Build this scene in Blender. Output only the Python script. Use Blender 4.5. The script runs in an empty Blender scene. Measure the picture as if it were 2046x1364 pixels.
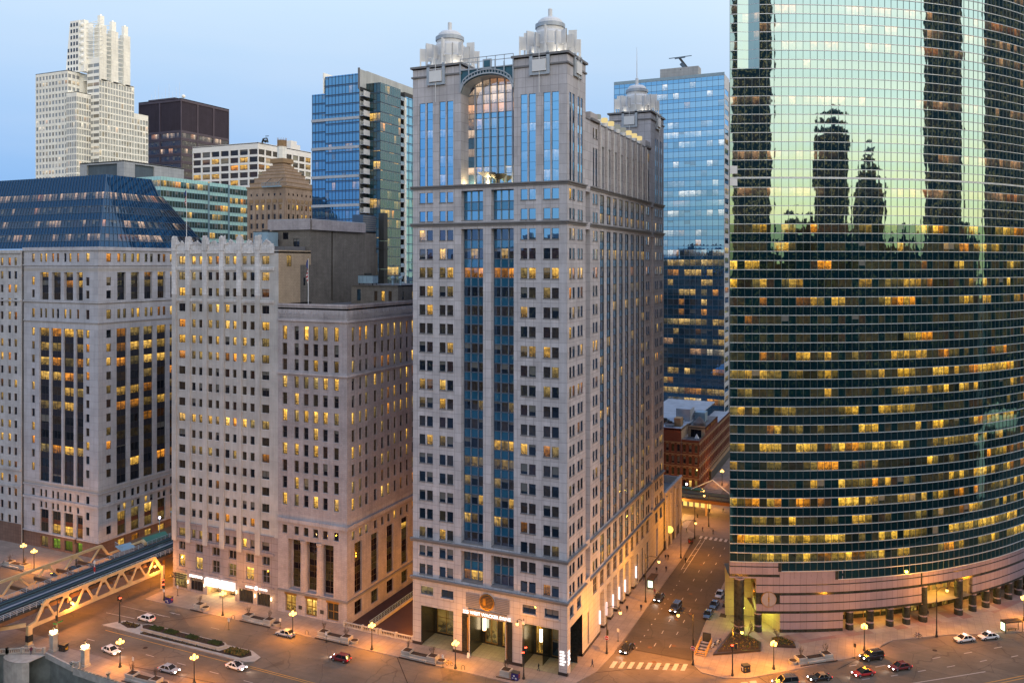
import bpy, math, random
from mathutils import Vector, Matrix
R = math.radians
random.seed(7)
S = bpy.context.scene
COL = S.collection

# ------------------------------------------------------------------ camera
cam = bpy.data.cameras.new('camera'); camo = bpy.data.objects.new('camera', cam); COL.objects.link(camo)
S.camera = camo
cam.sensor_width = 36.0; cam.lens = 36.0 * 1650.0 / 2046.0
cam.shift_y = -156.0 / 2046.0
cam.clip_start = 1.0; cam.clip_end = 9000.0
CAM = Vector((58.53, -157.66, 84.0))
camo.location = CAM
camo.rotation_euler = (R(90), 0, R(24.19))

# ------------------------------------------------------------------ sky and sun
SUN_AZ = Vector((0.97, -0.24, 0)).normalized(); SUN_EL = 9.0
w = bpy.data.worlds.new('World'); S.world = w; w.use_nodes = True
nt = w.node_tree; bg = nt.nodes['Background']; bg.inputs[1].default_value = 0.10
sky = nt.nodes.new('ShaderNodeTexSky'); sky.sky_type = 'NISHITA'; sky.sun_disc = False
sky.sun_elevation = R(SUN_EL); sky.sun_rotation = math.atan2(SUN_AZ.x, SUN_AZ.y)
sky.ozone_density = 6.0; sky.dust_density = 0.6; sky.altitude = 0
def wmath(op, a, b=None, clamp=False):
    n = nt.nodes.new('ShaderNodeMath'); n.operation = op; n.use_clamp = clamp
    for i, v in enumerate((a, b)):
        if v is None: continue
        if isinstance(v, (int, float)): n.inputs[i].default_value = v
        else: nt.links.new(v, n.inputs[i])
    return n.outputs[0]
tc = nt.nodes.new('ShaderNodeTexCoord'); sx = nt.nodes.new('ShaderNodeSeparateXYZ'); nt.links.new(tc.outputs['Generated'], sx.inputs[0])
el = wmath('MAXIMUM', sx.outputs[2], 0.0)
dz = wmath('ADD', wmath('MULTIPLY', sx.outputs[0], SUN_AZ.x), wmath('MULTIPLY', sx.outputs[1], SUN_AZ.y))
west = nt.nodes.new('ShaderNodeMapRange'); west.interpolation_type = 'SMOOTHSTEP'; nt.links.new(dz, west.inputs[0])
west.inputs[1].default_value = -0.55; west.inputs[2].default_value = 0.9
def ramp(fac, stops):
    r = nt.nodes.new('ShaderNodeValToRGB'); nt.links.new(fac, r.inputs[0]); e = r.color_ramp.elements
    for i, (p, c) in enumerate(stops):
        q = e[i] if i < 2 else e.new(p)
        q.position = p; q.color = (c[0], c[1], c[2], 1)
    return r.outputs[0]
east_c = ramp(el, [(0.0, (.20, .39, .76)), (0.09, (.27, .49, .87)), (0.30, (.60, .80, 1.0)), (0.62, (.50, .68, 1.0)), (1.0, (.36, .54, 1.0))])
west_c = ramp(el, [(0.0, (1.0, .72, .26)), (0.06, (1.0, .84, .32)), (0.16, (1.0, .93, .70)), (0.42, (.86, .93, 1.0)), (1.0, (.34, .46, .72))])
def wmix(f, a, b, mode='MIX'):
    m = nt.nodes.new('ShaderNodeMix'); m.data_type = 'RGBA'; m.blend_type = mode
    if isinstance(f, float): m.inputs[0].default_value = f
    else: nt.links.new(f, m.inputs[0])
    for k, v in ((6, a), (7, b)):
        if isinstance(v, tuple): m.inputs[k].default_value = v
        else: nt.links.new(v, m.inputs[k])
    return m.outputs[2]
grad = wmix(west.outputs[0], east_c, wmix(1.0, west_c, (2.0, 1.98, 2.0, 1), 'MULTIPLY'))
clouds = nt.nodes.new('ShaderNodeTexNoise'); clouds.inputs['Scale'].default_value = 3.5; clouds.inputs['Detail'].default_value = 6
mp = nt.nodes.new('ShaderNodeMapping'); mp.inputs['Scale'].default_value = (1, 1, 4.5)
nt.links.new(tc.outputs['Generated'], mp.inputs[0]); nt.links.new(mp.outputs[0], clouds.inputs[0])
cl = wmath('MULTIPLY', wmath('SUBTRACT', clouds.outputs[0], 0.42, True), 0.35)
grad = wmix(cl, grad, (.86, .88, .95, 1))
scaled = wmix(1.0, grad, (8.7, 8.25, 7.9, 1), 'MULTIPLY')
final = wmix(0.9, sky.outputs[0], scaled)
nt.links.new(final, bg.inputs[0])
sun = bpy.data.lights.new('sun', 'SUN'); suno = bpy.data.objects.new('sun', sun); COL.objects.link(suno)
sun.energy = 0.9; sun.angle = R(85); sun.color = (1.0, .80, .58)
sd = Vector((SUN_AZ.x * math.cos(R(SUN_EL)), SUN_AZ.y * math.cos(R(SUN_EL)), math.sin(R(SUN_EL))))
suno.rotation_euler = sd.to_track_quat('Z', 'Y').to_euler()
S.view_settings.view_transform = 'Standard'; S.view_settings.look = 'None'; S.view_settings.exposure = 0.45; S.view_settings.gamma = 1.0
S.cycles.max_bounces = 6; S.cycles.diffuse_bounces = 3; S.cycles.glossy_bounces = 4; S.cycles.sample_clamp_indirect = 4.0

# ------------------------------------------------------------------ materials
MATS = {}
class NB:
    """small node-tree writer"""
    def __init__(s, name):
        s.m = bpy.data.materials.new(name); s.m.use_nodes = True; s.t = s.m.node_tree
        s.t.nodes.clear(); s.out = s.t.nodes.new('ShaderNodeOutputMaterial'); MATS[name] = s.m
    def n(s, kind, **kw):
        x = s.t.nodes.new('ShaderNode' + kind)
        for k, v in kw.items(): setattr(x, k, v)
        return x
    def set(s, sock, v):
        if v is None: return
        if hasattr(v, 'is_linked'): s.t.links.new(v, sock)
        else:
            if isinstance(v, tuple) and len(v) == 3 and getattr(sock, 'type', '') == 'RGBA': v = (*v, 1)
            sock.default_value = v
    def math(s, op, a, b=None, c=None, clamp=False):
        x = s.n('Math', operation=op, use_clamp=clamp)
        for i, v in enumerate((a, b, c)): s.set(x.inputs[i], v)
        return x.outputs[0]
    def vm(s, op, a, b=None, out=0):
        x = s.n('VectorMath', operation=op); s.set(x.inputs[0], a); s.set(x.inputs[1], b); return x.outputs[out]
    def mix(s, f, a, b, mode='MIX'):
        x = s.n('Mix', data_type='RGBA', blend_type=mode); s.set(x.inputs[0], f); s.set(x.inputs[6], a); s.set(x.inputs[7], b); return x.outputs[2]
    def noise(s, vec, scale, detail=3, rough=.55, out=0):
        x = s.n('TexNoise'); s.set(x.inputs['Vector'], vec); x.inputs['Scale'].default_value = scale
        x.inputs['Detail'].default_value = detail; x.inputs['Roughness'].default_value = rough; return x.outputs[out]
    def maprange(s, v, a, b, c=0., d=1.):
        x = s.n('MapRange'); s.set(x.inputs[0], v)
        for i, q in enumerate((a, b, c, d)): s.set(x.inputs[1 + i], q)
        return x.outputs[0]
    def pos(s): return s.n('NewGeometry').outputs['Position']
    def wallvec(s):
        g = s.n('NewGeometry'); t = s.vm('CROSS_PRODUCT', g.outputs['True Normal'], (0, 0, 1)); t = s.vm('NORMALIZE', t)
        u = s.vm('DOT_PRODUCT', g.outputs['Position'], t, 1); z = s.n('SeparateXYZ'); s.set(z.inputs[0], g.outputs['Position'])
        c = s.n('CombineXYZ'); s.set(c.inputs[0], u); s.set(c.inputs[1], z.outputs[2]); return c.outputs[0]
    def bsdf(s, col, rough=.7, metal=0., spec=.5, normal=None, emit=None, estr=0., coat=0.):
        b = s.n('BsdfPrincipled'); s.set(b.inputs['Base Color'], col); s.set(b.inputs['Roughness'], rough); s.set(b.inputs['Metallic'], metal)
        s.set(b.inputs['Specular IOR Level'], spec); s.set(b.inputs['Normal'], normal); s.set(b.inputs['Coat Weight'], coat)
        if emit is not None: s.set(b.inputs['Emission Color'], emit); s.set(b.inputs['Emission Strength'], estr)
        return b.outputs[0]
    def bump(s, h, strength=.3, dist=.1):
        b = s.n('Bump'); s.set(b.inputs['Height'], h); b.inputs['Strength'].default_value = strength; b.inputs['Distance'].default_value = dist; return b.outputs[0]
    def done(s, shader): s.t.links.new(shader, s.out.inputs[0]); return s.m

def plain(name, col, rough=.6, metal=0., var=.12, vscale=.6, spec=.4, coat=0.):
    b = NB(name); p = b.pos(); n = b.noise(p, vscale, 4)
    f = b.maprange(n, .25, .75, 1 - var, 1 + var)
    c = b.n('CombineColor'); [b.set(c.inputs[i], f) for i in range(3)]
    return b.done(b.bsdf(b.mix(1., col, c.outputs[0], 'MULTIPLY'), rough, metal, spec, coat=coat))
def glow(name, col, s, sample=True):
    b = NB(name); e = b.n('Emission'); b.set(e.inputs[0], col); e.inputs[1].default_value = s
    m = b.done(e.outputs[0])
    if not sample: m.cycles.emission_sampling = 'NONE'
    return m
def stone(name, col, jw=1.5, jh=1.0, js=.035, jd=.55, var=.10, off=0., rough=.85, stain=.15, zoff=0., col2=None):
    """masonry: panels with joints, blotches, vertical streaks"""
    b = NB(name); v = b.wallvec(); 
    vv = b.vm('ADD', v, (0.0, zoff, 0.0)) if zoff else v
    br = b.n('TexBrick', offset=off, squash=1.0); b.set(br.inputs['Vector'], vv)
    br.inputs['Scale'].default_value = 1.0; br.inputs['Brick Width'].default_value = jw; br.inputs['Row Height'].default_value = jh
    br.inputs['Mortar Size'].default_value = js; br.inputs['Mortar Smooth'].default_value = .1; br.inputs['Bias'].default_value = 0
    c2 = col2 or tuple(c * (1 - var) for c in col)
    b.set(br.inputs['Color1'], tuple(c * (1 + var * .5) for c in col)); b.set(br.inputs['Color2'], c2)
    b.set(br.inputs['Mortar'], tuple(c * jd for c in col))
    n1 = b.noise(b.pos(), .22, 5, .6); f = b.maprange(n1, .3, .72, 1 - stain, 1 + stain * .6)
    st = b.n('Mapping'); st.inputs['Scale'].default_value = (1.6, .10, 1); b.set(st.inputs[0], v)
    n2 = b.noise(st.outputs[0], 1.0, 4, .6); f2 = b.maprange(n2, .35, .75, 1.0, 1 - stain * 1.1)
    n3 = b.noise(b.pos(), 4.0, 3, .7); f3 = b.maprange(n3, .2, .8, .93, 1.07)
    f = b.math('MULTIPLY', b.math('MULTIPLY', f, f2), f3)
    c = b.n('CombineColor'); [b.set(c.inputs[i], f) for i in range(3)]
    nb = b.bump(n3, .25, .03)
    return b.done(b.bsdf(b.mix(1., br.outputs[0], c.outputs[0], 'MULTIPLY'), rough, normal=nb, spec=.25))

def glass(name, dark=(.012, .016, .022), tint=(.8, .9, 1.), ior=1.9, base=.0, lit=.25, floor=0., litcol=(1., .52, .07), litcol2=(1., .70, .22), power=1.0,
          blinds=.3, wave=.15, ceil=.5, flat=False, seed=0., rooms=2.2, refl_rough=.015, lo=.16):
    """window panes: UV integer part = which pane, fraction = place in the pane. Sky mirror over a dark or lit room."""
    b = NB(name); uv = b.n('UVMap'); u = uv.outputs[0]
    fl = b.vm('FLOOR', u); fr = b.vm('FRACTION', u)
    s = b.n('SeparateXYZ'); b.set(s.inputs[0], fr); fx, fy = s.outputs[0], s.outputs[1]
    s2 = b.n('SeparateXYZ'); b.set(s2.inputs[0], fl)
    def rnd(k, vec=None):
        wn = b.n('TexWhiteNoise', noise_dimensions='3D'); b.set(wn.inputs[0], b.vm('ADD', vec or fl, (k + seed, k * 1.7, .5))); return wn.outputs[0]
    r1, r2, r3 = rnd(3.1), rnd(7.7), rnd(11.3)
    # rooms span a few neighbouring panes and keep the same state
    rv = b.n('CombineXYZ'); b.set(rv.inputs[0], b.math('FLOOR', b.math('DIVIDE', b.math('ADD', s2.outputs[0], b.math('MULTIPLY', s2.outputs[1], 1.37)), rooms))); b.set(rv.inputs[1], s2.outputs[1])
    rr = rnd(23.9, rv.outputs[0])
    fv = b.n('CombineXYZ'); b.set(fv.inputs[1], s2.outputs[1]); rf = rnd(31.7, fv.outputs[0])
    p = b.math('ADD', b.math('MULTIPLY', rr, .55), b.math('ADD', b.math('MULTIPLY', rf, .30 + floor), b.math('MULTIPLY', r1, .15)))
    p = b.math('DIVIDE', p, 1.0 + floor)
    on = b.math('LESS_THAN', p, .5 * (2 * lit) ** .45 if lit < .5 else 1 - .5 * (2 * (1 - lit)) ** .45)
    half = b.math('LESS_THAN', r2, .55)
    # inside: ceiling lamps above, furniture silhouettes below, partitions
    iv = b.vm('MULTIPLY', u, (5.3, 7.1, 1.0)); n = b.noise(iv, 1.0, 2, .6); nn = b.noise(b.vm('MULTIPLY', u, (1.9, 2.3, 1.)), 1.0, 1)
    low = b.maprange(fy, .42, .30); dk = b.math('MULTIPLY', low, b.math('GREATER_THAN', n, .50))
    clampc = b.math('MULTIPLY', b.math('GREATER_THAN', fy, .80), b.math('GREATER_THAN', b.noise(b.vm('MULTIPLY', u, (3.1, 9., 1.)), 1.0, 0), .56))
    vert = b.maprange(nn, .3, .7, .85 if flat else .35, 1.15)
    br = b.math('ADD', b.math('MULTIPLY', b.math('MULTIPLY', vert, b.math('SUBTRACT', 1.0, b.math('MULTIPLY', dk, .85))), b.maprange(fy, 0., 1., .6, 1.05)), b.math('MULTIPLY', clampc, ceil * 2.0))
    lvl = b.math('MULTIPLY', b.maprange(r3, 0., 1., .30, .95), b.math('ADD', lo * .0 + .25, b.math('MULTIPLY', half, .75)))
    st = b.math('MULTIPLY', b.math('MULTIPLY', br, lvl), b.math('MULTIPLY', on, power))
    part = b.math('LESS_THAN', b.math('ABSOLUTE', b.math('SUBTRACT', fx, b.math('FRACT', b.math('MULTIPLY', r1, 13.)))), .05); st = b.math('MULTIPLY', st, b.math('SUBTRACT', 1., b.math('MULTIPLY', part, .55)))
    dim = b.math('MULTIPLY', b.math('MULTIPLY', vert, lo * .10), b.math('GREATER_THAN', r3, .4))
    st = b.math('ADD', st, dim)
    lc = b.mix(b.math('POWER', r2, 1.5), litcol, litcol2); lc = b.mix(b.math('MULTIPLY', b.math('GREATER_THAN', rr, .0), b.math('LESS_THAN', b.math('FRACT', b.math('MULTIPLY', rr, 37.)), .16)), lc, tuple(c * k for c, k in zip(litcol, (1., .68, .5))))
    em = b.n('Emission'); b.set(em.inputs[0], lc); b.set(em.inputs[1], st)
    # blinds drawn part way on some panes
    bl = b.math('MULTIPLY', b.math('LESS_THAN', r3, blinds), b.math('GREATER_THAN', fy, b.maprange(r1, 0., 1., .15, 1.05)))
    dc = b.mix(b.math('MULTIPLY', bl, .8), dark, (.17, .17, .16))
    df = b.n('BsdfDiffuse'); b.set(df.inputs[0], dc)
    ad = b.n('AddShader'); b.set(ad.inputs[0], df.outputs[0]); b.set(ad.inputs[1], em.outputs[0])
    # every pane sits a touch out of true and bows a little
    g = b.n('NewGeometry'); wn = b.n('TexWhiteNoise', noise_dimensions='3D'); b.set(wn.inputs[0], fl)
    tilt = b.vm('SCALE', b.vm('SUBTRACT', wn.outputs[1], (.5, .5, .5))); tilt.node.inputs[3].default_value = wave * .06
    wav = b.noise(b.vm('MULTIPLY', b.pos(), (1, 1, .6)), .7, 2, .5, 1)
    wv = b.vm('SCALE', b.vm('SUBTRACT', wav, (.5, .5, .5))); wv.node.inputs[3].default_value = wave * .20
    bow = b.n('CombineXYZ')  # tangent offset in u and z
    t = b.vm('CROSS_PRODUCT', (0, 0, 1), g.outputs['Normal'])
    bx = b.vm('SCALE', t); b.set(bx.node.inputs[3], b.math('MULTIPLY', b.math('SUBTRACT', fx, .5), wave * .16))
    b.set(bow.inputs[2], b.math('MULTIPLY', b.math('SUBTRACT', fy, .5), wave * .12))
    N = b.vm('NORMALIZE', b.vm('ADD', b.vm('ADD', b.vm('ADD', g.outputs['Normal'], tilt), wv), b.vm('ADD', bx, bow.outputs[0])))
    gl = b.n('BsdfGlossy'); b.set(gl.inputs[0], tint); gl.inputs['Roughness'].default_value = refl_rough; b.set(gl.inputs['Normal'], N)
    fr_ = b.n('Fresnel'); fr_.inputs[0].default_value = ior; b.set(fr_.inputs[1], N)
    fac = b.math('ADD', base, b.math('MULTIPLY', fr_.outputs[0], 1.0 - base), clamp=True)
    if blinds: fac = b.math('MULTIPLY', fac, b.math('SUBTRACT', 1.0, b.math('MULTIPLY', bl, .35)))
    mx = b.n('MixShader'); b.set(mx.inputs[0], fac); b.set(mx.inputs[1], ad.outputs[0]); b.set(mx.inputs[2], gl.outputs[0])
    m = b.done(mx.outputs[0]); m.cycles.emission_sampling = 'NONE'; return m

# ------------------------------------------------------------------ mesh helpers
class MB:
    def __init__(s): s.v = []; s.f = []; s.m = []; s.uv = []; s.slots = []
    def slot(s, name):
        if name not in s.slots: s.slots.append(name)
        return s.slots.index(name)
    def poly(s, pts, mat, uv=None):
        i = len(s.v); s.v.extend([tuple(p) for p in pts]); s.f.append(tuple(range(i, i + len(pts)))); s.m.append(s.slot(mat))
        s.uv.append(uv or [(0, 0)] * len(pts))
    def faces(s, verts, faces, mat):
        i = len(s.v); s.v.extend([tuple(p) for p in verts]); k = s.slot(mat)
        for f in faces: s.f.append(tuple(i + q for q in f)); s.m.append(k); s.uv.append([(0, 0)] * len(f))
    def box(s, x0, y0, z0, x1, y1, z1, mat, bottom=True):
        s.obox((x0, y0, z0), (x1 - x0, 0, 0), (0, y1 - y0, 0), (0, 0, z1 - z0), mat, bottom)
    def obox(s, o, a, b, c, mat, bottom=True):
        o, a, b, c = map(Vector, (o, a, b, c))
        v = [o, o + a, o + a + b, o + b, o + c, o + a + c, o + a + b + c, o + b + c]
        f = [(4, 5, 6, 7), (0, 1, 5, 4), (1, 2, 6, 5), (2, 3, 7, 6), (3, 0, 4, 7)] + ([(3, 2, 1, 0)] if bottom else [])
        s.faces(v, f, mat)
    def cbox(s, c, size, mat, rz=0.0, bottom=True):
        ca, sa = math.cos(rz), math.sin(rz); a = Vector((ca, sa, 0)) * size[0]; b = Vector((-sa, ca, 0)) * size[1]
        s.obox(Vector(c) - a / 2 - b / 2, a, b, (0, 0, size[2]), mat, bottom)
    def bar(s, p, q, wd, mat, up=(0, 0, 1), h=None):
        p, q = Vector(p), Vector(q); d = q - p
        if d.length < 1e-6: return
        u = Vector(up); side = d.cross(u)
        if side.length < 1e-4: side = d.cross(Vector((1, 0, 0)))
        side.normalize(); top = side.cross(d).normalized(); h = h or wd
        s.obox(p - side * wd / 2 - top * h / 2, d, side * wd, top * h, mat)
    def tube(s, p, q, r0, r1, mat, n=8, caps=True):
        p, q = Vector(p), Vector(q); d = (q - p).normalized(); a = d.orthogonal().normalized(); b = d.cross(a)
        v = []
        for c, r in ((p, r0), (q, r1)):
            for k in range(n): t = 2 * math.pi * k / n; v.append(c + (a * math.cos(t) + b * math.sin(t)) * r)
        f = [(k, (k + 1) % n, n + (k + 1) % n, n + k) for k in range(n)]
        if caps: f += [tuple(range(n - 1, -1, -1)), tuple(range(n, 2 * n))]
        s.faces(v, f, mat)
    def lathe(s, c, prof, mat, n=16, a0=0., a1=360.):
        full = a1 - a0 >= 359.9; m = n if full else n + 1; v = []
        for r, z in prof:
            for k in range(m): t = R(a0 + (a1 - a0) * k / n); v.append((c[0] + r * math.cos(t), c[1] + r * math.sin(t), c[2] + z))
        f = []
        for j in range(len(prof) - 1):
            for k in range(n): k2 = (k + 1) % m; f.append((j * m + k, j * m + k2, (j + 1) * m + k2, (j + 1) * m + k))
        s.faces(v, f, mat)
    def prism(s, pts, z0, z1, mat, side=None, bottom=False):
        n = len(pts); side = side or mat
        area = sum(pts[i][0] * pts[(i + 1) % n][1] - pts[(i + 1) % n][0] * pts[i][1] for i in range(n))
        if area < 0: pts = pts[::-1]
        s.poly([(x, y, z1) for x, y in pts], mat)
        if bottom: s.poly([(x, y, z0) for x, y in pts[::-1]], mat)
        for i in range(n):
            a, b = pts[i], pts[(i + 1) % n]; s.poly([(*a, z0), (*b, z0), (*b, z1), (*a, z1)], side)
    def sphere(s, c, r, mat, n=10, m=6, sz=1.):
        s.lathe(c, [(max(.001, r * math.sin(math.pi * j / m)), -r * sz * math.cos(math.pi * j / m)) for j in range(m + 1)], mat, n)
    def xf(s, M, start=0):
        for i in range(start, len(s.v)): s.v[i] = tuple(M @ Vector(s.v[i]))
    def merge(s, o):
        i = len(s.v); s.v.extend(o.v)
        for f, m, u in zip(o.f, o.m, o.uv): s.f.append(tuple(i + q for q in f)); s.m.append(s.slot(o.slots[m])); s.uv.append(u)
    def build(s, name, parent=None, smooth=False, org=None, **tags):
        me = bpy.data.meshes.new(name)
        if org is not None: org = Vector(org); vs = [tuple(Vector(v) - org) for v in s.v]
        else: vs = s.v
        me.from_pydata(vs, [], s.f)
        for q in s.slots: me.materials.append(MATS[q])
        me.polygons.foreach_set('material_index', s.m)
        uvl = me.uv_layers.new(name='UVMap'); flat = []
        for u in s.uv:
            for a in u: flat.extend(a)
        uvl.data.foreach_set('uv', flat)
        if smooth: me.polygons.foreach_set('use_smooth', [True] * len(me.polygons))
        me.update()
        o = bpy.data.objects.new(name, me); COL.objects.link(o)
        if org is not None: o.location = org
        if parent is not None:
            o.parent = parent
            if parent.name in WORLD: o.location = -Vector(parent.location)
        for k, v in tags.items(): o[k] = v
        return o
WORLD = set()   # roots whose parts are written in world coordinates
def thing(name, label, cat, loc=(0, 0, 0), group=None, rz=0., world=False):
    o = bpy.data.objects.new(name, None)
    if world: WORLD.add(o.name)
    COL.objects.link(o); o.location = loc; o.empty_display_size = .5; o.rotation_euler = (0, 0, rz)
    o['label'] = label; o['category'] = cat
    if group: o['group'] = group
    return o
def tag(o, label, cat, group=None):
    o['label'] = label; o['category'] = cat
    if group: o['group'] = group
    return o
def copy_tree(src, loc, rz=0., label=None):
    def cp(o, par):
        c = o.copy(); COL.objects.link(c)
        if par is not None: c.parent = par
        for ch in list(o.children): cp(ch, c)
        return c
    c = cp(src, None); c.location = loc; c.rotation_euler = (0, 0, rz)
    if label: c['label'] = label
    return c
def struct(mb, name, kind='structure'):
    o = mb.build(name); o['kind'] = kind; return o
_text_cache = {}
def text_mesh(txt, size, mat, origin, right, up=(0, 0, 1), depth=.06, align='CENTER', name='lettering', parent=None, bold=0.0, space=1.0):
    c = bpy.data.curves.new('t', 'FONT'); c.body = txt; c.size = size; c.extrude = depth / 2; c.align_x = align; c.align_y = 'CENTER'; c.offset = bold; c.space_character = space
    c.resolution_u = 2
    o = bpy.data.objects.new('t', c); COL.objects.link(o); bpy.context.view_layer.update()
    me = bpy.data.meshes.new_from_object(o.evaluated_get(bpy.context.evaluated_depsgraph_get()))
    bpy.data.objects.remove(o); r = Vector(right).normalized(); u = Vector(up).normalized(); n = r.cross(u)
    M = Matrix(((r.x, u.x, n.x, origin[0]), (r.y, u.y, n.y, origin[1]), (r.z, u.z, n.z, origin[2]), (0, 0, 0, 1)))
    me.transform(M); me.materials.clear(); me.materials.append(MATS[mat]); me.name = name
    q = bpy.data.objects.new(name, me); COL.objects.link(q)
    if parent is not None: q.parent = parent; q.location = -Vector(parent.location)
    return q

# ------------------------------------------------------------------ facades
WCOUNT = [0]
MERGED = {'mullion', 'floor_slab', 'dentil', 'glazing_bar', 'window_hood', 'buttress', 'carved_arch', 'spandrel_line', 'open_lattice_side', 'rounded_bays', 'antenna', 'roof_tank'}
class Building:
    """one building: walls collected in one mesh, windows as parts (the 100 that show largest on their own, the rest together)"""
    def __init__(s, name, label, cat, loc, group=None):
        s.root = thing(name, label, cat, loc, group, world=True); s.wall = MB(); s.wins = []; s.seed = random.Random(hash(len(label) * 7919) % 9999)
        s.parts = {}; s.loose = []; WCOUNT[0] += 53; s.uid = WCOUNT[0]
    def part(s, name):
        if name not in MERGED:   # each of these is an object of its own
            s.loose.append((name, MB())); return s.loose[-1][1]
        if name not in s.parts: s.parts[name] = MB()
        return s.parts[name]
    def add_window(s, mb, c, area):
        d = (Vector(c) - CAM); s.wins.append((area / max(1., d.length_squared), mb, c))
    def facade(s, P, ang, W, z0, z1, ops, mat, depth=.35, off=0., back=None):
        """P: left corner seen from outside; ang: direction of travel in degrees; ops: (u0,u1,za,zb,spec)"""
        t = Vector((math.cos(R(ang)), math.sin(R(ang)), 0)); n = Vector((t.y, -t.x, 0)); P = Vector((P[0], P[1], 0)) - n * off
        matf = mat if callable(mat) else (lambda z: mat)
        us = sorted({0., W, *[o[0] for o in ops], *[o[1] for o in ops]}); zs = sorted({z0, z1, *[o[2] for o in ops], *[o[3] for o in ops], *(getattr(mat, 'breaks', []) if callable(mat) else [])})
        zs = [z for z in zs if z0 - 1e-6 <= z <= z1 + 1e-6]
        ui = {u: i for i, u in enumerate(us)}; zi = {z: i for i, z in enumerate(zs)}
        hole = [[False] * (len(us) - 1) for _ in range(len(zs) - 1)]
        for o in ops:
            for j in range(zi[o[2]], zi[o[3]]):
                for i in range(ui[o[0]], ui[o[1]]): hole[j][i] = True
        pt = lambda u, z, d=0.: P + t * u - n * d + Vector((0, 0, z))
        for j in range(len(zs) - 1):
            i = 0
            while i < len(us) - 1:
                if hole[j][i]: i += 1; continue
                k = i
                while k < len(us) - 1 and not hole[j][k]: k += 1
                s.wall.poly([pt(us[i], zs[j]), pt(us[k], zs[j]), pt(us[k], zs[j + 1]), pt(us[i], zs[j + 1])], matf((zs[j] + zs[j + 1]) / 2)); i = k
        for o in ops:
            u0, u1, a, b, sp = o[:5]; wm = matf((a + b) / 2); d = sp.get('depth', depth)
            for q in ((pt(u0, a), pt(u0, b), pt(u0, b, d), pt(u0, a, d)), (pt(u1, b), pt(u1, a), pt(u1, a, d), pt(u1, b, d)),
                      (pt(u0, b), pt(u1, b), pt(u1, b, d), pt(u0, b, d)), (pt(u1, a), pt(u0, a), pt(u0, a, d), pt(u1, a, d))):
                s.wall.poly(q, sp.get('reveal', wm))
            if sp.get('void'): continue
            s.window(pt, t, n, u0, u1, a, b, d, sp)
    def window(s, pt, t, n, u0, u1, a, b, d, sp):
        """glass, frame, optional bars and sill, in one mesh; sp: glass, frame, fw, nu, nz, rows, sill"""
        m = MB(); fw = sp.get('fw', .07); g = sp['glass']; fm = sp.get('frame', 'frame_dark'); nu = sp.get('nu', 1); nz = sp.get('nz', 1)
        i0, j0 = sp.get('ij', (None, None))
        if i0 is None: i0 = s.uid + int(round((u0 + 300) * 3.1)); j0 = int(round(a / sp.get('fh', 4.0))) + 3
        rows = sp.get('rows')   # list of (za, zb, glass material) for tall strips
        if not rows: rows = [(a + (b - a) * k / nz, a + (b - a) * (k + 1) / nz, g) for k in range(nz)]
        for jj, (za, zb, gm) in enumerate(rows):
            for k in range(nu):
                x0 = u0 + (u1 - u0) * k / nu; x1 = u0 + (u1 - u0) * (k + 1) / nu
                gi = s.gpick(gm); J = j0 + jj if sp.get('rows') else j0
                if nz > 1 and not sp.get('rows'): fy0, fy1 = jj / nz, (jj + 1) / nz - .001
                else: fy0, fy1 = .001, .999
                if nu > 1 and not sp.get('sep'): fx0, fx1, I = k / nu + .001, (k + 1) / nu - .001, i0
                else: fx0, fx1, I = .001, .999, i0 + k
                m.poly([pt(x0, za, d), pt(x1, za, d), pt(x1, zb, d), pt(x0, zb, d)], gi, [(I + fx0, J + fy0), (I + fx1, J + fy0), (I + fx1, J + fy1), (I + fx0, J + fy1)])
        if fw > 0:
            fd = sp.get('fd', .06)
            def bar(x0, x1, za, zb, mt=fm, f=fd):
                m.obox(pt(x0, za, d - .01), t * (x1 - x0), n * f, (0, 0, zb - za), mt)
            bar(u0, u0 + fw, a, b); bar(u1 - fw, u1, a, b); bar(u0 + fw, u1 - fw, a, a + fw); bar(u0 + fw, u1 - fw, b - fw, b)
            for k in range(1, nu): x = u0 + (u1 - u0) * k / nu; bar(x - fw / 2, x + fw / 2, a + fw, b - fw, sp.get('mull', fm), sp.get('md', fd * 1.05))
            for k in range(1, len(rows)): z = rows[k][0]; bar(u0 + fw, u1 - fw, z - fw / 2, z + fw / 2, fm, fd * .9)
        if sp.get('sill'):
            o = sp.get('so', .12); h = sp.get('sh', .25)
            m.obox(pt(u0 - .08, a - h, 0) , t * (u1 - u0 + .16), n * o, (0, 0, h), sp['sill'])
            m.poly([pt(u0, a + .01, 0), pt(u1, a + .01, 0), pt(u1, a + .01, d), pt(u0, a + .01, d)], sp['sill'])
        s.add_window(m, pt((u0 + u1) / 2, (a + b) / 2), (u1 - u0) * (b - a))
    def gpick(s, g): return g if isinstance(g, str) else s.seed.choice(g)
    def band(s, P, ang, W, z, h, out, mat, part='cornice', off=0.):
        t = Vector((math.cos(R(ang)), math.sin(R(ang)), 0)); n = Vector((t.y, -t.x, 0))
        s.part(part).obox(Vector((P[0], P[1], z)) - n * off, t * W, n * (out + off), (0, 0, h), mat)
    def roof(s, pts, z, mat='roofing', name='roof', th=.4):
        m = MB(); m.prism(pts, z - th, z, mat); return m.build(name, s.root)
    def finish(s, single=100, wname='window'):
        r = s.root
        if s.wall.f: s.wall.build('wall', r)
        for k, m in list(s.parts.items()) + s.loose:
            if m.f: m.build(k, r)
        s.wins.sort(key=lambda x: -x[0])
        for _, m, c in s.wins[:single]: m.build(wname, r)
        rest = s.wins[single:]
        if len(rest) > 0:
            m = MB(); [m.merge(x[1]) for x in rest]; o = m.build(wname, r)
            if len(rest) > 1: o['kind'] = 'stuff'
        return r

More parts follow.
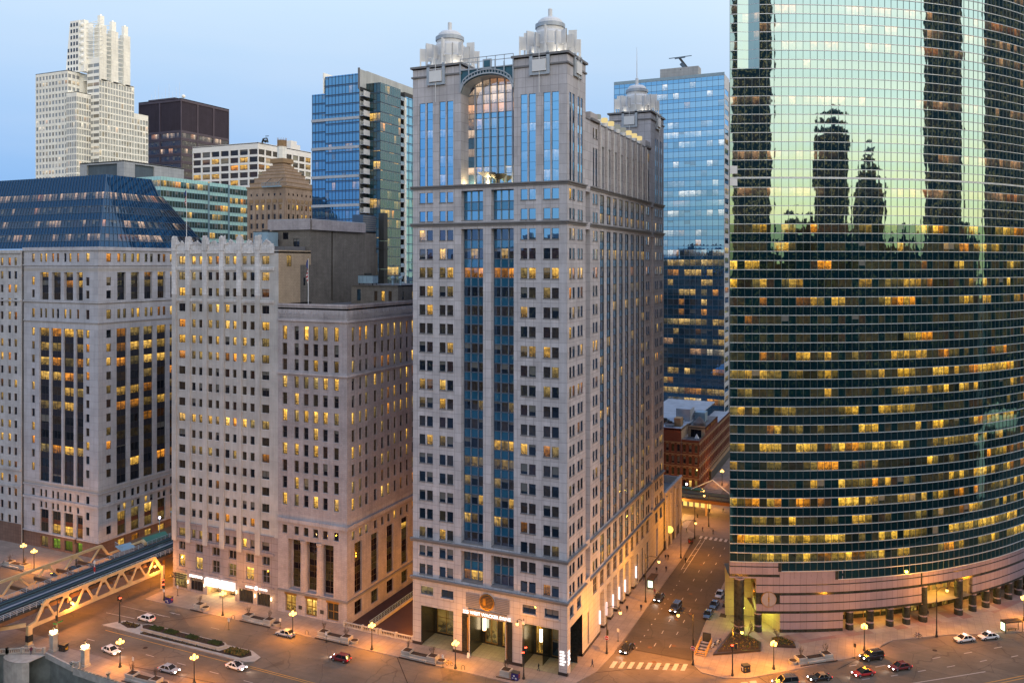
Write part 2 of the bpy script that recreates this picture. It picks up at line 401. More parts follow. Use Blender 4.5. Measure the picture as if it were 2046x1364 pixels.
# ------------------------------------------------------------------ material library
stone('granite', (.475, .475, .515), 1.85, 2.03, .045, .60, .12, zoff=-.75, stain=.17)
stone('granite_pale', (.44, .42, .43), 1.5, 1.35, .04, .6, .08, stain=.08)
plain('marble_black', (.022, .024, .022), .25, var=.5, vscale=2.5)
plain('marble_base', (.03, .025, .025), .35)
plain('ledge_dark', (.16, .165, .18), .6)
plain('louver_grey', (.22, .22, .25), .5)
plain('white_metal', (.62, .64, .66), .45, .1, .06)
plain('crown_panel', (.60, .62, .64), .5, .05, .05)
plain('pale_blue_metal', (.33, .38, .44), .45, .3, .06)
plain('teal_panel', (.02, .10, .16), .35)
plain('frame_dark', (.03, .032, .036), .5, var=.05)
plain('frame_bronze', (.05, .035, .028), .5)
plain('frame_blue', (.10, .14, .20), .45, .3)
plain('frame_white', (.6, .6, .6), .5)
plain('mullion_pale', (.30, .34, .42), .4, .4)
plain('chrome', (.5, .52, .55), .25, .9, .02)
plain('brass', (.35, .22, .07), .35, .8)
plain('roofing', (.13, .13, .14), .95, var=.3, vscale=.3)
plain('roof_white', (.30, .34, .40), .9, var=.2, vscale=.3)
plain('unit_blue', (.22, .33, .42), .6)
plain('steel_dark', (.04, .045, .05), .55, .3)
plain('soil', (.035, .022, .016), 1.0, var=.4, vscale=3)
plain('rust_brown', (.12, .06, .03), .8)
glow('lamp_glow', (1., .50, .11), 4.2, False)
glow('lamp_glow_white', (1., .74, .42), 4.5, False)
glow('tube_glow', (1., .66, .62), 1.8, False)
glow('sign_glow', (1., .86, .78), 2.0, False)
glow('sign_white', (1., .90, .86), 1.6, False)
glow('red_light', (1., .05, .02), 14, False)
glow('amber_light', (1., .35, .03), 10, False)
glow('head_light', (1., .88, .85), 14, False)
glow('tail_light', (1., .02, .015), 2.5, False)
glow('drum_glow', (1., .78, .36), .62, False)
glow('drum_dim', (.80, .82, .75), .25, False)
glow('ad_glow', (.85, 1., .62), 2.4, False)
glow('lit_wall_yellow', (1., .68, .16), .9, False)
# 225
glass('g225', (.010, .016, .028), (.34, .60, 1.), 2.2, .10, lit=.10, blinds=.25, wave=.10, floor=.3, seed=1)
glass('g225_lit', (.02, .02, .02), (.50, .74, 1.), 2.3, .05, lit=.9, blinds=.1, wave=.10, seed=2, power=1.15)
glass('g225_hi', (.008, .012, .02), (.24, .58, .95), 2.2, .68, lit=.22, blinds=.0, wave=.05, floor=.9, seed=3, litcol=(1., .80, .6), litcol2=(1., .88, .8), power=.8)
glass('s225', (.02, .12, .23), (.26, .56, .88), 1.9, .24, lit=0.0001, blinds=0, wave=.04, lo=0)
glass('g225_arch', (.02, .03, .04), (.26, .60, .95), 2.2, .62, lit=.2, blinds=0, wave=.06, litcol=(1., .75, .4), floor=.6, seed=5)
glass('g225_arch_skyglow_lit', (.35, .26, .2), (.8, .85, 1.), 1.9, .25, lit=.99, blinds=0, wave=.06, litcol=(1., .70, .46), litcol2=(1., .80, .62), power=1.0, rooms=8, seed=6, flat=True, ceil=.1)  # cream emission stands in for the sky reflected in the upper arch panes
# 205 / bank / left block
stone('c205', (.45, .45, .455), 3.0, 4.0, .03, .75, .05, stain=.2)
stone('c205_white', (.62, .63, .66), .8, .8, .05, .8, .12, stain=.22)
stone('c205_base', (.27, .25, .28), 2.2, 2.0, .05, .6, .08)
stone('brick_tan', (.46, .36, .26), .9, .4, .04, .75, .10, .5)
stone('brick_grey', (.20, .185, .17), 1.0, .35, .05, .7, .12, .5, stain=.25)
stone('c211', (.375, .35, .375), .9, .45, .03, .82, .10, .5, stain=.22)
stone('c211_trim', (.42, .40, .43), 1.8, 1.2, .03, .8, .06, stain=.25)
stone('cffl', (.41, .425, .48), 1.9, 2.03, .035, .65, .08, stain=.15)
stone('cffl_band', (.37, .36, .36), 3.0, .4, .03, .8, .05)
stone('cold', (.45, .46, .49), 1.2, .8, .03, .8, .07, stain=.2)
stone('base_brown', (.17, .11, .09), 1.2, 1.0, .03, .6, .1)
glass('g205', (.012, .013, .018), (.6, .7, .85), 1.6, 0., lit=.20, blinds=.25, wave=.2, floor=.3, seed=7, rooms=1.6)
glass('g205_lit', (.03, .03, .03), (.6, .7, .85), 1.5, 0., lit=.97, blinds=.08, wave=.2, seed=8, rooms=1.2, power=1.9)
glass('g211', (.012, .012, .016), (.6, .65, .8), 1.6, 0., lit=.20, blinds=.2, wave=.2, floor=.25, seed=9, rooms=1.5)
glass('g211_tall', (.006, .005, .008), (.45, .40, .45), 1.6, 0., lit=.03, blinds=0, wave=.25, seed=10, lo=.3)
glass('gffl', (.008, .010, .016), (.5, .62, .8), 1.7, 0., lit=.22, blinds=.12, wave=.15, floor=.6, seed=11, rooms=2.0)
glass('gffl_lit', (.03, .03, .02), (.5, .62, .8), 1.6, 0., lit=.97, blinds=.0, wave=.15, seed=12, rooms=3)
glass('sffl', (.03, .032, .045), (.25, .28, .36), 1.5, 0., lit=.0001, blinds=0, wave=.05, lo=0)
glass('g_mans', (.02, .03, .045), (.17, .28, .42), 2.2, .12, lit=.46, blinds=.3, wave=.35, floor=.2, seed=13, litcol=(1., .62, .38), litcol2=(1., .75, .5), power=.8)
glass('s_mans', (.008, .035, .09), (.11, .20, .32), 2.0, .15, lit=.0001, blinds=0, wave=.05, lo=0)
# background
glass('g_aqua', (.03, .06, .06), (.5, .75, .8), 1.9, .05, lit=.26, blinds=.2, wave=.1, seed=14, floor=.4)
glass('s_aqua', (.38, .64, .62), (.6, .85, .85), 1.6, .05, lit=.0001, blinds=0, wave=.03, lo=0)
glass('g_blue', (.01, .03, .05), (.26, .58, .90), 2.6, .45, lit=.05, blinds=.04, wave=.12, seed=15, litcol2=(1., .85, .7), lo=.05)
glass('g_blueside', (.01, .035, .045), (.40, .70, .90), 1.9, .03, lit=.10, blinds=0, wave=.12, seed=16)
glass('g_blue2', (.02, .05, .08), (.30, .62, 1.), 2.6, .52, lit=.15, blinds=.08, wave=.10, seed=17, litcol=(1., .80, .5), litcol2=(1., .92, .75), floor=.8, rooms=3)
glass('g_blue2_lit', (.02, .04, .05), (.40, .70, 1.), 1.9, .15, lit=.8, blinds=0, wave=.10, seed=18, litcol=(1., .60, .16), litcol2=(1., .80, .4), floor=.3, rooms=3, power=.8)
glass('g_blue2_white', (.05, .08, .1), (.30, .62, 1.), 2.4, .35, lit=.9, blinds=0, wave=.1, seed=61, litcol=(1., .88, .72), litcol2=(.95, .95, 1.), rooms=2, power=1.1)
glass('s_blue2', (.02, .08, .14), (.22, .54, .98), 2.2, .50, lit=.0001, blinds=0, wave=.04, lo=0)
glass('g_white', (.26, .28, .29), (.7, .78, .85), 1.7, .04, lit=.12, blinds=.3, wave=.05, seed=19, litcol=(1., .8, .55), litcol2=(1., .9, .75), power=.8)
glass('g_white_lit', (.2, .18, .14), (.7, .78, .85), 1.7, .02, lit=.7, blinds=.3, wave=.05, seed=20, litcol=(1., .78, .5), litcol2=(1., .88, .7), power=.8, floor=1.)
glass('g_black', (.015, .015, .022), (.5, .55, .7), 1.8, .02, lit=.30, blinds=.3, wave=.05, seed=21, litcol=(1., .66, .42), litcol2=(1., .8, .66), floor=.8)
glass('g_grid', (.02, .018, .02), (.45, .45, .5), 1.7, .0, lit=.30, blinds=.25, wave=.05, seed=22)
glass('g_grid_pale', (.20, .20, .17), (.6, .6, .55), 1.7, .0, lit=.45, blinds=.4, wave=.05, seed=23, power=.8, litcol2=(.95, .92, .7), litcol=(1., .8, .45))
plain('white_clad', (.90, .90, .84), .6, var=.05)
plain('window_white', (.6, .62, .66), .5)
plain('white_conc', (.76, .75, .72), .7, var=.06, vscale=.2)
stone('white_grid_clad', (.90, .90, .83), 1.5, 1.95, .12, .86, .04)
plain('dark_steel_clad', (.070, .056, .078), .6, var=.2, vscale=.2)
stone('brown_masonry', (.42, .32, .25), 1.0, .5, .04, .8, .1, .5, stain=.2)
plain('dark_blue_metal', (.05, .09, .15), .4, .3)
plain('slab_pale', (.38, .42, .48), .6)
stone('screen_pale', (.47, .50, .50), .9, 30., .06, .75, .04)
stone('brick_red', (.17, .06, .04), .8, .25, .03, .7, .15, .5, stain=.2)
plain('trim_tan', (.30, .20, .11), .8)
stone('penthouse_metal', (.36, .39, .42), 2.5, 1.6, .05, .7, .04)
# 333
GREEN = (.50, .86, .80)
glass('g333', (.003, .020, .026), (.38, .78, .76), 1.95, .03, lit=.26, blinds=.03, wave=.22, floor=.04, refl_rough=.03, seed=24, litcol=(1., .50, .04), litcol2=(1., .66, .12), rooms=1.7, power=.9, lo=.35)
glass('g333_hi', (.006, .012, .012), (.60, .87, .92), 3.2, .16, refl_rough=.035, lit=.22, blinds=0, wave=.17, floor=.5, seed=25, litcol=(1., .50, .20), litcol2=(1., .66, .4), rooms=4, power=.6, lo=.1)
glass('g333_lit', (.006, .012, .012), (.36, .74, .66), 2.2, .05, lit=.72, blinds=0, wave=.22, floor=.03, refl_rough=.03, seed=26, litcol=(1., .52, .04), litcol2=(1., .68, .14), rooms=1.7, power=1.35)
glass('s333', (.002, .014, .022), (.36, .76, .80), 1.95, .03, lit=.0001, blinds=0, wave=.16, lo=0)
plain('mullion_333', (.50, .55, .60), .4, .3)
plain('mullion_333v', (.10, .13, .14), .4, .3)
glass('s333_hi', (.003, .012, .014), (.52, .82, .92), 3.2, .16, refl_rough=.035, lit=.0001, blinds=0, wave=.17, lo=0)
stone('granite_rose', (.235, .205, .25), 1.45, 60., .05, .6, .10, stain=.06)
plain('marble_green', (.022, .028, .026), .22, var=.6, vscale=1.4)
stone('shop_stone', (.30, .24, .18), 2., 2., .04, .7, .06)
# street
def asphalt(name, col, patch=.25):
    b = NB(name); p = b.pos(); n1 = b.noise(p, .12, 5, .65); n2 = b.noise(p, 6.0, 3, .7); n3 = b.noise(b.vm('MULTIPLY', p, (.35, 2.2, 1)), .5, 3)
    f = b.math('MULTIPLY', b.math('MULTIPLY', b.maprange(n1, .25, .75, 1 - patch, 1 + patch), b.maprange(n2, .2, .8, .85, 1.15)), b.maprange(n3, .3, .7, .92, 1.08))
    pv = b.n('TexVoronoi'); b.set(pv.inputs[0], b.vm('MULTIPLY', p, (.06, .11, 0.))); pv.inputs['Scale'].default_value = 1.; ps = b.n('SeparateXYZ'); b.set(ps.inputs[0], pv.outputs[1]); f = b.math('MULTIPLY', f, b.maprange(ps.outputs[0], 0., 1., .84, 1.14)); st_ = b.maprange(b.noise(p, .9, 4, .6), .62, .75, 1., .62); f = b.math('MULTIPLY', f, st_)
    v = b.n('TexVoronoi', feature='DISTANCE_TO_EDGE'); b.set(v.inputs[0], b.vm('ADD', p, b.vm('SCALE', b.noise(p, .3, 3, out=1)))); v.inputs['Scale'].default_value = .11
    cr = b.maprange(v.outputs[0], 0., .010, .62, 1.); f = b.math('MULTIPLY', f, cr)
    c = b.n('CombineColor'); [b.set(c.inputs[i], f) for i in range(3)]
    return b.done(b.bsdf(b.mix(1., col, c.outputs[0], 'MULTIPLY'), .8, normal=b.bump(n2, .3, .02), spec=.35))
asphalt('asphalt', (.13, .10, .085)); asphalt('asphalt_new', (.062, .049, .038), .25); asphalt('concrete_road', (.125, .098, .076), .3)
def paving(name, col, sz, col2=None, rot=0.0):
    b = NB(name); p = b.pos(); mpn = b.n('Mapping'); mpn.inputs['Rotation'].default_value = (0, 0, rot); b.set(mpn.inputs[0], p)
    br = b.n('TexBrick', offset=0.); b.set(br.inputs['Vector'], mpn.outputs[0]); br.inputs['Scale'].default_value = 1; br.inputs['Brick Width'].default_value = sz; br.inputs['Row Height'].default_value = sz
    br.inputs['Mortar Size'].default_value = .03; b.set(br.inputs['Color1'], col); b.set(br.inputs['Color2'], col2 or tuple(c * .88 for c in col)); b.set(br.inputs['Mortar'], tuple(c * .6 for c in col))
    f = b.math('MULTIPLY', b.maprange(b.noise(p, .25, 5, .6), .3, .7, .82, 1.12), b.maprange(b.noise(p, 5, 3), .2, .8, .9, 1.1))
    c = b.n('CombineColor'); [b.set(c.inputs[i], f) for i in range(3)]
    return b.done(b.bsdf(b.mix(1., br.outputs[0], c.outputs[0], 'MULTIPLY'), .8, spec=.3))
paving('pavement', (.25, .205, .18), 1.5); paving('plaza', (.27, .23, .21), 3.2, (.19, .10, .09), R(-41)); paving('portal_floor', (.22, .22, .16), 1.1)
plain('kerb', (.22, .19, .17), .8); plain('concrete', (.34, .32, .29), .85, var=.2, vscale=.5); plain('paint_white', (.36, .33, .31), .7, var=.2, vscale=2)
plain('paint_yellow', (.5, .26, .05), .7, var=.2, vscale=2)
plain('limestone', (.36, .34, .31), .85, var=.25, vscale=.8); plain('river_wall', (.16, .18, .17), .8, var=.4, vscale=.4)
plain('bridge_paint', (.52, .37, .20), .55, var=.18, vscale=.6); plain('track_deck', (.025, .028, .030), .9, var=.4, vscale=.7); plain('rail', (.10, .17, .19), .5, .3)
plain('black_iron', (.02, .021, .022), .45); plain('green_sign', (.01, .16, .05), .5); plain('sign_face', (.6, .6, .6), .5); plain('sign_red', (.4, .02, .02), .5)
plain('ochre_rail', (.40, .24, .08), .6); plain('wood_tan', (.3, .2, .11), .7)
plain('bark', (.06, .045, .035), .9); plain('hedge_green', (.04, .06, .02), .9, var=.5, vscale=3); plain('dry_grass', (.16, .12, .04), .95, var=.4, vscale=3)
plain('skin', (.35, .2, .14), .6); plain('coat_black', (.012, .012, .016), .9); plain('coat_navy', (.02, .022, .05), .9); plain('coat_plum', (.10, .02, .05), .9); plain('jeans', (.03, .04, .07), .9)
def paint(name, col):
    b = NB(name); return b.done(b.bsdf(col, .25, 0., .6, coat=.8))
for k, c in dict(car_white=(.72, .70, .70), car_silver=(.32, .36, .42), car_red=(.45, .012, .015), car_maroon=(.14, .008, .014), car_black=(.012, .013, .016), car_blue=(.02, .035, .09), car_grey=(.07, .075, .08), news_blue=(.03, .02, .14), news_yellow=(.5, .3, .02)).items(): paint(k, c)
b = NB('car_glass'); b.done(b.bsdf((.01, .012, .015), .06, spec=.9)); plain('tyre', (.015, .015, .015), .9); plain('rim_metal', (.35, .35, .37), .35, .8)
b = NB('river_water'); b.done(b.bsdf((.01, .02, .022), .06, spec=.6, normal=b.bump(b.noise(b.pos(), .35, 4), .25, .4)))
b = NB('shelter_glass'); gl = b.n('BsdfGlossy'); gl.inputs[1].default_value = .05; tr = b.n('BsdfTransparent'); mx = b.n('MixShader'); mx.inputs[0].default_value = .12; b.set(mx.inputs[1], tr.outputs[0]); b.set(mx.inputs[2], gl.outputs[0]); b.done(mx.outputs[0])

# ------------------------------------------------------------------ granite tower with two lantern crowns (front on the drive, side on the cross street)
T = Building('office_tower', 'tall pale granite office tower with twin white lantern crowns and a glazed arch between them', 'skyscraper', (0, 0, 0))
FH = 4.065
W225 = dict(glass='g225', frame='frame_dark', fw=.04, sill='ledge_dark', so=.10, sh=.22, depth=.22, fh=FH)
A0 = -36.32
fpairs = [(-34.66, -33.16), (-32.78, -31.28), (-29.62, -28.12), (-27.74, -26.24), (-10.33, -8.8), (-8.46, -6.93), (-5.22, -3.69), (-3.36, -1.83)]
frecess = [(-24.3, -19.05), (-17.15, -11.9)]
spairs = [(1.3, 2.4), (3.2, 4.4), (6.3, 7.5), (8.15, 9.4), (16.3, 17.35), (18.1, 19.45), (61.3, 62.5), (63.3, 64.6), (71.2, 72.3), (73.1, 74.2), (76.3, 77.4), (78.2, 79.3)]
sbays = [(21.4 + 5 * k, 24.35 + 5 * k) for k in range(8)]
slots = [(11.4, 14.4), (66.3, 69.3)]
B0, BL = 0.0, 80.9
litrow = {3: .9, 4: .3, 15: .2, 12: .6, 10: .25}
rg = random.Random(5)
def rowglass(k, n=0):
    p = {2: .95, 3: .25, 13: .2, 11: .65, 9: .2, 15: .2, 16: .12, 17: .3, 18: .5}.get(k, .03)
    return 'g225_lit' if rg.random() < p else 'g225'
def std_rows(zt, n, k0):   # window rows hang from a ledge at zt
    return [(zt - .9 - FH * i - 2.2, zt - .9 - FH * i, k0 + i) for i in range(n)]
# front, between the ledges and down to the base
for (zb, zt, n, k0) in ((23.0, 92.1, 17, 0), (92.1, 100.3, 2, -2), (14.7, 23.0, 2, 17)):
    ops = []; zb_ = zb
    for (z0, z1, k) in std_rows(zt, n, k0):
        z0, z1 = round(z0, 3), round(z1, 3)
        for (u0, u1) in fpairs:
            right = u0 > -12
            g = 'g225_hi' if (k < 0 or (k < 1 and right)) else rowglass(k)
            ops.append((round(u0 - A0, 3), round(u1 - A0, 3), z0, z1, dict(W225, glass=g)))
    rt, rb = round(zt - .75, 3), round(zb + .9, 3)
    for (u0, u1) in frecess:
        ops.append((round(u0 - A0, 3), round(u1 - A0, 3), rb, rt, dict(void=True, depth=1.5)))
        # glass wall at the back of the recess
        rows = []; z = rt
        for (z0, z1, k) in std_rows(zt, n, k0):
            hi = 'g225_hi' if k < 0 else rowglass(k)
            rows.insert(0, (z0, z1 if k != k0 else rt, hi))
        full = []; prev = rb
        for (z0, z1, g) in rows:
            if z0 - prev > .05: full.append((prev, z0, 's225'))
            full.append((z0, z1, g)); prev = z1
        if rt - prev > .05: full.append((prev, rt, 's225'))
        t = Vector((1, 0, 0)); nn_ = Vector((0, -1, 0)); P = Vector((u0, 1.5, 0))
        for (z0, z1, g) in full:
            T.window(lambda u, zz, d=0., P=P: P + t * u + Vector((0, d, zz)), t, nn_, 0.0, 5.25, z0, z1, 0.0,
                     dict(glass=g, nu=3, sep=True, fw=.10, fd=.12, frame='frame_blue', mull='mullion_pale', md=.35, fh=2.0))
        T.part('recess_sill').box(u0, .0, rb - .02, u1, 1.5, rb + .25, 'ledge_dark')
    T.facade((A0, 0), 0, 36.32, zb, zt, ops, 'granite')
# side
def sidewin(z0, z1, g, pairs, extra=None):
    return [(u0, u1, z0, z1, dict(W225, glass=g() if callable(g) else g, **(extra or {}))) for (u0, u1) in pairs]
for (zb, zt, n, k0) in ((23.0, 92.1, 17, 0), (92.1, 100.3, 2, -2), (14.7, 23.0, 2, 17)):
    ops = []
    rt, rb = round(zt - .75, 3), round(zb + .9, 3)
    for (z0, z1, k) in std_rows(zt, n, k0):
        z0, z1 = round(z0, 3), round(z1, 3)
        for (u0, u1) in spairs: ops.append((u0 - .05, u1 + .05, z0, z1, dict(W225, depth=.09, glass='g225_lit' if rg.random() < (.5 if k == 2 else .12) else 'g225')))
    for (u0, u1) in slots: ops.append((u0, u1, rb, rt, dict(void=True, depth=1.4)))
    for q, (u0, u1) in enumerate(sbays):
        ops.append((u0, u1, rb, rt, dict(void=True, depth=.2)))
        prev = rb; full = []
        for (z0, z1, k) in reversed(std_rows(zt, n, k0)):
            if z0 - prev > .05: full.append((prev, z0, 's225'))
            full.append((z0, z1, 'g225_lit' if rg.random() < (.14 if q < 5 else .30) else 'g225')); prev = z1
        full.append((prev, rt, 's225'))
        for (z0, z1, g) in full:
            P = Vector((-.2, u0, 0))
            T.window(lambda u, zz, d=0., P=P: P + Vector((-d, u, zz)), Vector((0, 1, 0)), Vector((1, 0, 0)), 0.0, round(u1 - u0, 3), z0, z1, 0.0,
                     dict(glass=g, nu=2, sep=True, fw=.10, fd=.10, frame='frame_dark', mull='mullion_pale', md=.2, fh=2.0))
    T.facade((0, B0), 90, BL, zb, zt, ops, 'granite')
for (u0, u1) in slots:   # backs of the slots, with ledge stones each floor
    T.wall.poly([(-1.4, u0, 14.7), (-1.4, u1, 14.7), (-1.4, u1, 100.3), (-1.4, u0, 100.3)], 'granite')
# ledges wrap front and side
for z in (14.45, 22.85, 92.0, 100.15):
    for zz, o, h in ((z, .25, .45), (z + .45, .55, .28)):
        T.band((A0 - .5, 0), 0, 36.32 + .5, zz, h, o, 'ledge_dark'); T.band((0, -o), 90, 11.4 + o, zz, h, o, 'ledge_dark')
        T.band((0, 14.4), 90, 51.9, zz, h, o, 'ledge_dark'); T.band((0, 69.3), 90, 11.6, zz, h, o, 'ledge_dark')
# the two tower heads on the front, above the upper ledge
def strip_rows(z0, z1, gv='g225_hi', gs='s225'):
    rows = []; z = z0; k = 0
    while z < z1 - .3:
        a = min(z + 2.35, z1); rows.append((z, a, gv)); z = a
        if z < z1 - .3: b_ = min(z + FH - 2.35, z1); rows.append((z, b_, 'g225_hi' if k % 1 == 0 else gs)); z = b_
        k += 1
    return rows
HT = 127.1
for x0, x1, prs in ((-36.32, -24.35, fpairs[:4]), (-11.9, 0.0, fpairs[4:])):
    ops = [(round(a - x0, 3), round(b_ - x0, 3), 100.9, 119.1, dict(W225, rows=strip_rows(100.9, 119.1), glass='g225_hi')) for a, b_ in prs]
    T.facade((x0, 0), 0, x1 - x0, 100.3, HT, ops, 'granite')
ops = [(a, b_, 100.9, 119.1, dict(W225, depth=.1, rows=strip_rows(100.9, 119.1, 'g225', 's225'), glass='g225')) for a, b_ in spairs[:4]]
T.facade((0, 0), 90, 11.4, 100.3, HT, ops, 'granite'); T.facade((0, 11.4), 180, 11.9, 100.3, HT, [], 'granite'); T.facade((-11.9, 11.4), 270, 11.4, 100.3, HT, [], 'granite')
T.facade((-24.35, 0), 90, 11.4, 100.3, HT, [], 'granite'); T.facade((-24.35, 11.4), 180, 11.97, 100.3, HT, [], 'granite'); T.facade((-36.32, 11.4), 270, 11.4, 100.3, HT, [], 'granite')
T.facade((-36.32, 80.9), 270, 80.9, 0, 100.3, [], 'granite')
# far tower heads on the side street
ops = [(round(a - 66.3, 3), round(b_ - 66.3, 3), 100.9, 119.1, dict(W225, depth=.1, rows=strip_rows(100.9, 119.1, 'g225', 's225'), glass='g225')) for a, b_ in spairs[8:]]
T.facade((0, 66.3), 90, 14.6, 100.3, 126.2, ops, 'granite'); T.facade((-12, 66.3), 0, 12, 100.3, 126.2, [], 'granite'); T.facade((0, 80.9), 180, 12, 100.3, 126.2, [], 'granite'); T.facade((-12, 80.9), 270, 14.6, 100.3, 126.2, [], 'granite')
# middle of the side: tall recessed bays between piers, lamp drums on the piers
ops = [(round(u0 - 11.4, 3), round(u1 - 11.4, 3), 100.9, 110.6, dict(void=True, depth=1.6)) for u0, u1 in sbays]
for (u0, u1) in ((16.3, 17.35), (18.1, 19.45), (61.3, 62.5), (63.3, 64.6)):
    ops.append((round(u0 - 11.4, 3), round(u1 - 11.4, 3), 101.2, 109.6, dict(W225, rows=strip_rows(101.2, 109.6, 'g225', 's225'), glass='g225')))
    ops.append((round(u0 - 11.4, 3), round(u1 - 11.4, 3), 111.8, 114.0, dict(W225, glass='g225_lit')))
T.facade((0, 11.4), 90, 54.9, 100.3, 115.4, ops, 'granite')
for u0, u1 in sbays:
    P = Vector((-1.6, u0, 0))
    for z0 in (100.9, 102.5, 105.0, 106.6, 109.0):
        z1 = {100.9: 102.5, 102.5: 105.0, 105.0: 106.6, 106.6: 109.0, 109.0: 110.6}[z0]
        T.window(lambda u, zz, d=0., P=P: P + Vector((-d, u, zz)), Vector((0, 1, 0)), Vector((1, 0, 0)), 0.0, 2.95, z0, z1, 0.0, dict(glass='g225' if z1 - z0 > 2 else 's225', nu=2, sep=True, fw=.1, frame='frame_dark', fh=2.))
for k in range(9):
    bb = 19.95 + 5 * k + .45
    T.part('pier').box(0, bb - .45, 100.6, .45, bb + .45, 115.2, 'granite_pale'); T.part('pier_fin').box(.45, bb + .3, 100.6, .62, bb + .45, 114.6, 'white_metal')
    if k < 8:
        m = MB(); m.lathe((-.3, bb + .1, 115.4), [(.7, 0), (.8, .1), (.8, .9), (.6, 1.0)], 'white_metal', 12); m.lathe((-.3, bb + .1, 116.4), [(.55, 0), (.78, .3), (.82, .9), (.7, 1.15), (.1, 1.25)], 'drum_glow' if k in (1, 2, 5, 6, 7) else 'drum_dim', 12)
        m.build('lantern_drum', T.root, smooth=False)
T.band((0, 14.6), 90, 5.3, 115.4, .5, .5, 'ledge_dark'); T.band((0, 60.5), 90, 5.0, 115.4, .5, .5, 'ledge_dark')
T.part('parapet_block').box(-9, 14.6, 115.4, .0, 19.6, 117.3, 'granite_pale'); T.part('parapet_block').box(-9, 60.6, 115.4, 0, 65.4, 117.3, 'granite_pale')
# caps of the heads
def head(x0, y0, x1, y1, z):
    for zz, o, h in ((z - 2.4, .28, .35), (z - .35, .45, .45)):
        T.part('cornice').box(x0 - o, y0 - o, zz, x1 + o, y0, zz + h, 'ledge_dark'); T.part('cornice').box(x0 - o, y1, zz, x1 + o, y1 + o, zz + h, 'ledge_dark')
        T.part('cornice').box(x0 - o, y0, zz, x0, y1, zz + h, 'ledge_dark'); T.part('cornice').box(x1, y0, zz, x1 + o, y1, zz + h, 'ledge_dark')
    T.roof([(x0, y0), (x1, y0), (x1, y1), (x0, y1)], z - .2, 'roofing')
    # window-cleaning frames hooked over each street side
    for (cx_, cy_, ang) in (((x0 + x1) / 2, y0, 0), (x1, (y0 + y1) / 2, 90)):
        t = Vector((math.cos(R(ang)), math.sin(R(ang)), 0)); n = Vector((t.y, -t.x, 0)); c = Vector((cx_, cy_, z)); m = MB()
        for s_ in (-1, 1): m.obox(c + t * (s_ * 1.9 - .35) - n * .1 + Vector((0, 0, -4.3)), t * .7, n * .55, (0, 0, 4.7), 'pale_blue_metal')
        m.obox(c - t * 1.9 - n * .0 + Vector((0, 0, -4.3)), t * 3.8, n * .42, (0, 0, .6), 'pale_blue_metal'); m.obox(c - t * 1.5 + n * .2 + Vector((0, 0, -3.6)), t * 3.0, n * .5, (0, 0, 2.4), 'white_metal')
        for h in (.2, .7, 1.2): m.bar(c - t * 1.6 + n * .3 + Vector((0, 0, h - 1)), c + t * 1.6 + n * .3 + Vector((0, 0, h - 1)), .1, 'white_metal')
        m.bar(c + n * .5 + Vector((0, 0, .8)), c + n * .5 + Vector((0, 0, -8)), .12, 'white_metal')
        m.build('facade_hoist', T.root)
head(-36.32, 0, -24.35, 11.4, HT); head(-11.9, 0, 0, 11.4, HT); head(-12, 66.3, 0, 80.9, 126.2)
T.roof([(-24.35, 6), (-11.9, 6), (-11.9, 11.4), (-24.35, 11.4)], 125.0); T.roof([(-36.32, 11.4), (0, 11.4), (0, 66.3), (-36.32, 66.3)], 115.5, 'roofing'); T.roof([(-36.32, 66.3), (-12, 66.3), (-12, 80.9), (-36.32, 80.9)], 115.4)
T.facade((-36.32, 80.9), 270, 69.5, 100.3, 115.4, [], 'granite')
# lantern crowns
def crown(cx_, cy_, z, spire=0.):
    m = MB(); m.lathe((cx_, cy_, z), [(4.1, 0), (4.1, 3.0), (3.6, 3.3)], 'crown_panel', 24); m.lathe((cx_, cy_, z), [(3.6, 3.3), (3.45, 5.6), (2.95, 6.2), (2.95, 6.9)], 'crown_panel', 24)
    r = MB(); r.lathe((cx_, cy_, z), [(2.95, 6.9), (3.2, 6.9), (3.2, 7.7), (2.7, 7.9)], 'pale_blue_metal', 24); r.build('rim_band', T.root)
    m.lathe((cx_, cy_, z), [(2.7, 7.9), (2.55, 8.4), (2.0, 8.9), (.5, 9.15), (.45, 9.15)], 'crown_panel', 24); m.build('lantern_drum', T.root)
    s_ = MB(); s_.lathe((cx_, cy_, z), [(.45, 9.1), (.45, 11.0), (.4, 11.1), (.01, 11.1)], 'crown_panel', 12)
    if spire: s_.tube((cx_, cy_, z + 11), (cx_, cy_, z + 11 + spire), .16, .05, 'white_metal', 6)
    s_.build('finial', T.root)
    f = MB()
    for k in range(16):
        a_ = R(22.5 * k + 11); big = k % 2 == 0; r0, r1 = (3.0, 5.9) if big else (3.0, 6.7); top = 6.3 if k % 4 == 0 else (5.6 if big else 4.9); bot = 2.6 if big else 2.1
        d = Vector((math.cos(a_), math.sin(a_), 0)); sd_ = Vector((-d.y, d.x, 0)); c = Vector((cx_, cy_, z))
        # square the ring off so the fins follow the tower's edges
        q = max(abs(d.x), abs(d.y)); r1 = min(r1, 5.6 / q)
        f.obox(c + d * (r1 - 1.75) - sd_ * .09 + Vector((0, 0, bot)), d * 1.75, sd_ * .18, (0, 0, top - bot), 'crown_panel')
        f.obox(c + d * (r1 - .32) - sd_ * .16 + Vector((0, 0, 0)), d * .32, sd_ * .32, (0, 0, top), 'white_metal')
    f.build('radial_fins', T.root)
    for k in range(4):
        l = bpy.data.lights.new('crown_floodlight', 'POINT'); l.energy = 75; l.color = (1., .86, .66); l.shadow_soft_size = .3
        o = bpy.data.objects.new('crown_floodlight', l); COL.objects.link(o); o.parent = T.root; o.location = (cx_ + 4.9 * math.cos(R(45 + 90 * k)), cy_ + 4.9 * math.sin(R(45 + 90 * k)), z + .9)
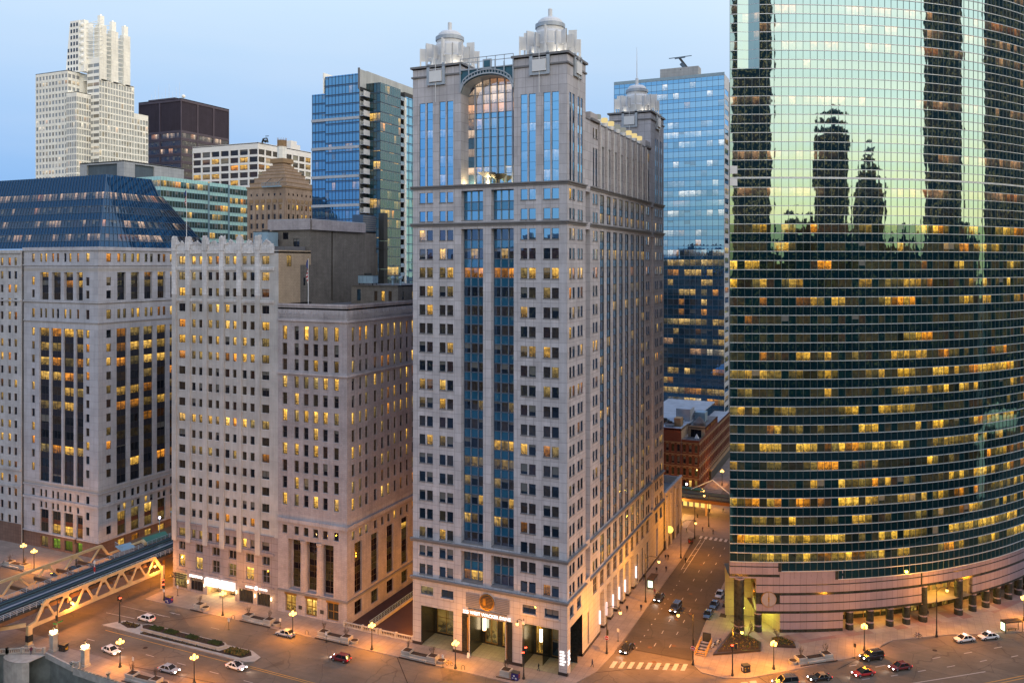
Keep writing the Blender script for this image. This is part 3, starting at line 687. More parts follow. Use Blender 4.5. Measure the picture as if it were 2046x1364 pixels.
crown(-30.2, 5.8, 126.9); crown(-6.0, 5.8, 126.9); crown(-6.0, 73.6, 126.0, 9.0)
# glazed arch between the heads
AX0, AX1, AD = -24.35, -11.9, 3.6
T.wall.poly([(AX0, 0, 100.3), (AX1, 0, 100.3), (AX1, AD, 100.3), (AX0, AD, 100.3)], 'granite_pale')
m = T.part('arch_soffit'); xc = (AX0 + AX1) / 2
ncol = 7; cw = (AX1 - AX0) / ncol
def archz(x, top=123.9, spring=120.4): q = max(0., 1 - ((x - xc) / ((AX1 - AX0) / 2)) ** 2); return spring + (top - spring) * math.sqrt(q)
levels = [101.0, 103.3, 104.9, 107.2, 109.0, 111.3, 113.1, 115.4, 116.6, 118.6, 120.6, 122.4, 123.9]
for j in range(len(levels) - 1):
    za, zb = levels[j], levels[j + 1]
    for k in range(ncol):
        x0, x1 = AX0 + cw * k, AX0 + cw * (k + 1); t0, t1 = min(zb, archz(x0)), min(zb, archz(x1))
        if t0 <= za and t1 <= za: continue
        t0, t1 = max(t0, za), max(t1, za); mm = MB(); g = 'g225_arch_skyglow_lit' if za > 116 or (k == 0 and j % 2) else 'g225_arch'  # upper panes: sky reflection painted as glow; left column: lit rooms
        I = 400 + k; J = 40 + j
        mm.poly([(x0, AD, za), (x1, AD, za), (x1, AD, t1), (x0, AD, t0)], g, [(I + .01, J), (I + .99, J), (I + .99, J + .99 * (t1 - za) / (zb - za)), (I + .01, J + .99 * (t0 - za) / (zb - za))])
        mm.box(x0 + .1, AD - .08, za - .06, x1 - .1, AD - .01, za + .06, 'frame_blue')
        T.add_window(mm, (x0 + cw / 2, AD, (za + zb) / 2), cw * (t0 + t1 - 2 * za) / 2)
for k in range(1, ncol): x = AX0 + cw * k; T.part('mullion').box(x - .11, AD - .45, 100.9, x + .11, AD - .1, archz(x) - .05, 'mullion_pale')
fr = MB(); seg = 18
for rr, dz_, wd in ((0, .35, .28), (0, 1.15, .22)):
    for y in (-.35, 1.2):
        pts = [(AX0 + (AX1 - AX0) * i / seg, y, archz(AX0 + (AX1 - AX0) * i / seg) + dz_) for i in range(seg + 1)]
        for i in range(seg): fr.bar(pts[i], pts[i + 1], wd, 'pale_blue_metal')
for i in range(0, seg + 1):
    x = AX0 + (AX1 - AX0) * i / seg; z = archz(x); fr.bar((x, -.35, z + .3), (x, -.35, z + 1.2), .16, 'pale_blue_metal')
    if i % 3 == 0: fr.bar((x, -.3, z + 1.1), (x, -.3, 126.4 if i % 6 else 127.0), .22, 'pale_blue_metal')
for z in (126.9, 127.8): fr.bar((AX0, -.2, z), (AX1, -.2, z), .12, 'pale_blue_metal')
fr.bar((AX0, -.2, 125.4), (AX1, -.2, 125.4), .22, 'pale_blue_metal')
for i in range(7): x = AX0 + (AX1 - AX0) * i / 6; fr.bar((x, -.2, 125.4), (x, -.2, 127.8), .12, 'pale_blue_metal')
fr.box(-18.9, -.45, 125.2, -16.9, -.1, 127.2, 'pale_blue_metal'); fr.box(-18.6, -.5, 125.5, -17.2, -.42, 126.9, 'teal_panel')
fr.build('arch_frame', T.root)
pn = MB()
for i in range(seg):
    xa, xb = AX0 + (AX1 - AX0) * i / seg, AX0 + (AX1 - AX0) * (i + 1) / seg
    pn.poly([(xa, 0, archz(xa)), (xb, 0, archz(xb)), (xb, 0, 125.4), (xa, 0, 125.4)], 'teal_panel'); pn.poly([(xa, 0, archz(xa)), (xa, AD, archz(xa)), (xb, AD, archz(xb)), (xb, 0, archz(xb))], 'pale_blue_metal')
    pn.poly([(xa, AD, archz(xa)), (xb, AD, archz(xb)), (xb, AD, 125.4), (xa, AD, 125.4)], 'teal_panel')
pn.box(AX0, 0.01, 125.0, AX1, 6.0, 125.35, 'roofing'); pn.build('arch_spandrel', T.root)
ur = MB()
for (x, hh, mt) in ((-18.9, 2.9, 'white_metal'), (-16.3, 2.4, 'steel_dark')):   # bowl-topped urns on the terrace
    ur.lathe((x, 1.6, 100.5), [(1.0, 0), (1.0, .4), (.45, .6), (.45, hh - 1.1), (.9, hh - .8), (1.9, hh - .1), (2.0, hh), (.2, hh - .2)], mt, 14)
ur.build('terrace_urns', T.root)
for x in (AX0 + 1.2, AX1 - 1.2, xc):
    l = bpy.data.lights.new('arch_uplight', 'POINT'); l.energy = 260; l.color = (1., .72, .32); l.shadow_soft_size = .25
    o = bpy.data.objects.new('arch_uplight', l); COL.objects.link(o); o.parent = T.root; o.location = (x, 1.4, 101.2)
# ---- base, front: three portals
ops = [(round(-34.23 - A0, 3), round(-26.2 - A0, 3), 0.0, 8.85, dict(void=True, depth=6.2, reveal='marble_black')), (round(-22.2 - A0, 3), round(-13.85 - A0, 3), 0.0, 8.9, dict(void=True, depth=6.2, reveal='marble_black')),
       (round(-9.95 - A0, 3), round(-1.84 - A0, 3), 0.0, 9.25, dict(void=True, depth=6.2, reveal='marble_black'))]
for u0, u1 in ((-34.3, -31.2), (-29.2, -26.2), (-9.9, -6.9), (-4.95, -1.85)):
    ops.append((round(u0 - A0, 3), round(u1 - A0, 3), 11.4, 13.15, dict(W225, glass='g225', nu=2, sill='granite_pale', so=.2, sh=.4, depth=.4)))
T.facade((A0, 0), 0, 36.32, 0, 14.7, ops, 'granite_pale')
T.facade((A0, 6.2), 0, 36.32, 0, 9.3, [(2.6, 9.6, .5, 7.5, dict(glass='g225_lit', frame='brass', nu=3, nz=2, fw=.12, depth=.2)), (14.8, 17.8, .5, 8.0, dict(glass='g225_lit', frame='brass', nu=2, fw=.14, depth=.2)), (18.9, 22., .5, 8.0, dict(glass='g225_lit', frame='brass', nu=2, fw=.14, depth=.2)),
                                          (26.9, 29.2, .5, 8.5, dict(glass='g225_lit', frame='brass', nu=1, nz=2, fw=.14, depth=.2)), (30.5, 34.2, .5, 7.6, dict(glass='g225', frame='brass', nu=2, nz=2, fw=.12, depth=.2))], 'marble_black')
pf = MB(); pf.box(A0, .02, .0, 0, 6.2, .16, 'portal_floor'); pf.build('portal_floor', T.root)
c_ = MB(); c_.box(A0, .3, 9.35, -.5, 6.3, 9.6, 'shop_stone'); c_.build('portal_ceiling', T.root)
for x0, x1 in ((-24.35, -22.2), (-13.85, -11.9)): T.part('column').box(x0 + .3, -.12, .6, x1 - .3, -.01, 8.9, 'marble_black')
for x in (-22.6, -13.45): T.part('lamp_strip').box(x - .12, -.2, 1.2, x + .12, -.13, 8.3, 'brass')
for x0, x1 in ((-36.4, -34.1), (-26.3, -22.1), (-13.95, -9.85), (-1.95, .08)): T.part('plinth').box(x0, -.10, 0, x1, .5, .75, 'marble_base')
for a_, b__ in ((-23.1, -19.9), (-16.3, -12.9)):
    m = T.part('louver'); m.box(a_, -.08, 10.4, b__, -.01, 13.55, 'louver_grey')
    for k in range(8): m.box(a_, -.16, 10.6 + k * .37, b__, -.08, 10.7 + k * .37, 'ledge_dark')
T.part('name_band').box(-22.6, -.35, 8.85, -13.4, -.02, 10.25, 'shop_stone')
text_mesh('225 WEST WACKER DRIVE', .95, 'sign_glow', (-18.05, -.40, 9.5), (1, 0, 0), name='illuminated_lettering', parent=T.root, bold=.015)
cl_ = MB()
for r_, y, mt in ((1.75, -.28, 'brass'), (1.5, -.34, 'steel_dark')): cl_.tube((-18.1, -.02, 12.2), (-18.1, y, 12.2), r_, r_, mt, 28)
for k in range(9): z = 11.0 + k * .3; hw = math.sqrt(max(.05, 1.5 ** 2 - (z - 12.2) ** 2)); cl_.box(-18.1 - hw, -.42, z, -18.1 + hw, -.35, z + .07, 'brass')
cl_.box(-18.9, -.48, 11.6, -18.2, -.43, 13.0, 'brass'); cl_.build('round_grille', T.root)
for x in (-21.5, -11.4 + 3.4):
    m = MB(); m.tube((x, 5.7, 3.4), (x, 5.7, 6.2), .38, .38, 'lamp_glow_white', 12); m.tube((x, 5.7, 6.2), (x, 5.7, 6.5), .5, .3, 'brass', 12); m.tube((x, 5.7, 3.1), (x, 5.7, 3.4), .3, .5, 'brass', 12); m.build('wall_lantern', T.root)
for x in (-30.2, -21, -18, -15, -8, -4):
    l = bpy.data.lights.new('portal_light', 'POINT'); l.energy = 420; l.color = (1., .62, .16); l.shadow_soft_size = .4
    o = bpy.data.objects.new('portal_light', l); COL.objects.link(o); o.parent = T.root; o.location = (x, 3.2, 8.3)
m = T.part('corner_sign')
for k in range(5):
    z = 4.9 - k * .62; wds = ((.28, .22, .30), (.18, .30, .26, .22), (.34, .24, .26), (.30, .22, .34, .26), (.26, .34, .22))[k]; x = -1.55; y = .3
    for j, w_ in enumerate(wds):
        m.box(x, -.12, z - .19 + .03 * (j % 2), x + w_, -.045, z + .19, 'sign_white'); x += w_ + .05
        m.box(.045, y, z - .19 + .03 * (j % 2), .12, y + w_, z + .17, 'sign_white'); y += w_ + .05
m.box(-1.84, -.04, 2.0, 0, -.01, 5.9, 'granite_pale')
# ---- base, side
glass('louver_dark', (.16, .13, .12), (.3, .3, .3), 1.3, 0, lit=.0001, blinds=0, lo=0)
glass('shop_deco', (.05, .045, .05), (.6, .6, .7), 1.7, .05, lit=.1, blinds=0, wave=1.2, seed=31, lo=.2)
ops = [(1.6, 3.8, 11.3, 13.4, dict(W225, glass='g225', sill='granite_pale', so=.2, depth=.35)), (5.9, 8.35, 11.4, 13.7, dict(W225, glass='g225', sill='granite_pale', so=.2, depth=.35)),
       (1.9, 9.3, 0.0, 9.3, dict(void=True, depth=1.4, reveal='marble_black')), (12.7, 13.6, 1.2, 8.2, dict(glass='louver_dark', depth=.2, frame='ledge_dark'))]
for q, (u0, u1) in enumerate([(16.4, 19.4)] + sbays + [(61.4, 64.5)]):
    ops.append((u0, u1, 10.6, 14.1, dict(glass='shop_deco', nu=2, nz=2, frame='ledge_dark', fw=.12, depth=.3)))
    if 1 <= q <= 6: ops.append((u0, u1, .0, 9.2, dict(void=True, depth=2.8)))
    elif q >= 7: ops.append((u0 + .5, u1 - .5, .8, 8.2, dict(glass='g225', nu=1, nz=2, frame='frame_dark', depth=.35)))
ops.append((71.2, 73.6, 10.8, 13.6, dict(W225, glass='g225'))); ops.append((76.3, 78.8, 10.8, 13.6, dict(W225, glass='g225'))); ops.append((72, 74, 1.0, 8.8, dict(void=True, depth=.9)))
T.facade((0, 0), 90, BL, 0, 14.7, ops, 'granite_pale')
T.facade((-2.8, 20.0), 90, 32, 0, 9.3, [(1.4 + 5 * k, 4.3 + 5 * k, .6, 6.5, dict(glass='g225', frame='frame_dark', nu=2, depth=.2)) for k in range(6)], 'marble_black')
T.facade((-6.2, 2), 90, 9, 0, 9.3, [], 'marble_black')
T.part('plinth').box(-.5, 9.3, 0, .10, 21.4, .7, 'marble_base')
for k in range(6): T.part('plinth').box(-.9, 24.3 + 5 * k, 0, .10, 26.45 + 5 * k, .7, 'marble_base')
T.part('plinth').box(-.5, 54.4, 0, .10, 80.9, .7, 'marble_base')
for k in range(7):
    bb = 20.7 + 5 * k
    if k == 5: continue
    m = MB(); m.box(.05, bb - .14, 2.6, .35, bb + .14, 5.6, 'tube_glow'); m.box(0, bb - .2, 2.5, .3, bb + .2, 2.6, 'steel_dark'); m.build('tube_light', T.root)
    l = bpy.data.lights.new('tube_lamp', 'POINT'); l.energy = 22; l.color = (1., .72, .55); l.shadow_soft_size = .3
    o = bpy.data.objects.new('tube_lamp', l); COL.objects.link(o); o.parent = T.root; o.location = (1.2, bb, 4.2)
T.finish(wname='window')

# ------------------------------------------------------------------ 205: slim pale terracotta-topped block
N = Building('office_block', 'slim pale stone office block with a jagged white terracotta crown and grey base', 'office building', (-92, 1.5, 0))
wcols = [(-107.2, -105.0), (-102.8, -101.5), (-100.35, -99.0), (-97.3, -95.95), (-94.8, -93.45), (-91.75, -90.3), (-89.2, -87.8), (-86.15, -84.8), (-83.65, -82.3), (-80.05, -77.75)]
X0, X1 = -109.2, -74.9
f205 = 4.03; ztop = 85.8
def m205(z): return 'c205_base' if z < 17.5 else 'c205' 
m205.breaks = [17.5]
ops = []
for k in range(17):
    z1 = round(ztop - f205 * k, 3); z0 = round(z1 - 2.05, 3)
    for c_, (a, b_) in enumerate(wcols):
        p = {0: .95, 1: .5, 3: .55, 4: .5, 6: .97, 7: .3, 10: .55, 12: .45, 2: .1}.get(k, .05)
        wide = b_ - a > 2
        ops.append((round(a - X0, 3), round(b_ - X0, 3), z0, z1, dict(glass='g205_lit' if rg.random() < p else 'g205', nu=2 if wide else 1, frame='frame_bronze', fw=.08, depth=.3, sill='c205_white', so=.10, sh=.14)))
for a, b_ in wcols: ops.append((round(a - X0, 3), round(b_ - X0, 3), 13.9, 16.0, dict(glass='g205_lit' if rg.random() < .75 else 'g205', frame='frame_bronze', fw=.08, depth=.35)))
low = [(-107.2, -105.0), (-101.5, -99.1), (-96.0, -93.5), (-90.6, -88.1), (-85.0, -82.5), (-79.9, -77.6)]
for z0, z1, nz in ((10.4, 12.5, 1), (6.1, 9.2, 2)):
    for j, (a, b_) in enumerate(low): ops.append((round(a - X0, 3), round(b_ - X0, 3), z0, z1, dict(glass='g205_lit' if (j < 2 and z0 < 8) or (j == 4 and z0 < 8) else 'g205', nu=2, nz=nz, frame='c205_base', fw=.10, md=.1, depth=.4)))
shops = [(-108.6, -104.4, 0.6, 4.3, 'g205_lit'), (-103.2, -99.0, .6, 3.7, 'g205'), (-97.6, -93.6, 0, 2.7, None), (-92.8, -88.5, 0, 2.6, None), (-87.2, -82.8, .3, 3.5, 'g205'), (-81.5, -77.5, .3, 3.4, 'g205')]
for a, b_, z0, z1, g in shops:
    ops.append((round(a - X0, 3), round(b_ - X0, 3), z0, z1, dict(void=True, depth=3.5, reveal='lit_wall_yellow' if False else 'shop_stone') if g is None else dict(glass=g, nu=4, frame='frame_dark', fw=.1, depth=.4)))
N.facade((X0, 1.5), 0, X1 - X0, 0, 87.2, ops, m205)
N.facade((X0, 5.0), 0, X1 - X0, 0, 4, [(12, 21, .4, 3.4, dict(glass='g205_lit', nu=5, frame='brass', fw=.1, depth=.1))], 'shop_stone')
for x in (-95.6, -90.6):
    l = bpy.data.lights.new('entrance_light', 'POINT'); l.energy = 700; l.color = (1., .68, .25); l.shadow_soft_size = .4
    o = bpy.data.objects.new('entrance_light', l); COL.objects.link(o); o.parent = N.root; o.location = Vector((x, 2.6, 2.3)) - Vector((-92, 1.5, 0))
D205 = 12.4
N.facade((X0, 1.5 + D205), 270, D205, 0, 87.2, [], 'c205'); N.facade((X1, 1.5), 90, 8.2, 0, 87.2, [(3.0, 4.8, 83.2, 86.0, dict(glass='g205_lit', nu=2, nz=2, frame='frame_dark', depth=.1))], 'brick_tan'); N.facade((X1, 9.7), 90, 4.2, 83.6, 87.2, [], 'brick_tan'); N.facade((X1, 9.7), 90, 4.2, 0, 83.6, [(1.2, 2.0, 78.4, 80.4, dict(glass='g205', depth=.1))], 'brick_grey')
N.facade((X1, 1.5 + D205), 180, X1 - X0, 0, 87.2, [], 'brick_grey')
N.roof([(X0, 1.5), (X1, 1.5), (X1, 13.9), (X0, 13.9)], 86.9)
# pilasters, string courses
piers = [-108.6, -103.9, -98.15 - .02, -92.6, -87.0, -81.2]
for x in piers: N.part('pilaster').box(x - .75, 1.18, 12.6, x + .75, 1.5, 76, 'c205'); N.part('pilaster').box(x - .75, 1.12, 76, x + .75, 1.5, 90.6, 'c205_white')
for z, h, mt in ((86.4, 1.2, 'c205_white'), (82.2, .9, 'c205_white'), (74.2, .8, 'c205_white'), (12.9, .6, 'c205_base'), (17.3, .35, 'c205_base'), (4.9, .4, 'c205_base')):
    for i in range(len(piers)):
        a = piers[i] + .75; b_ = piers[i + 1] - .75 if i + 1 < len(piers) else -76.2
        N.part('string_course').box(a, 1.28, z, b_, 1.5, z + h, mt)
# jagged crown: tall posts and ragged finials between
cr = MB(); rr = random.Random(3)
for i, x in enumerate(piers):
    cr.box(x - .72, 1.0, 87.2, x + .72, 2.2, 89.9, 'c205_white'); cr.box(x - .5, .95, 89.9, x + .5, 2.1, 90.5, 'c205_white')
    for j in range(5): cr.cbox((x + rr.uniform(-.7, .7), 1.6 + rr.uniform(-.4, .4), 90.1), (rr.uniform(.2, .5), rr.uniform(.2, .5), rr.uniform(.5, 1.0)), 'c205_white', rr.uniform(0, 1))
    a = x + .85; b_ = piers[i + 1] - .85 if i + 1 < len(piers) else -76.6
    cr.box(a, 1.35, 87.2, b_, 2.0, 88.3, 'c205_white'); n_ = 9
    for j in range(n_):
        xx = a + (b_ - a) * (j + .5) / n_; h = .5 + 1.1 * max(0, 1 - abs(j - 4) / 3.2) * rr.uniform(.6, 1.1)
        cr.cbox((xx, 1.65, 88.3), ((b_ - a) / n_ * rr.uniform(.55, 1.05), rr.uniform(.35, .6), h), 'c205_white', rr.uniform(-.3, .3))
        if rr.random() < .6: cr.sphere((xx, 1.4, 88.3 + h), .22, 'c205_white', 6, 4)
N_crown = cr.build('terracotta_crown', N.root)
# relief blocks on the upper string courses
rl = MB()
for z in (82.3, 74.3):
    for k in range(110):
        x = -108 + k * .29
        if min(abs(x - p) for p in piers) > .8: rl.cbox((x, 1.24, z + rr.uniform(0, .15)), (.16, .12, .5 + rr.uniform(0, .15)), 'c205_white')
for k in range(150): rl.cbox((-108 + rr.random() * 31, 1.30, 86.3 + rr.random() * 1.4), (.25, .2, .2), 'c205_white', rr.random())
rl.build('relief_ornament', N.root)
# illuminated shop signs
for a, b_ in ((-97.8, -93.5), (-92.9, -88.4)):
    m = MB(); m.box(a, .8, 2.75, b_, 1.45, 4.6, 'sign_white'); m.build('lit_sign_panel', N.root)
    text_mesh('205', .9, 'louver_grey', ((a + b_) / 2, .76, 3.65), (1, 0, 0), name='sign_number', parent=N.root)
text_mesh('BLUE INTERIORS' if False else 'SILK ROAD', .1, 'sign_glow', (0, 0, -50), (1, 0, 0)) if False else None
m = MB(); x = -103.4
for w_ in (.35, .3, .22, .3, .12, .34, .26, .34, .2, .3, .3, .22, .3): m.box(x, 1.25, 3.95 + .05 * (len(m.v) % 3), x + w_, 1.38, 4.55, 'sign_glow'); x += w_ + .06
m.build('lit_shop_lettering', N.root)
text_mesh('DUNKIN', .62, 'sign_glow', (-83.8, 1.34, 4.35), (1, 0, 0), name='lit_shop_lettering', parent=N.root, bold=.02); text_mesh('DONUTS', .62, 'sign_glow', (-79.5, 1.34, 4.35), (1, 0, 0), name='lit_shop_lettering', parent=N.root, bold=.02)
m = MB(); m.tube((-81.65, 1.45, 4.4), (-81.65, 1.2, 4.4), .5, .5, 'sign_glow', 14); m.build('lit_sign_disc', N.root)
for x in (-104.0, -98.4, -87.9, -82.1, -77.0):
    m = MB(); m.box(x - .09, 1.25, 2.1, x + .09, 1.42, 2.9, 'lamp_glow_white'); m.build('wall_lamp', N.root)
    l = bpy.data.lights.new('wall_lamp_light', 'POINT'); l.energy = 90; l.color = (1., .5, .15); l.shadow_soft_size = .2; o = bpy.data.objects.new('wall_lamp_light', l); COL.objects.link(o); o.parent = N.root; o.location = Vector((x, .9, 2.5)) - Vector((-92, 1.5, 0))
for k in range(3):   # shop canopy at the corner
    N.part('canopy').box(-109.0, 0.1 + .4 * k, 3.5 + .3 * k, -104.2, .5 + .4 * k, 3.62 + .3 * k, 'steel_dark')
# roof works behind the crown
m = MB(); m.prism([(-82.5, 5.0), (-76.0, 5.0), (-76.0, 13.0), (-82.5, 13.0)], 87, 88.2, 'roofing')
m.build('roof_platform', N.root)
N.finish()
# brick service block behind, with its metal cap
K = Building('brick_block', 'windowless grey brick service block with a pale parapet cap', 'building', (-75.2, 14, 0))
kx, ky = -75.2, 13.95
K.facade((kx - 12.4, ky), 0, 12.4, 60, 94.7, [(3.6, 5.4, 90.2, 92.0, dict(glass='g205', depth=.2)), (7.0, 9.0, 88.0, 90.4, dict(glass='g205', nu=2, depth=.2)), (1.0, 2.4, 88.2, 90.2, dict(glass='g205', depth=.2))], 'brick_grey')
K.facade((kx, ky), 90, 24, 60, 94.7, [(9.0, 9.5, 70, 92.4, dict(void=True, depth=.12))], 'brick_grey'); K.facade((kx - .6, ky + 24), 90, 7, 60, 93.0, [], 'brick_grey'); K.facade((kx - 34, ky + 31), 270, 31, 60, 87, [], 'brick_grey'); K.facade((kx, ky + 31), 180, 34, 60, 87, [], 'brick_grey')
for P, ang, W in (((kx - 13.2, ky - .35), 0, 13.6), ((kx + .35, ky), 90, 24)): K.band(P, ang, W, 92.6, 2.6, .3, 'c211', 'parapet_cap')
K.part('parapet_cap').box(kx - 13.2, ky - .3, 95.2, kx + .4, ky + 24, 95.4, 'roof_white'); K.part('service_column').box(kx - 13.0, ky + 2, 86.9, kx - 12.4, ky + 2.6, 92.6, 'steel_dark')
K.part('roof').prism([(kx - 34, ky), (kx - 12.4, ky), (kx - 12.4, ky + 31), (kx - 34, ky + 31)], 86.5, 86.9, 'roofing'); K.part('roof').prism([(kx - 12.4, ky + 24), (kx - .6, ky + 24), (kx - .6, ky + 31), (kx - 12.4, ky + 31)], 92.6, 93.0, 'roofing'); K.part('rear_wall').box(kx - 12.4, ky + 23.8, 86, kx - .1, ky + 24, 94.6, 'brick_grey'); K.part('side_wall').box(kx - 12.4, ky + .1, 86, kx - 12.2, ky + 23.8, 94.6, 'brick_grey')
K.finish()
def roof_unit(name, label, x, y, z, w_, d_, h_, mt, disc=True, grp=None):
    m = MB(); m.box(0, 0, .4, w_, d_, h_, mt)
    for k in range(int(w_ / 1.2)): m.box(.3 + k * 1.2, -.05, .7, .36 + k * 1.2, -.002, h_ - .3, 'frame_blue')
    for xx in (.2, w_ - .4): m.box(xx, .2, 0, xx + .2, .4, .4, 'steel_dark'); m.box(xx, d_ - .4, 0, xx + .2, d_ - .2, .4, 'steel_dark')
    m.box(-.1, -.1, h_, w_ + .1, d_ + .1, h_ + .1, 'steel_dark'); m.lathe((w_ * .5, d_ * .5, h_ + .1), [(1.0, 0), (1.0, .5), (.8, .5), (.75, .1)], 'steel_dark', 14)
    if disc: m.tube((w_ * .35, -.02, h_ * .6), (w_ * .35, -.08, h_ * .6), .5, .5, 'sign_blue', 14)
    o = m.build(name); o.location = (x, y, z); return tag(o, label, 'rooftop unit', grp)
plain('sign_blue', (.02, .16, .6), .5)
roof_unit('cooling_tower', 'pale blue cooling tower with a round badge behind the jagged terracotta crown', -88.6, 8.2, 87, 4.6, 4, 5.0, 'unit_blue')
roof_unit('cooling_tower', 'long blue metal cooling unit on the roof beside the granite tower', -50.2, 34, 74.2, 12, 6, 5.4, 'unit_blue')
roof_unit('air_handler', 'small pale air handling box on the low brick parapet', -67.5, 24, 78.4, 4.6, 2.5, 2.4, 'unit_blue', False)
m = MB()
for k in range(4):   # dark stack and duct rising at the rear corner of the block
    m.box(-75.2, 45.4, 66 + k * 8.2, -73.4, 47.4, 66 + k * 8.2 + 8.0, 'steel_dark')
for z in (72, 80, 88): m.box(-76.5, 45.1, z, -73.2, 47.6, z + .3, 'steel_dark')
m.box(-79.5, 38.4, 93.0, -75.8, 44.8, 97.8, 'dark_blue_metal'); m.obox((-79.5, 37.4, 93), (3.7, 0, 0), (0, 1, 0), (0, .4, 2.0), 'steel_dark')
for k in range(7): m.box(-75.8, 38.4, 93.4 + k * .62, -75.7, 44.8, 93.7 + k * .62, 'ledge_dark')
tag(m.build('exhaust_stack'), 'dark ribbed exhaust stack and louvred plant box at the edge of the brick block', 'exhaust stack')

# ------------------------------------------------------------------ 211: bank building with tall columned windows
Bk = Building('bank_building', 'stone bank building with tall dark columned windows above three brass doorways', 'bank', (-65, 1.3, 0))
Y0 = 1.3; BX0, BX1 = -74.9, -54.8; BD = 44
def m211(z): return 'c211_trim' if z > 69.5 or 22.0 < z < 24.2 else 'c211'
m211.breaks = [69.5, 24.2, 22.0]
bc = [(-73.55, -72.15), (-70.0, -68.7), (-67.25, -65.85), (-64.45, -63.05), (-61.65, -60.3), (-58.5, -57.15)]
sc = [(1.9, 3.1), (4.9, 6.0), (7.4, 8.6), (11.1, 12.4), (14.3, 15.5), (17.1, 18.3), (20.1, 21.2), (23.0, 24.2), (26.0, 27.1), (28.9, 30.0), (31.8, 33.0), (34.8, 36.0), (38, 39.1), (41, 42.1)]
f211 = 4.0; rows = [(65.7, 69.0, .9)] + [(62.0, 64.9, .02), (58.4 - .0, 61.1, .06)] + [(54.2 - 4.02 * k, 57.0 - 4.02 * k, {0: .55, 2: .55, 7: .55}.get(k, .06)) for k in range(8)] + [(19.2, 21.2, .0)]
rows = [(a, b_, p) for a, b_, p in rows]
ops = []; ops2 = []
for z0, z1, p in rows:
    if 22 < (z0 + z1) / 2 < 24.4: continue
    for a, b_ in bc:
        ops.append((round(a - BX0, 3), round(b_ - BX0, 3), z0, z1, dict(glass='g205_lit' if rg.random() < p else 'g211', nz=2 if z1 - z0 > 2.5 else 1, frame='frame_bronze', fw=.09, depth=.4, sill='c211_trim', so=.1, sh=.15)))
    for i, (a, b_) in enumerate(sc):
        ops2.append((a, b_, z0, z1, dict(glass='g205_lit' if rg.random() < max(p * .8, .10 if z0 > 19.5 else .55) else 'g211', nz=2 if z1 - z0 > 2.5 else 1, frame='frame_bronze', fw=.09, depth=.4)))
ops.append((3.1, 16.3, 5.9, 18.0, dict(void=True, depth=1.3)))
for a, b_ in ((-72.7, -69.5), (-66.7, -63.4), (-60.5, -57.2)): ops.append((round(a - BX0, 3), round(b_ - BX0, 3), .5, 4.6, dict(glass='g205', nu=2, nz=2, frame='brass', fw=.2, depth=.5)))
Bk.facade((BX0, Y0), 0, 20.1, 0, 74.2, ops, m211)
tallw = [(.5, 3.3), (5.2, 8.0), (9.9, 12.7)]
Bk.facade((BX0 + 3.1, Y0 + 1.3), 0, 13.2, 5.9, 18.0, [(a, b_, 6.2, 17.9, dict(rows=[(6.2 + 1.46 * i, 6.2 + 1.46 * (i + 1), 'g211_tall') for i in range(8)], glass='g211_tall', nu=2, frame='frame_bronze', fw=.09, depth=.15)) for a, b_ in tallw], 'c211')
for x in (4.25 + 3.1, 9.0 + 3.1): 
    for k in range(1): Bk.part('column').lathe((BX0 + x, Y0 + .75, 5.9), [(1.05, 0), (1.0, .5), (.92, 11.2), (1.05, 11.6), (1.05, 12.1)], 'c211', 20)
for P, ang, W in (((BX0, Y0), 0, 20.1), ((BX1, Y0), 90, BD)):
    for z, h, o_, mt in ((70.2, .5, .45, 'c211_trim'), (73.9, .5, .2, 'c211_trim'), (57.5, .45, .35, 'c211_trim'), (22.0, .9, .35, 'c211_trim'), (5.2, .45, .3, 'ledge_dark')):
        Bk.band(P, ang, W + (o_ if ang == 0 else 0), z, h, o_, mt)
rl = MB()
for k in range(52): rl.cbox((BX0 + .4 + k * .38, Y0 - .1, 71.0 + .2 * (k % 2)), (.2, .2, .9 if k % 5 else 1.4), 'c211_trim')
for k in range(110): rl.cbox((BX1 + .1, Y0 + .4 + k * .39, 71.0 + .2 * (k % 2)), (.2, .2, .9 if k % 5 else 1.4), 'c211_trim')
rl.build('frieze_ornament', Bk.root)
sidebig = [(3.0 + 6.9 * k, 6.0 + 6.9 * k) for k in range(6)]
for a, b_ in sidebig:
    if a > 3 and a < 100: pass
ops2 = [o for o in ops2]
for a, b_ in sidebig:
    ops2.append((round(a, 3), round(b_, 3), 6.3, 18.2, dict(rows=[(6.3 + 1.49 * i, 6.3 + 1.49 * (i + 1), 'g211_tall') for i in range(8)], glass='g211_tall', nu=2, frame='frame_bronze', fw=.09, depth=.5)))
    ops2.append((round(a, 3), round(b_, 3), 1.2, 4.4, dict(glass='g211_tall', nu=2, nz=2, frame='frame_dark', fw=.1, depth=.4)))
Bk.facade((BX1, Y0), 90, BD, 0, 74.2, ops2, m211)
Bk.facade((BX0, Y0 + BD), 270, BD, 0, 74.2, [], 'brick_grey'); Bk.facade((BX1, Y0 + BD), 180, 20.1, 0, 74.2, [], 'brick_grey')
Bk.roof([(BX0, Y0), (BX1, Y0), (BX1, Y0 + BD), (BX0, Y0 + BD)], 73.4)
Bk.part('door_surround').box(-72.9, Y0 - .1, 4.6, -69.3, Y0 - .01, 5.1, 'brass'); Bk.part('door_surround').box(-66.9, Y0 - .1, 4.6, -63.2, Y0 - .01, 5.1, 'brass'); Bk.part('door_surround').box(-60.7, Y0 - .1, 4.6, -57, Y0 - .01, 5.1, 'brass')
text_mesh('211', .8, 'brass', (-65.1, Y0 + .3, 4.0), (1, 0, 0), name='door_number', parent=Bk.root)
for x in (-68.2, -61.9): Bk.part('plaque').box(x - .5, Y0 - .08, 1.6, x + .5, Y0 - .01, 2.5, 'steel_dark')
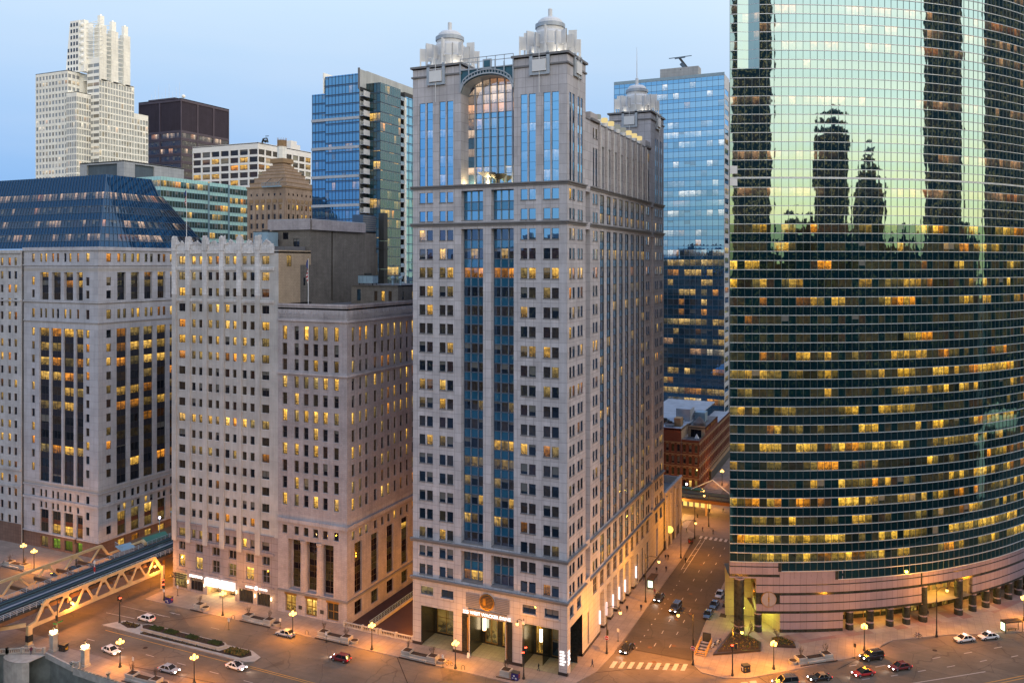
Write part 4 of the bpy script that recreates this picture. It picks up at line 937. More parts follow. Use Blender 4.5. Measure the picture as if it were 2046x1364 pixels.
# penthouse on the bank roof
Bk.facade((-70, 24.5), 0, 14.5, 73.4, 78.2, [(1.8, 3.0, 74.2, 77.2, dict(glass='sign_blue_glass' if False else 'g_blue', depth=.15)), (7.2, 8.2, 74.2, 76.8, dict(glass='g205', depth=.15)), (9.4, 10.4, 74.2, 76.8, dict(glass='g205', depth=.15)), (11.6, 12.6, 74.2, 76.8, dict(glass='g205', depth=.15))], 'brick_grey')
Bk.facade((-55.5, 24.5), 90, 20.5, 73.4, 78.2, [(7, 7.9, 74.6, 76.6, dict(glass='g205_lit', depth=.15)), (2, 3, 74.6, 76.6, dict(glass='g205', depth=.15))], 'brick_grey'); Bk.roof([(-70, 24.5), (-55.5, 24.5), (-55.5, 45), (-70, 45)], 78.3)
for k in range(34): Bk.part('dentil').box(-70 + k * .43, 24.3, 77.8, -69.8 + k * .43, 24.49, 78.4, 'brick_grey')
Bk.finish()
for x, y, z in ((-57.8, 25.6, 78.3), (-55.9, 26.4, 78.3)):
    m = MB(); m.tube((0, 0, 0), (0, 0, 1.5), .3, .3, 'unit_blue', 10); m.lathe((0, 0, 1.5), [(.3, 0), (.6, .2), (.6, .7), (.05, .9)], 'unit_blue', 10)
    o = m.build('roof_vent'); o.location = (x, y, z); tag(o, 'small mushroom roof vent on the bank penthouse, ' + ('near the middle of its edge' if x < -57 else 'at its right corner'), 'vent')
def flagpole(x, y, z, h, label, flag_dz):
    r = thing('flagpole', label, 'flagpole', (x, y, z), world=True); m = MB(); m.tube((x, y, z), (x, y, z + h), .10, .05, 'white_metal', 8); m.sphere((x, y, z + h), .16, 'brass', 8, 5); m.build('pole', r)
    f = MB(); n_ = 13   # limp flag hanging by the pole
    for i in range(n_):
        za, zb = z + h - .5 - flag_dz * i / n_, z + h - .5 - flag_dz * (i + 1) / n_; wv = .35 + .18 * math.sin(i * .9)
        for s_ in (0, 1):
            f.poly([(x - .05, y - .05 - .1 * s_, za), (x - wv - .1 * s_, y - .15 + .2 * s_, za - .2), (x - wv - .05 * math.sin(i), y - .15 + .2 * s_, zb - .2), (x - .05, y - .05 - .1 * s_, zb)], 'flag_blue' if i < 5 else ('flag_red' if i % 2 else 'flag_white'))
    f.build('flag', r)
plain('flag_red', (.35, .03, .04), .8); plain('flag_white', (.5, .5, .52), .8); plain('flag_blue', (.04, .06, .2), .8)
flagpole(-106.3, 3.2, 87.0, 16.5, 'tall white flagpole with a limp striped flag above the jagged terracotta crown', 4.0)
flagpole(-67.2, 3.0, 73.4, 12.0, 'flagpole with a hanging red and white flag on the bank roof', 5.5)

# ------------------------------------------------------------------ far-left block with the blue glass mansard
L = Building('office_block', 'broad stone office block under a sloping dark blue glass roof, at the left edge', 'office building', (-147, 8, 0))
LX1 = -144.6; LY = 8.0; LX0 = -176.3
def mffl(z): return 'cffl_band' if (81.6 < z < 82.6 or 72.2 < z < 73.2 or 66.4 < z < 67.2 or 18.4 < z < 19.4) else ('base_brown' if z < 4.4 else 'cffl')
mffl.breaks = [81.6, 82.6, 72.2, 73.2, 66.4, 67.2, 18.4, 19.4, 4.4]
W1 = dict(glass='gffl', frame='frame_dark', fw=.08, depth=.3)
def ffl_face(P, ang, W, single, bays, pairs):
    ops = []
    rows = [(84.4, 86.9, .2), (77.6, 80.0, .25), (73.9, 76.2, .1), (68.0, 70.7, .85)] + [(62.6 - 4.0 * k, 64.9 - 4.0 * k, .35) for k in range(11)] + [(15.2, 17.4, .0), (10.6, 12.8, .0), (6.2, 8.6, .4)]
    for z0, z1, p in rows:
        for (a, b_) in single: ops.append((a, b_, z0, z1, dict(W1, glass='gffl_lit' if rg.random() < p * .7 else 'gffl')))
    for (a, b_) in pairs:
        for z0, z1, p in ((84.4, 86.9, .25), (68.0, 70.7, .95), (15.2, 17.4, .02), (12.0, 13.8, .0)):
            ops.append((a, b_, z0, z1, dict(W1, glass='gffl_lit' if rg.random() < p else 'gffl')))
    for j, (a, b_) in enumerate(bays):
        ops.append((a, b_, 73.3, 81.4, dict(rows=[(73.3, 75.4, 'gffl'), (75.4, 77.0, 'sffl'), (77.0, 79.0, 'gffl_lit' if j in (2, 3) else 'gffl'), (79.0, 80.0, 'sffl'), (80.0, 81.4, 'gffl')], glass='gffl', nu=2, frame='frame_dark', fw=.08, depth=.9)))
        rw = []; z = 19.8
        for k in range(11):
            rw += [(z, z + 2.4, 'gffl_lit' if (k == 10 or (k == 9 and rg.random() < .7) or (k == 8 and rg.random() < .8) or rg.random() < .08) else 'gffl')]; 
            if k < 10: rw += [(z + 2.4, z + 4.28, 'sffl')]
            z += 4.28
        ops.append((a - .25, b_ + .25, 19.8, round(rw[-1][1], 3), dict(rows=[(p, round(q, 3), g) for p, q, g in rw], glass='gffl', nu=2, frame='frame_dark', fw=.09, depth=.55)))
        ops.append((a, b_, 4.9, 11.6, dict(rows=[(4.9, 7.6, 'gffl_lit'), (7.6, 8.9, 'base_brown_g'), (8.9, 11.6, 'gffl_lit' if (ang == 90 and j in (0, 2)) else 'gffl')], glass='gffl', nu=2, frame='frame_bronze', fw=.1, depth=.5)))
        ops.append((a + .2, b_ - .2, .7, 3.6, dict(glass='green_shop' if ang == 0 and j > 0 else 'gffl_lit', nu=2, frame='frame_dark', depth=.5)))
    L.facade(P, ang, W, 0, 88.5, [tuple(round(v, 3) if isinstance(v, float) else v for v in o) for o in ops], mffl)
glass('base_brown_g', (.10, .05, .04), (.3, .25, .25), 1.3, 0, lit=.0001, blinds=0, lo=0)
glass('green_shop', (.05, .08, .02), (.4, .5, .4), 1.5, 0, lit=.95, blinds=0, litcol=(.45, 1., .05), litcol2=(.6, 1., .12), power=1.0, seed=40)
fs = lambda a, b_: (round(a - LX0, 3), round(b_ - LX0, 3))
ffl_face((LX0, LY), 0, LX1 - LX0, [fs(-172.6, -171.3), fs(-149.6, -148.2)], [fs(-169.0, -165.3), fs(-163.9, -160.1), fs(-158.7, -154.9), fs(-153.5, -151.0 + .1)],
         [fs(x, x + 1.0) for x in (-169, -166.9, -163.9, -161.8, -158.7, -156.6, -153.4)])
ffl_face((LX1, LY), 90, 44, [(2.7, 4.3), (39, 40.5)], [(6.4, 9.4), (11.2, 14.2), (16, 19.), (21, 24), (26, 29), (31, 34)],
         [(6.4 + q + 4.87 * k, 7.5 + q + 4.87 * k) for k in range(6) for q in (0, 2.0)])
L.facade((LX0, LY + 44), 270, 44, 0, 88.5, [], 'cffl'); L.facade((LX1, LY + 44), 180, 31.7, 0, 88.5, [], 'cffl')
for P, ang, W in (((LX0, LY), 0, 31.7), ((LX1, LY), 90, 44)):
    for z, h, o_ in ((87.7, 1.0, .35), (83.3, .35, .25), (72.6, .5, .3), (66.9, .35, .2), (18.2, .4, .25), (14.3, .7, .3), (4.5, .35, .3)): L.band(P, ang, W + (o_ if ang == 0 else 0), z, h, o_, 'cffl')
L.roof([(LX0, LY), (LX1, LY), (LX1, LY + 44), (LX0, LY + 44)], 88.2)
# second, older part at the very left edge
ops = []
for k in range(20):
    z1 = round(85.7 - 4.07 * k, 3)
    for a in (1.2, 4.8, 8.4, 12, 15.6, 19.2, 22.6, 26.0 - .6): ops.append((a, a + 1.3, round(z1 - 2.3, 3), z1, dict(W1, glass='gffl_lit' if rg.random() < .28 else 'gffl')))
L.facade((-205, LY - .6), 0, 28.6, 0, 87.9, ops, lambda z: 'cold' if z > 4 else 'base_brown')
L.facade((-176.4, LY - .6), 90, 2, 0, 87.9, [], 'cold'); L.part('gap').box(-176.5, LY - .3, 0, -176.2, LY + .5, 88, 'steel_dark')
for z, h, o_ in ((87.0, 1.0, .4), (83.0, .35, .25), (72.6, .5, .3), (22, .9, .4), (17, .5, .25)): L.band((-205, LY - .6), 0, 28.6, z, h, o_, 'cold')
# mansard: sloping glass, two tiers
def slope(P0, P1, Q0, Q1, z0, z1, ncol, nrow, gv, gs, ij, name='window'):
    """quad grid from bottom edge P0-P1 at z0 to top edge Q0-Q1 at z1, cut into panes with bars"""
    P0, P1, Q0, Q1 = [Vector((*p, z)) for p, z in ((P0, z0), (P1, z0), (Q0, z1), (Q1, z1))]
    nrm = (P1 - P0).cross(Q0 - P0).normalized(); pt = lambda u, v: (P0 * (1 - u) + P1 * u) * (1 - v) + (Q0 * (1 - u) + Q1 * u) * v
    for j in range(nrow):
        g = gv if j % 2 == 1 or nrow == 1 else gs
        v0, v1 = (j / nrow), ((j + 1) / nrow)
        for i in range(ncol):
            m = MB(); u0, u1 = i / ncol, (i + 1) / ncol; I, J = ij[0] + i, ij[1] + j
            m.poly([pt(u0, v0), pt(u1, v0), pt(u1, v1), pt(u0, v1)], g, [(I + .001, J + .001), (I + .999, J + .001), (I + .999, J + .999), (I + .001, J + .999)])
            m.bar(pt(u0, v0) + nrm * .05, pt(u0, v1) + nrm * .05, .14, 'dark_blue_metal', up=nrm); L.add_window(m, pt((u0 + u1) / 2, (v0 + v1) / 2), (pt(u1, v0) - pt(u0, v0)).length * (pt(u0, v1) - pt(u0, v0)).length * (1 if g == gv else .2))
        m = L.part('glazing_bar'); m.bar(pt(0, v0) + nrm * .06, pt(1, v0) + nrm * .06, .12, 'dark_blue_metal', up=nrm)
    b_ = L.part('hip_bar'); b_.bar(P1, Q1, .3, 'dark_blue_metal')
LB = 52.
c1, c2, c3, c4 = (LX1 - .5, LY + .8), (LX1 - 5.2, LY + 6.5), (LX1 - 4.0, LY + 7.4), (LX1 - 7.2, LY + 11.8)
slope((-205, LY + .8), c1, (-205, c2[1]), c2, 88.4, 105.0, 44, 8, 'g_mans', 's_mans', (900, 60))
slope(c1, (LX1 - .5, LY + 43), c2, (c2[0], LY + 27.5), 88.4, 105.0, 26, 8, 'g_mans', 's_mans', (960, 60))
slope((-205, c2[1] + .6), (c2[0] - .6, c2[1] + .6), (-205, c4[1] - 3), (c4[0], c4[1] - 3), 105.0, 110.4, 42, 1, 's_mans', 's_mans', (1010, 60))
slope((c2[0] - .6, c2[1] + .6), (c2[0] - .6, LY + 27), (c4[0], c4[1] - 3), (c4[0], LY + 25), 105.0, 110.4, 14, 1, 's_mans', 's_mans', (1060, 60))
L.part('mansard_top').prism([(-205, c4[1] - 3), (c4[0], c4[1] - 3), (c4[0], LY + 25), (-205, LY + 25)], 110.2, 110.4, 'roofing')
L.part('mansard_shelf').prism([(-205, c2[1]), (c2[0], c2[1]), (c2[0], LY + 27.5), (-205, LY + 27.5)], 104.8, 105.0, 'dark_blue_metal')
L.part('mansard_back').box(-205, LY + 43, 88.4, LX1 - 1, LY + 43.2, 90, 'dark_blue_metal')
L.finish()

# ------------------------------------------------------------------ curved green glass tower
G = Building('curved_glass_tower', 'bow-fronted green glass tower over a banded rose granite base on round marble columns', 'skyscraper', (40, 60, 0))
GC = Vector((-11.0, 146.7, 0)); GR = 118.5; RH = 2.075
def gp(th, r, z=0.): return Vector((GC.x + r * math.cos(R(th)), GC.y + r * math.sin(R(th)), z))
TH0, TH1 = -71.45, -22.0; DTH = .80; NC = int((TH1 - TH0) / DTH)
gcol = lambda i: TH0 + DTH * i
rg2 = random.Random(11)
ZG = 12.0; NR = 67
hor = MB(); ver = MB()
litband = {}
for j in range(NR):
    z0 = ZG + RH * j; z1 = z0 + RH
    start = 0 if j >= 2 else (7 if j == 1 else 15)
    vision = (j % 2 == 0)
    notch = z0 > 126.4
    for i in range(start, NC):
        if notch and 1 <= i <= 3: continue
        a, b_ = gcol(i), gcol(i + 1)
        if vision:
            if j < 2: g = 's333'
            elif z0 > 92: g = 'g333_hi'
            else:
                p = {2: .8, 4: .75, 6: .3, 8: .55, 10: .35, 12: .6, 14: .8, 16: .65, 18: .3, 20: .25, 22: .4, 24: .2, 26: .25, 30: .3, 34: .35, 38: .7}.get(j, .1); blk = random.Random(j * 97 + (i + j * 3) // 3).random()
                g = 'g333_lit' if blk < p else 'g333'
        else: g = 's333' if z0 < 92 else 's333_hi'
        p0, p1 = gp(a, GR), gp(b_, GR); m = MB(); I = 2000 + i; J = 200 + j
        m.poly([(p0.x, p0.y, z0), (p1.x, p1.y, z0), (p1.x, p1.y, z1), (p0.x, p0.y, z1)], g, [(I + .001, J + .001), (I + .999, J + .001), (I + .999, J + .999), (I + .001, J + .999)])
        G.add_window(m, ((p0 + p1) / 2) + Vector((0, 0, z0 + 1)), RH * 1.7 * (1. if vision else .3) if (p0.x < 83) else .01)
    # horizontal bars
    for i in range(start, NC):
        if notch and 1 <= i <= 3: continue
        p0, p1 = gp(gcol(i), GR), gp(gcol(i + 1), GR); n = ((p0 + p1) / 2 - GC).normalized()
        hor.obox(p0 + Vector((0, 0, z0 - .07)), p1 - p0, n * .12, (0, 0, .15 if j not in (44,) else .4), 'mullion_333', False)
for i in range(0, NC + 1):
    zb = ZG + RH * (2 if i < 7 else (1 if i < 15 else 0)); p = gp(gcol(i), GR); n = (p - GC).normalized(); t = Vector((-n.y, n.x, 0))
    zt = 126.5 if i in (2, 3) else ZG + RH * NR
    ver.obox(p - t * .035 + Vector((0, 0, zb)), t * .07, n * .07, (0, 0, zt - zb), 'mullion_333v', False)
# notch at the upper left corner: a flat set-back screen and a dark return
pa, pb = gp(gcol(1), GR), gp(gcol(4), GR); n = (gp(gcol(2), 1) - GC).normalized(); pc = pb - n * 3.5; pd = pa - n * .6
for j in range(int((ZG + RH * NR - 126.5) / RH) + 1):
    z0 = 126.5 + RH * j; z1 = z0 + RH
    for (q0, q1, K, k0) in ((pa - n * .7, pa - n * 1.2 + (pb - pa) * .55, 2, 0), (pa - n * 1.2 + (pb - pa) * .55, pb, 2, 3)):
        for k in range(K):
            r0, r1 = q0 + (q1 - q0) * k / K, q0 + (q1 - q0) * (k + 1) / K; m = MB(); I = 2100 + k0 + k; J = 300 + j
            m.poly([(r0.x, r0.y, z0), (r1.x, r1.y, z0), (r1.x, r1.y, z1), (r0.x, r0.y, z1)], 'g333_hi' if k0 else 'g333_hi', [(I + .001, J), (I + .999, J), (I + .999, J + .999), (I + .001, J + .999)])
            G.add_window(m, r0 + Vector((0, 0, z0)), 1.0); hor.bar((r0.x, r0.y, z0), (r1.x, r1.y, z0), .1, 'mullion_333')
G.part('notch_sill').prism([(pa.x, pa.y), (pb.x, pb.y), ((pb - n * 4).x, (pb - n * 4).y), ((pa - n * 4).x, (pa - n * 4).y)], 126.2, 126.45, 'mullion_333')
hor.build('horizontal_mullion', G.root); ver.build('vertical_mullion', G.root)
for zz in (84 + (526 - 332) * .1143, 84 + (526 - 356) * .1143):
    p0, p1 = gp(gcol(0), GR + .06), gp(gcol(1), GR + .06); G.part('louvre_panel').bar((p0.x, p0.y, zz - .9), (p1.x, p1.y, zz - .9), .1, 'white_metal', h=1.8)
# banded base
def arc(m, t0, t1, z0, z1, r, mat, step=1.6, th=.3, cap=True):
    k = max(1, int(abs(t1 - t0) / step + .5))
    for i in range(k):
        a, b_ = t0 + (t1 - t0) * i / k, t0 + (t1 - t0) * (i + 1) / k; p0, p1, q0, q1 = gp(a, r), gp(b_, r), gp(a, r - th), gp(b_, r - th)
        up = lambda p, z: (p.x, p.y, z)
        m.poly([up(p0, z0), up(p1, z0), up(p1, z1), up(p0, z1)], mat)
        if cap: m.poly([up(p0, z1), up(p1, z1), up(q1, z1), up(q0, z1)], mat); m.poly([up(q0, z0), up(q1, z0), up(p1, z0), up(p0, z0)], mat)
        if i == 0: m.poly([up(q0, z0), up(p0, z0), up(p0, z1), up(q0, z1)], mat)
        if i == k - 1: m.poly([up(p1, z0), up(q1, z0), up(q1, z1), up(p1, z1)], mat)
ta, tb, tc, td, te, tf = TH0, -68.6, -66.0, -58.9, -49.0, -41.2
pale = MB(); drk = MB()
def bands(t0, t1, z0, z1):
    z = .9
    seq = []
    while z < 18:
        seq += [(z, z + 1.6, 1), (z + 1.6, z + 1.85, 0), (z + 1.85, z + 3.55, 1), (z + 3.55, z + 4.15, 0)]; z += 4.15
    for a, b_, L_ in [(0, .9, 0)] + seq:
        a, b_ = max(a, z0), min(b_, z1)
        if b_ - a < .03: continue
        arc(pale if L_ else drk, t0, t1, a, b_, GR if L_ else GR - .10, 'granite_rose' if L_ else 'marble_green', th=1.0)
bands(ta, tb, 12.45, 16.0); bands(tb, tc, 9.2, 16.0); bands(tb, tc, 4.45, 6.6)
bands(tc, td, 0, 14.0); bands(td, te, 4.45, 11.9); bands(te, tf, 8.6, 11.9); bands(tf, TH1, 4.45, 11.9); bands(td, -60.2 + 0, 11.9, 12.0)
arc(drk, tb, tc, 6.6, 9.2, GR - .15, 'marble_green', th=.5)
arc(drk, gcol(7) - .35, gcol(7), 14.0, 16.1, GR + .02, 'marble_green', th=.4); arc(drk, gcol(15) - .35, gcol(15), 12.0, 14.05, GR + .02, 'marble_green', th=.4)
arc(pale, tc, gcol(15) - .35, 12.45, 14.0, GR, 'granite_rose'); arc(drk, te - .1, te + .1, 8.8, 11.9, GR + .04, 'marble_green', th=.4)
# recessed corner wall with the second disc
P1 = gp(tb, GR); P2 = Vector((28.6, 50, 0))
d = (P2 - P1).normalized(); nn = Vector((d.y, -d.x, 0)); nn = nn if nn.x < 0 else -nn
def wq(m, u0, u1, z0, z1, mat, o=0.): a = P1 + d * u0 + nn * o; b_ = P1 + d * u1 + nn * o; m.poly([(a.x, a.y, z0), (b_.x, b_.y, z0), (b_.x, b_.y, z1), (a.x, a.y, z1)], mat)
Lw = (P2 - P1).length
wq(pale, 0, Lw, 4.4, 6.5, 'granite_rose'); wq(drk, 0, Lw, 6.5, 12.4, 'marble_green'); wq(pale, 0, Lw, 10.6, 12.4, 'shop_stone', .02)
pale.build('granite_band', G.root); drk.build('marble_band', G.root)
dm = MB(); c = P1 + d * 3.2 + nn * .1 + Vector((0, 0, 8.7)); dm.tube(c, c + nn * .35, 1.55, 1.55, 'brass', 28); dm.tube(c + nn * .35, c + nn * .4, 1.35, 1.35, 'shop_stone', 28); dm.build('round_medallion', G.root)
dm = MB(); c = gp(-67.25, GR, 7.75); n = (c - GC); n.z = 0; n.normalize(); dm.tube(c - n * .2, c + n * .15, 1.75, 1.75, 'brass', 32); dm.tube(c + n * .15, c + n * .2, 1.62, 1.62, 'louver_grey', 32)
for k in range(9): dm.tube(c + n * .2 + Vector((0, 0, -1.35 + k * .34)), c + n * .3 + Vector((0, 0, -1.35 + k * .34)), .12 if k not in (3, 4, 5) else .2, .1, 'brass', 8)
dm.build('round_medallion', G.root)
# columns
def column(th, h, r=.85, rr_=GR - .9):
    p = gp(th, rr_); m = MB(); m.lathe((p.x, p.y, .14), [(r * 1.04, 0), (r * 1.04, .9), (r, .95), (r, 1.25)], 'marble_green', 20); m.lathe((p.x, p.y, .14), [(r + .01, 1.25), (r + .01, 1.6)], 'granite_rose', 20)
    m.lathe((p.x, p.y, .14), [(r, 1.6), (r, h - .5)], 'marble_green', 20); m.lathe((p.x, p.y, .14), [(r, h - .5), (r + .02, h - .14)], 'granite_rose', 20); m.build('column', G.root, smooth=False)
column(-70.4, 12.5, 1.15, GR - .6); column(-68.3, 4.5)
for th in (-57.9, -55.4, -52.9, -50.7): column(th, 4.5)
for th in (-48.4, -43.0): column(th, 8.7, .95)
for th in (-40.6, -38.2, -35.9, -33.4, -31, -28.6): column(th, 4.5)
# lobby wall behind the columns
lob = MB(); arc(lob, td, -24, 0.14, 1.1, GR - 6.0, 'marble_green', th=.2); arc(lob, td, -24, 1.1, 4.5, GR - 6.1, 'shop_stone', th=.2); arc(lob, te, tf, 4.5, 9, GR - 6.1, 'shop_stone', th=.2)
arc(lob, td, TH1, 4.4, 4.46, GR - .2, 'shop_stone', th=6); arc(lob, te, tf, 8.55, 8.6, GR - .2, 'shop_stone', th=6); arc(lob, ta, tc, 12.38, 12.44, GR - .2, 'shop_stone', th=9); arc(lob, tb, tc, 4.38, 4.44, GR - .3, 'shop_stone', th=9)
for th in (te, tf): p, q = gp(th, GR - .1), gp(th, GR - 6); lob.poly([(p.x, p.y, 4.4), (q.x, q.y, 4.4), (q.x, q.y, 8.6), (p.x, p.y, 8.6)], 'shop_stone')
a, b_ = gp(tc, GR - .2), gp(tc - 1.5, GR - 9); lob.poly([(a.x, a.y, 0), (b_.x, b_.y, 0), (b_.x, b_.y, 4.4), (a.x, a.y, 4.4)], 'shop_stone'); a, b_ = gp(-71.3, GR - 9), gp(tc - 1.5, GR - 9); lob.poly([(a.x, a.y, 0), (b_.x, b_.y, 0), (b_.x, b_.y, 12.3), (a.x, a.y, 12.3)], 'shop_stone')
lob.build('lobby_wall', G.root)
glass('lobby_glass', (.05, .04, .02), (.5, .55, .5), 1.5, 0, lit=.93, blinds=0, litcol=(1., .60, .10), litcol2=(1., .74, .22), power=1.3, seed=50, rooms=2)
for th in [-56.6, -54.1, -51.8, -47.3, -46.2, -45.1, -44.0, -42.2, -39.4, -37.0, -34.6]:
    z1 = 8.0 if te < th < tf else 4.1; p0, p1 = gp(th - .42, GR - 5.98), gp(th + .42, GR - 5.98); m = MB()
    m.poly([(p0.x, p0.y, 1.2 if z1 < 5 else .3), (p1.x, p1.y, 1.2 if z1 < 5 else .3), (p1.x, p1.y, z1), (p0.x, p0.y, z1)], 'lobby_glass', [(500 + th * 3, 5.01), (500 + th * 3 + .9, 5.01), (500 + th * 3 + .9, 5.99), (500 + th * 3, 5.99)])
    for q in (p0, p1): m.bar((q.x, q.y, .3), (q.x, q.y, z1), .12, 'brass')
    m.bar((p0.x, p0.y, z1 * .45), (p1.x, p1.y, z1 * .45), .12, 'brass'); m.build('lobby_window', G.root)
for th, z, e in ((-69.6, 3.9, 260), (-67.8, 3.8, 260), (-57, 3.6, 130), (-54.2, 3.6, 170), (-51.8, 3.6, 170), (-47.5, 7.6, 420), (-44.5, 7.6, 420), (-41.9, 3.6, 120), (-39.2, 3.6, 130), (-36.8, 3.6, 90)):
    l = bpy.data.lights.new('soffit_light', 'POINT'); l.energy = e * 3; l.color = (1., .58, .10) if th > -60 else (.80, .90, .12); l.shadow_soft_size = .4; p = gp(th, GR - 3.4, z)
    o = bpy.data.objects.new('soffit_light', l); COL.objects.link(o); o.parent = G.root; o.location = p - Vector(G.root.location)
# body behind the glass
def ring(r): return [tuple(gp(TH0 + .5 + (TH1 - TH0 - .5) * i / 12, r)[:2]) for i in range(13)]
core = MB(); core.prism(ring(GR - 4.5) + [(118, 175), (62, 175), (30.6, 60)], 12.4, 149, 'steel_dark'); core.build('core', G.root)
G.part('side_wall').poly([(gp(TH0, GR).x, gp(TH0, GR).y, 12.4), (30.2, 60, 12.4), (30.2, 60, 151), (gp(TH0, GR).x, gp(TH0, GR).y, 151)], 'steel_dark')
G.finish()

# ------------------------------------------------------------------ background towers
def spec(g, **k): d_ = dict(glass=g, frame='frame_dark', fw=.0, depth=.15); d_.update(k); return d_
def grid_ops(W, z0, n, fh, wh, nu, mu, g, fw=0., depth=.15, sill=.6, pl=None, gl=None, wide=None):
    ops = []; wd = W / nu
    for k in range(n):
        for i in range(nu):
            a = i * wd + mu / 2; b_ = (i + 1) * wd - mu / 2; ops.append((round(a, 3), round(b_, 3), round(z0 + k * fh + sill, 3), round(z0 + k * fh + sill + wh, 3), spec(gl if (gl and rg.random() < (pl(k) if callable(pl) else pl)) else g, fw=fw, depth=depth, frame='frame_dark')))
    return ops
def curtain(Bd, P, ang, W, z0, n, fh, nu, gv, gs, vh, bars='frame_dark', bw=.10, lit=None, gl=None, slab=None, ij=None, skip=None):
    """curtain wall of full-width vision and spandrel bands cut by bars"""
    t = Vector((math.cos(R(ang)), math.sin(R(ang)), 0)); n_ = Vector((t.y, -t.x, 0)); P = Vector((P[0], P[1], 0)); Bd.uid += 71
    I0, J0 = ij or (Bd.uid * 7 % 3000, Bd.uid)
    bm_ = Bd.part('mullion'); sl = Bd.part('floor_slab') if slab else None
    for k in range(n):
        for part, (za, zb) in enumerate(((z0 + k * fh, z0 + k * fh + vh), (z0 + k * fh + vh, z0 + (k + 1) * fh))):
            for i in range(nu):
                if skip and skip(i, k): continue
                g = (gl if gl and rg.random() < (lit(k) if callable(lit) else lit) else gv) if part == 0 else gs
                a, b_ = P + t * (W * i / nu), P + t * (W * (i + 1) / nu); m = MB(); I = I0 + i; J = J0 + 2 * k + part
                m.poly([(a.x, a.y, za), (b_.x, b_.y, za), (b_.x, b_.y, zb), (a.x, a.y, zb)], g, [(I + .001, J + .001), (I + .999, J + .001), (I + .999, J + .999), (I + .001, J + .999)])
                Bd.add_window(m, (a + b_) / 2 + Vector((0, 0, za)), (zb - za) * W / nu)
            if not skip: bm_.obox(P + Vector((0, 0, za - bw / 2)), t * W, n_ * bw, (0, 0, bw), bars)
        if slab: sl.obox(P + Vector((0, 0, z0 + k * fh - slab / 2)) , t * W, n_ * .18, (0, 0, slab), 'dark_blue_metal')
    if not skip:
        for i in range(nu + 1): a = P + t * (W * i / nu); bm_.obox(a - t * bw / 2 + Vector((0, 0, z0)), t * bw, n_ * bw * .8, (0, 0, n * fh), bars)
# blue glass apartment tower left of the granite tower
U = Building('glass_tower', 'blue glass apartment tower with a pale corner of balconies and a screened top', 'skyscraper', (-108, 80, 0))
ux, uy = -98.8, 69.9; fu = 3.2
curtain(U, (ux - 19.1, uy), 0, 5.4, 141 - 3.2 * 22, 22, fu, 4, 'g_blue', 's_blue2', 2.75, slab=.35)
curtain(U, (ux - 13.7, uy), 0, 13.7, 146.6 - 3.2 * 24, 24, fu, 10, 'g_blue', 's_blue2', 2.75, slab=.35, ij=(1500, 700))
for k in range(8): z = 131.6 - 9.6 * k; U.part('pale_slab').box(ux - 19.3, uy - .35, z, ux, uy - .19, z + .9, 'slab_pale')
U.facade((ux, uy), 90, 4.05, 60, 148, [], 'screen_pale')
for k in range(22):
    z = 139 - fu * k; m = MB(); m.box(ux + .02, uy + .3, z, ux + 1.5, uy + 3.9, z + .18, 'slab_pale'); m.box(ux + 1.42, uy + .3, z + .18, ux + 1.5, uy + 3.9, z + 1.9, 'white_metal')
    m.build('balcony', U.root); U.part('balcony_recess').box(ux + .01, uy + .4, z + 1.95, ux + .4, uy + 3.8, z + 3.1, 'frame_dark')
U.facade((ux, uy + 4.05), 90, 30, 143.2, 148.2, [], 'screen_pale'); U.part('top_fin').box(ux - 14.7, uy, 141, ux - 14.2, uy + 26, 148, 'white_clad'); U.part('top_fin').box(ux - .5, uy - .2, 141.5, ux + .15, uy + .2, 148.4, 'ledge_dark')
curtain(U, (ux, uy + 4.05), 0, 5.5, 143.9 - 3.2 * 26, 26, fu, 4, 'g_blueside', 'g_blueside', 2.75, slab=.2)
curtain(U, (ux + 5.5, uy + 4.05), 90, 12.5, 143.9 - 3.2 * 26, 26, fu, 9, 'g_blueside', 'g_blueside', 2.75, slab=.25, bars='mullion_pale', bw=.06)
for k in range(25):
    z = 140.3 - fu * k; m = MB(); m.box(ux + 3.6, uy + 16.6, z, ux + 5.6, uy + 19.0, z + .2, 'slab_pale'); m.box(ux + 5.52, uy + 16.6, z + .2, ux + 5.6, uy + 19, z + 1.3, 'unit_blue'); m.build('balcony', U.root)
U.part('back_wall').box(ux + 3.5, uy + 16.55, 60, ux + 3.6, uy + 19.1, 143.9, 'screen_pale'); U.part('white_fin').box(ux + 5.3, uy + 19.1, 60, ux + 6.0, uy + 19.6, 141.5, 'white_clad')
curtain(U, (ux + 5.5, uy + 19.7), 90, 14, 142.0 - 3.2 * 25, 25, fu, 6, 'g_blue', 's_blue2', 2.75, slab=.25)
U.part('body').box(ux - 19, uy + .2, 0, ux - .2, uy + 36, 140.8, 'steel_dark'); U.part('body').box(ux - 13.7, uy + .3, 140.8, ux - .3, uy + 34, 146.5, 'steel_dark'); U.part('body').box(ux - .2, uy + 4.3, 0, ux + 3.4, uy + 36, 143.6, 'steel_dark'); U.part('body').box(ux + 3.4, uy + 4.3, 0, ux + 5.3, uy + 16.5, 143.6, 'steel_dark'); U.part('body').box(ux + 3.4, uy + 19.6, 0, ux + 5.3, uy + 36, 143.6, 'steel_dark')
U.finish()
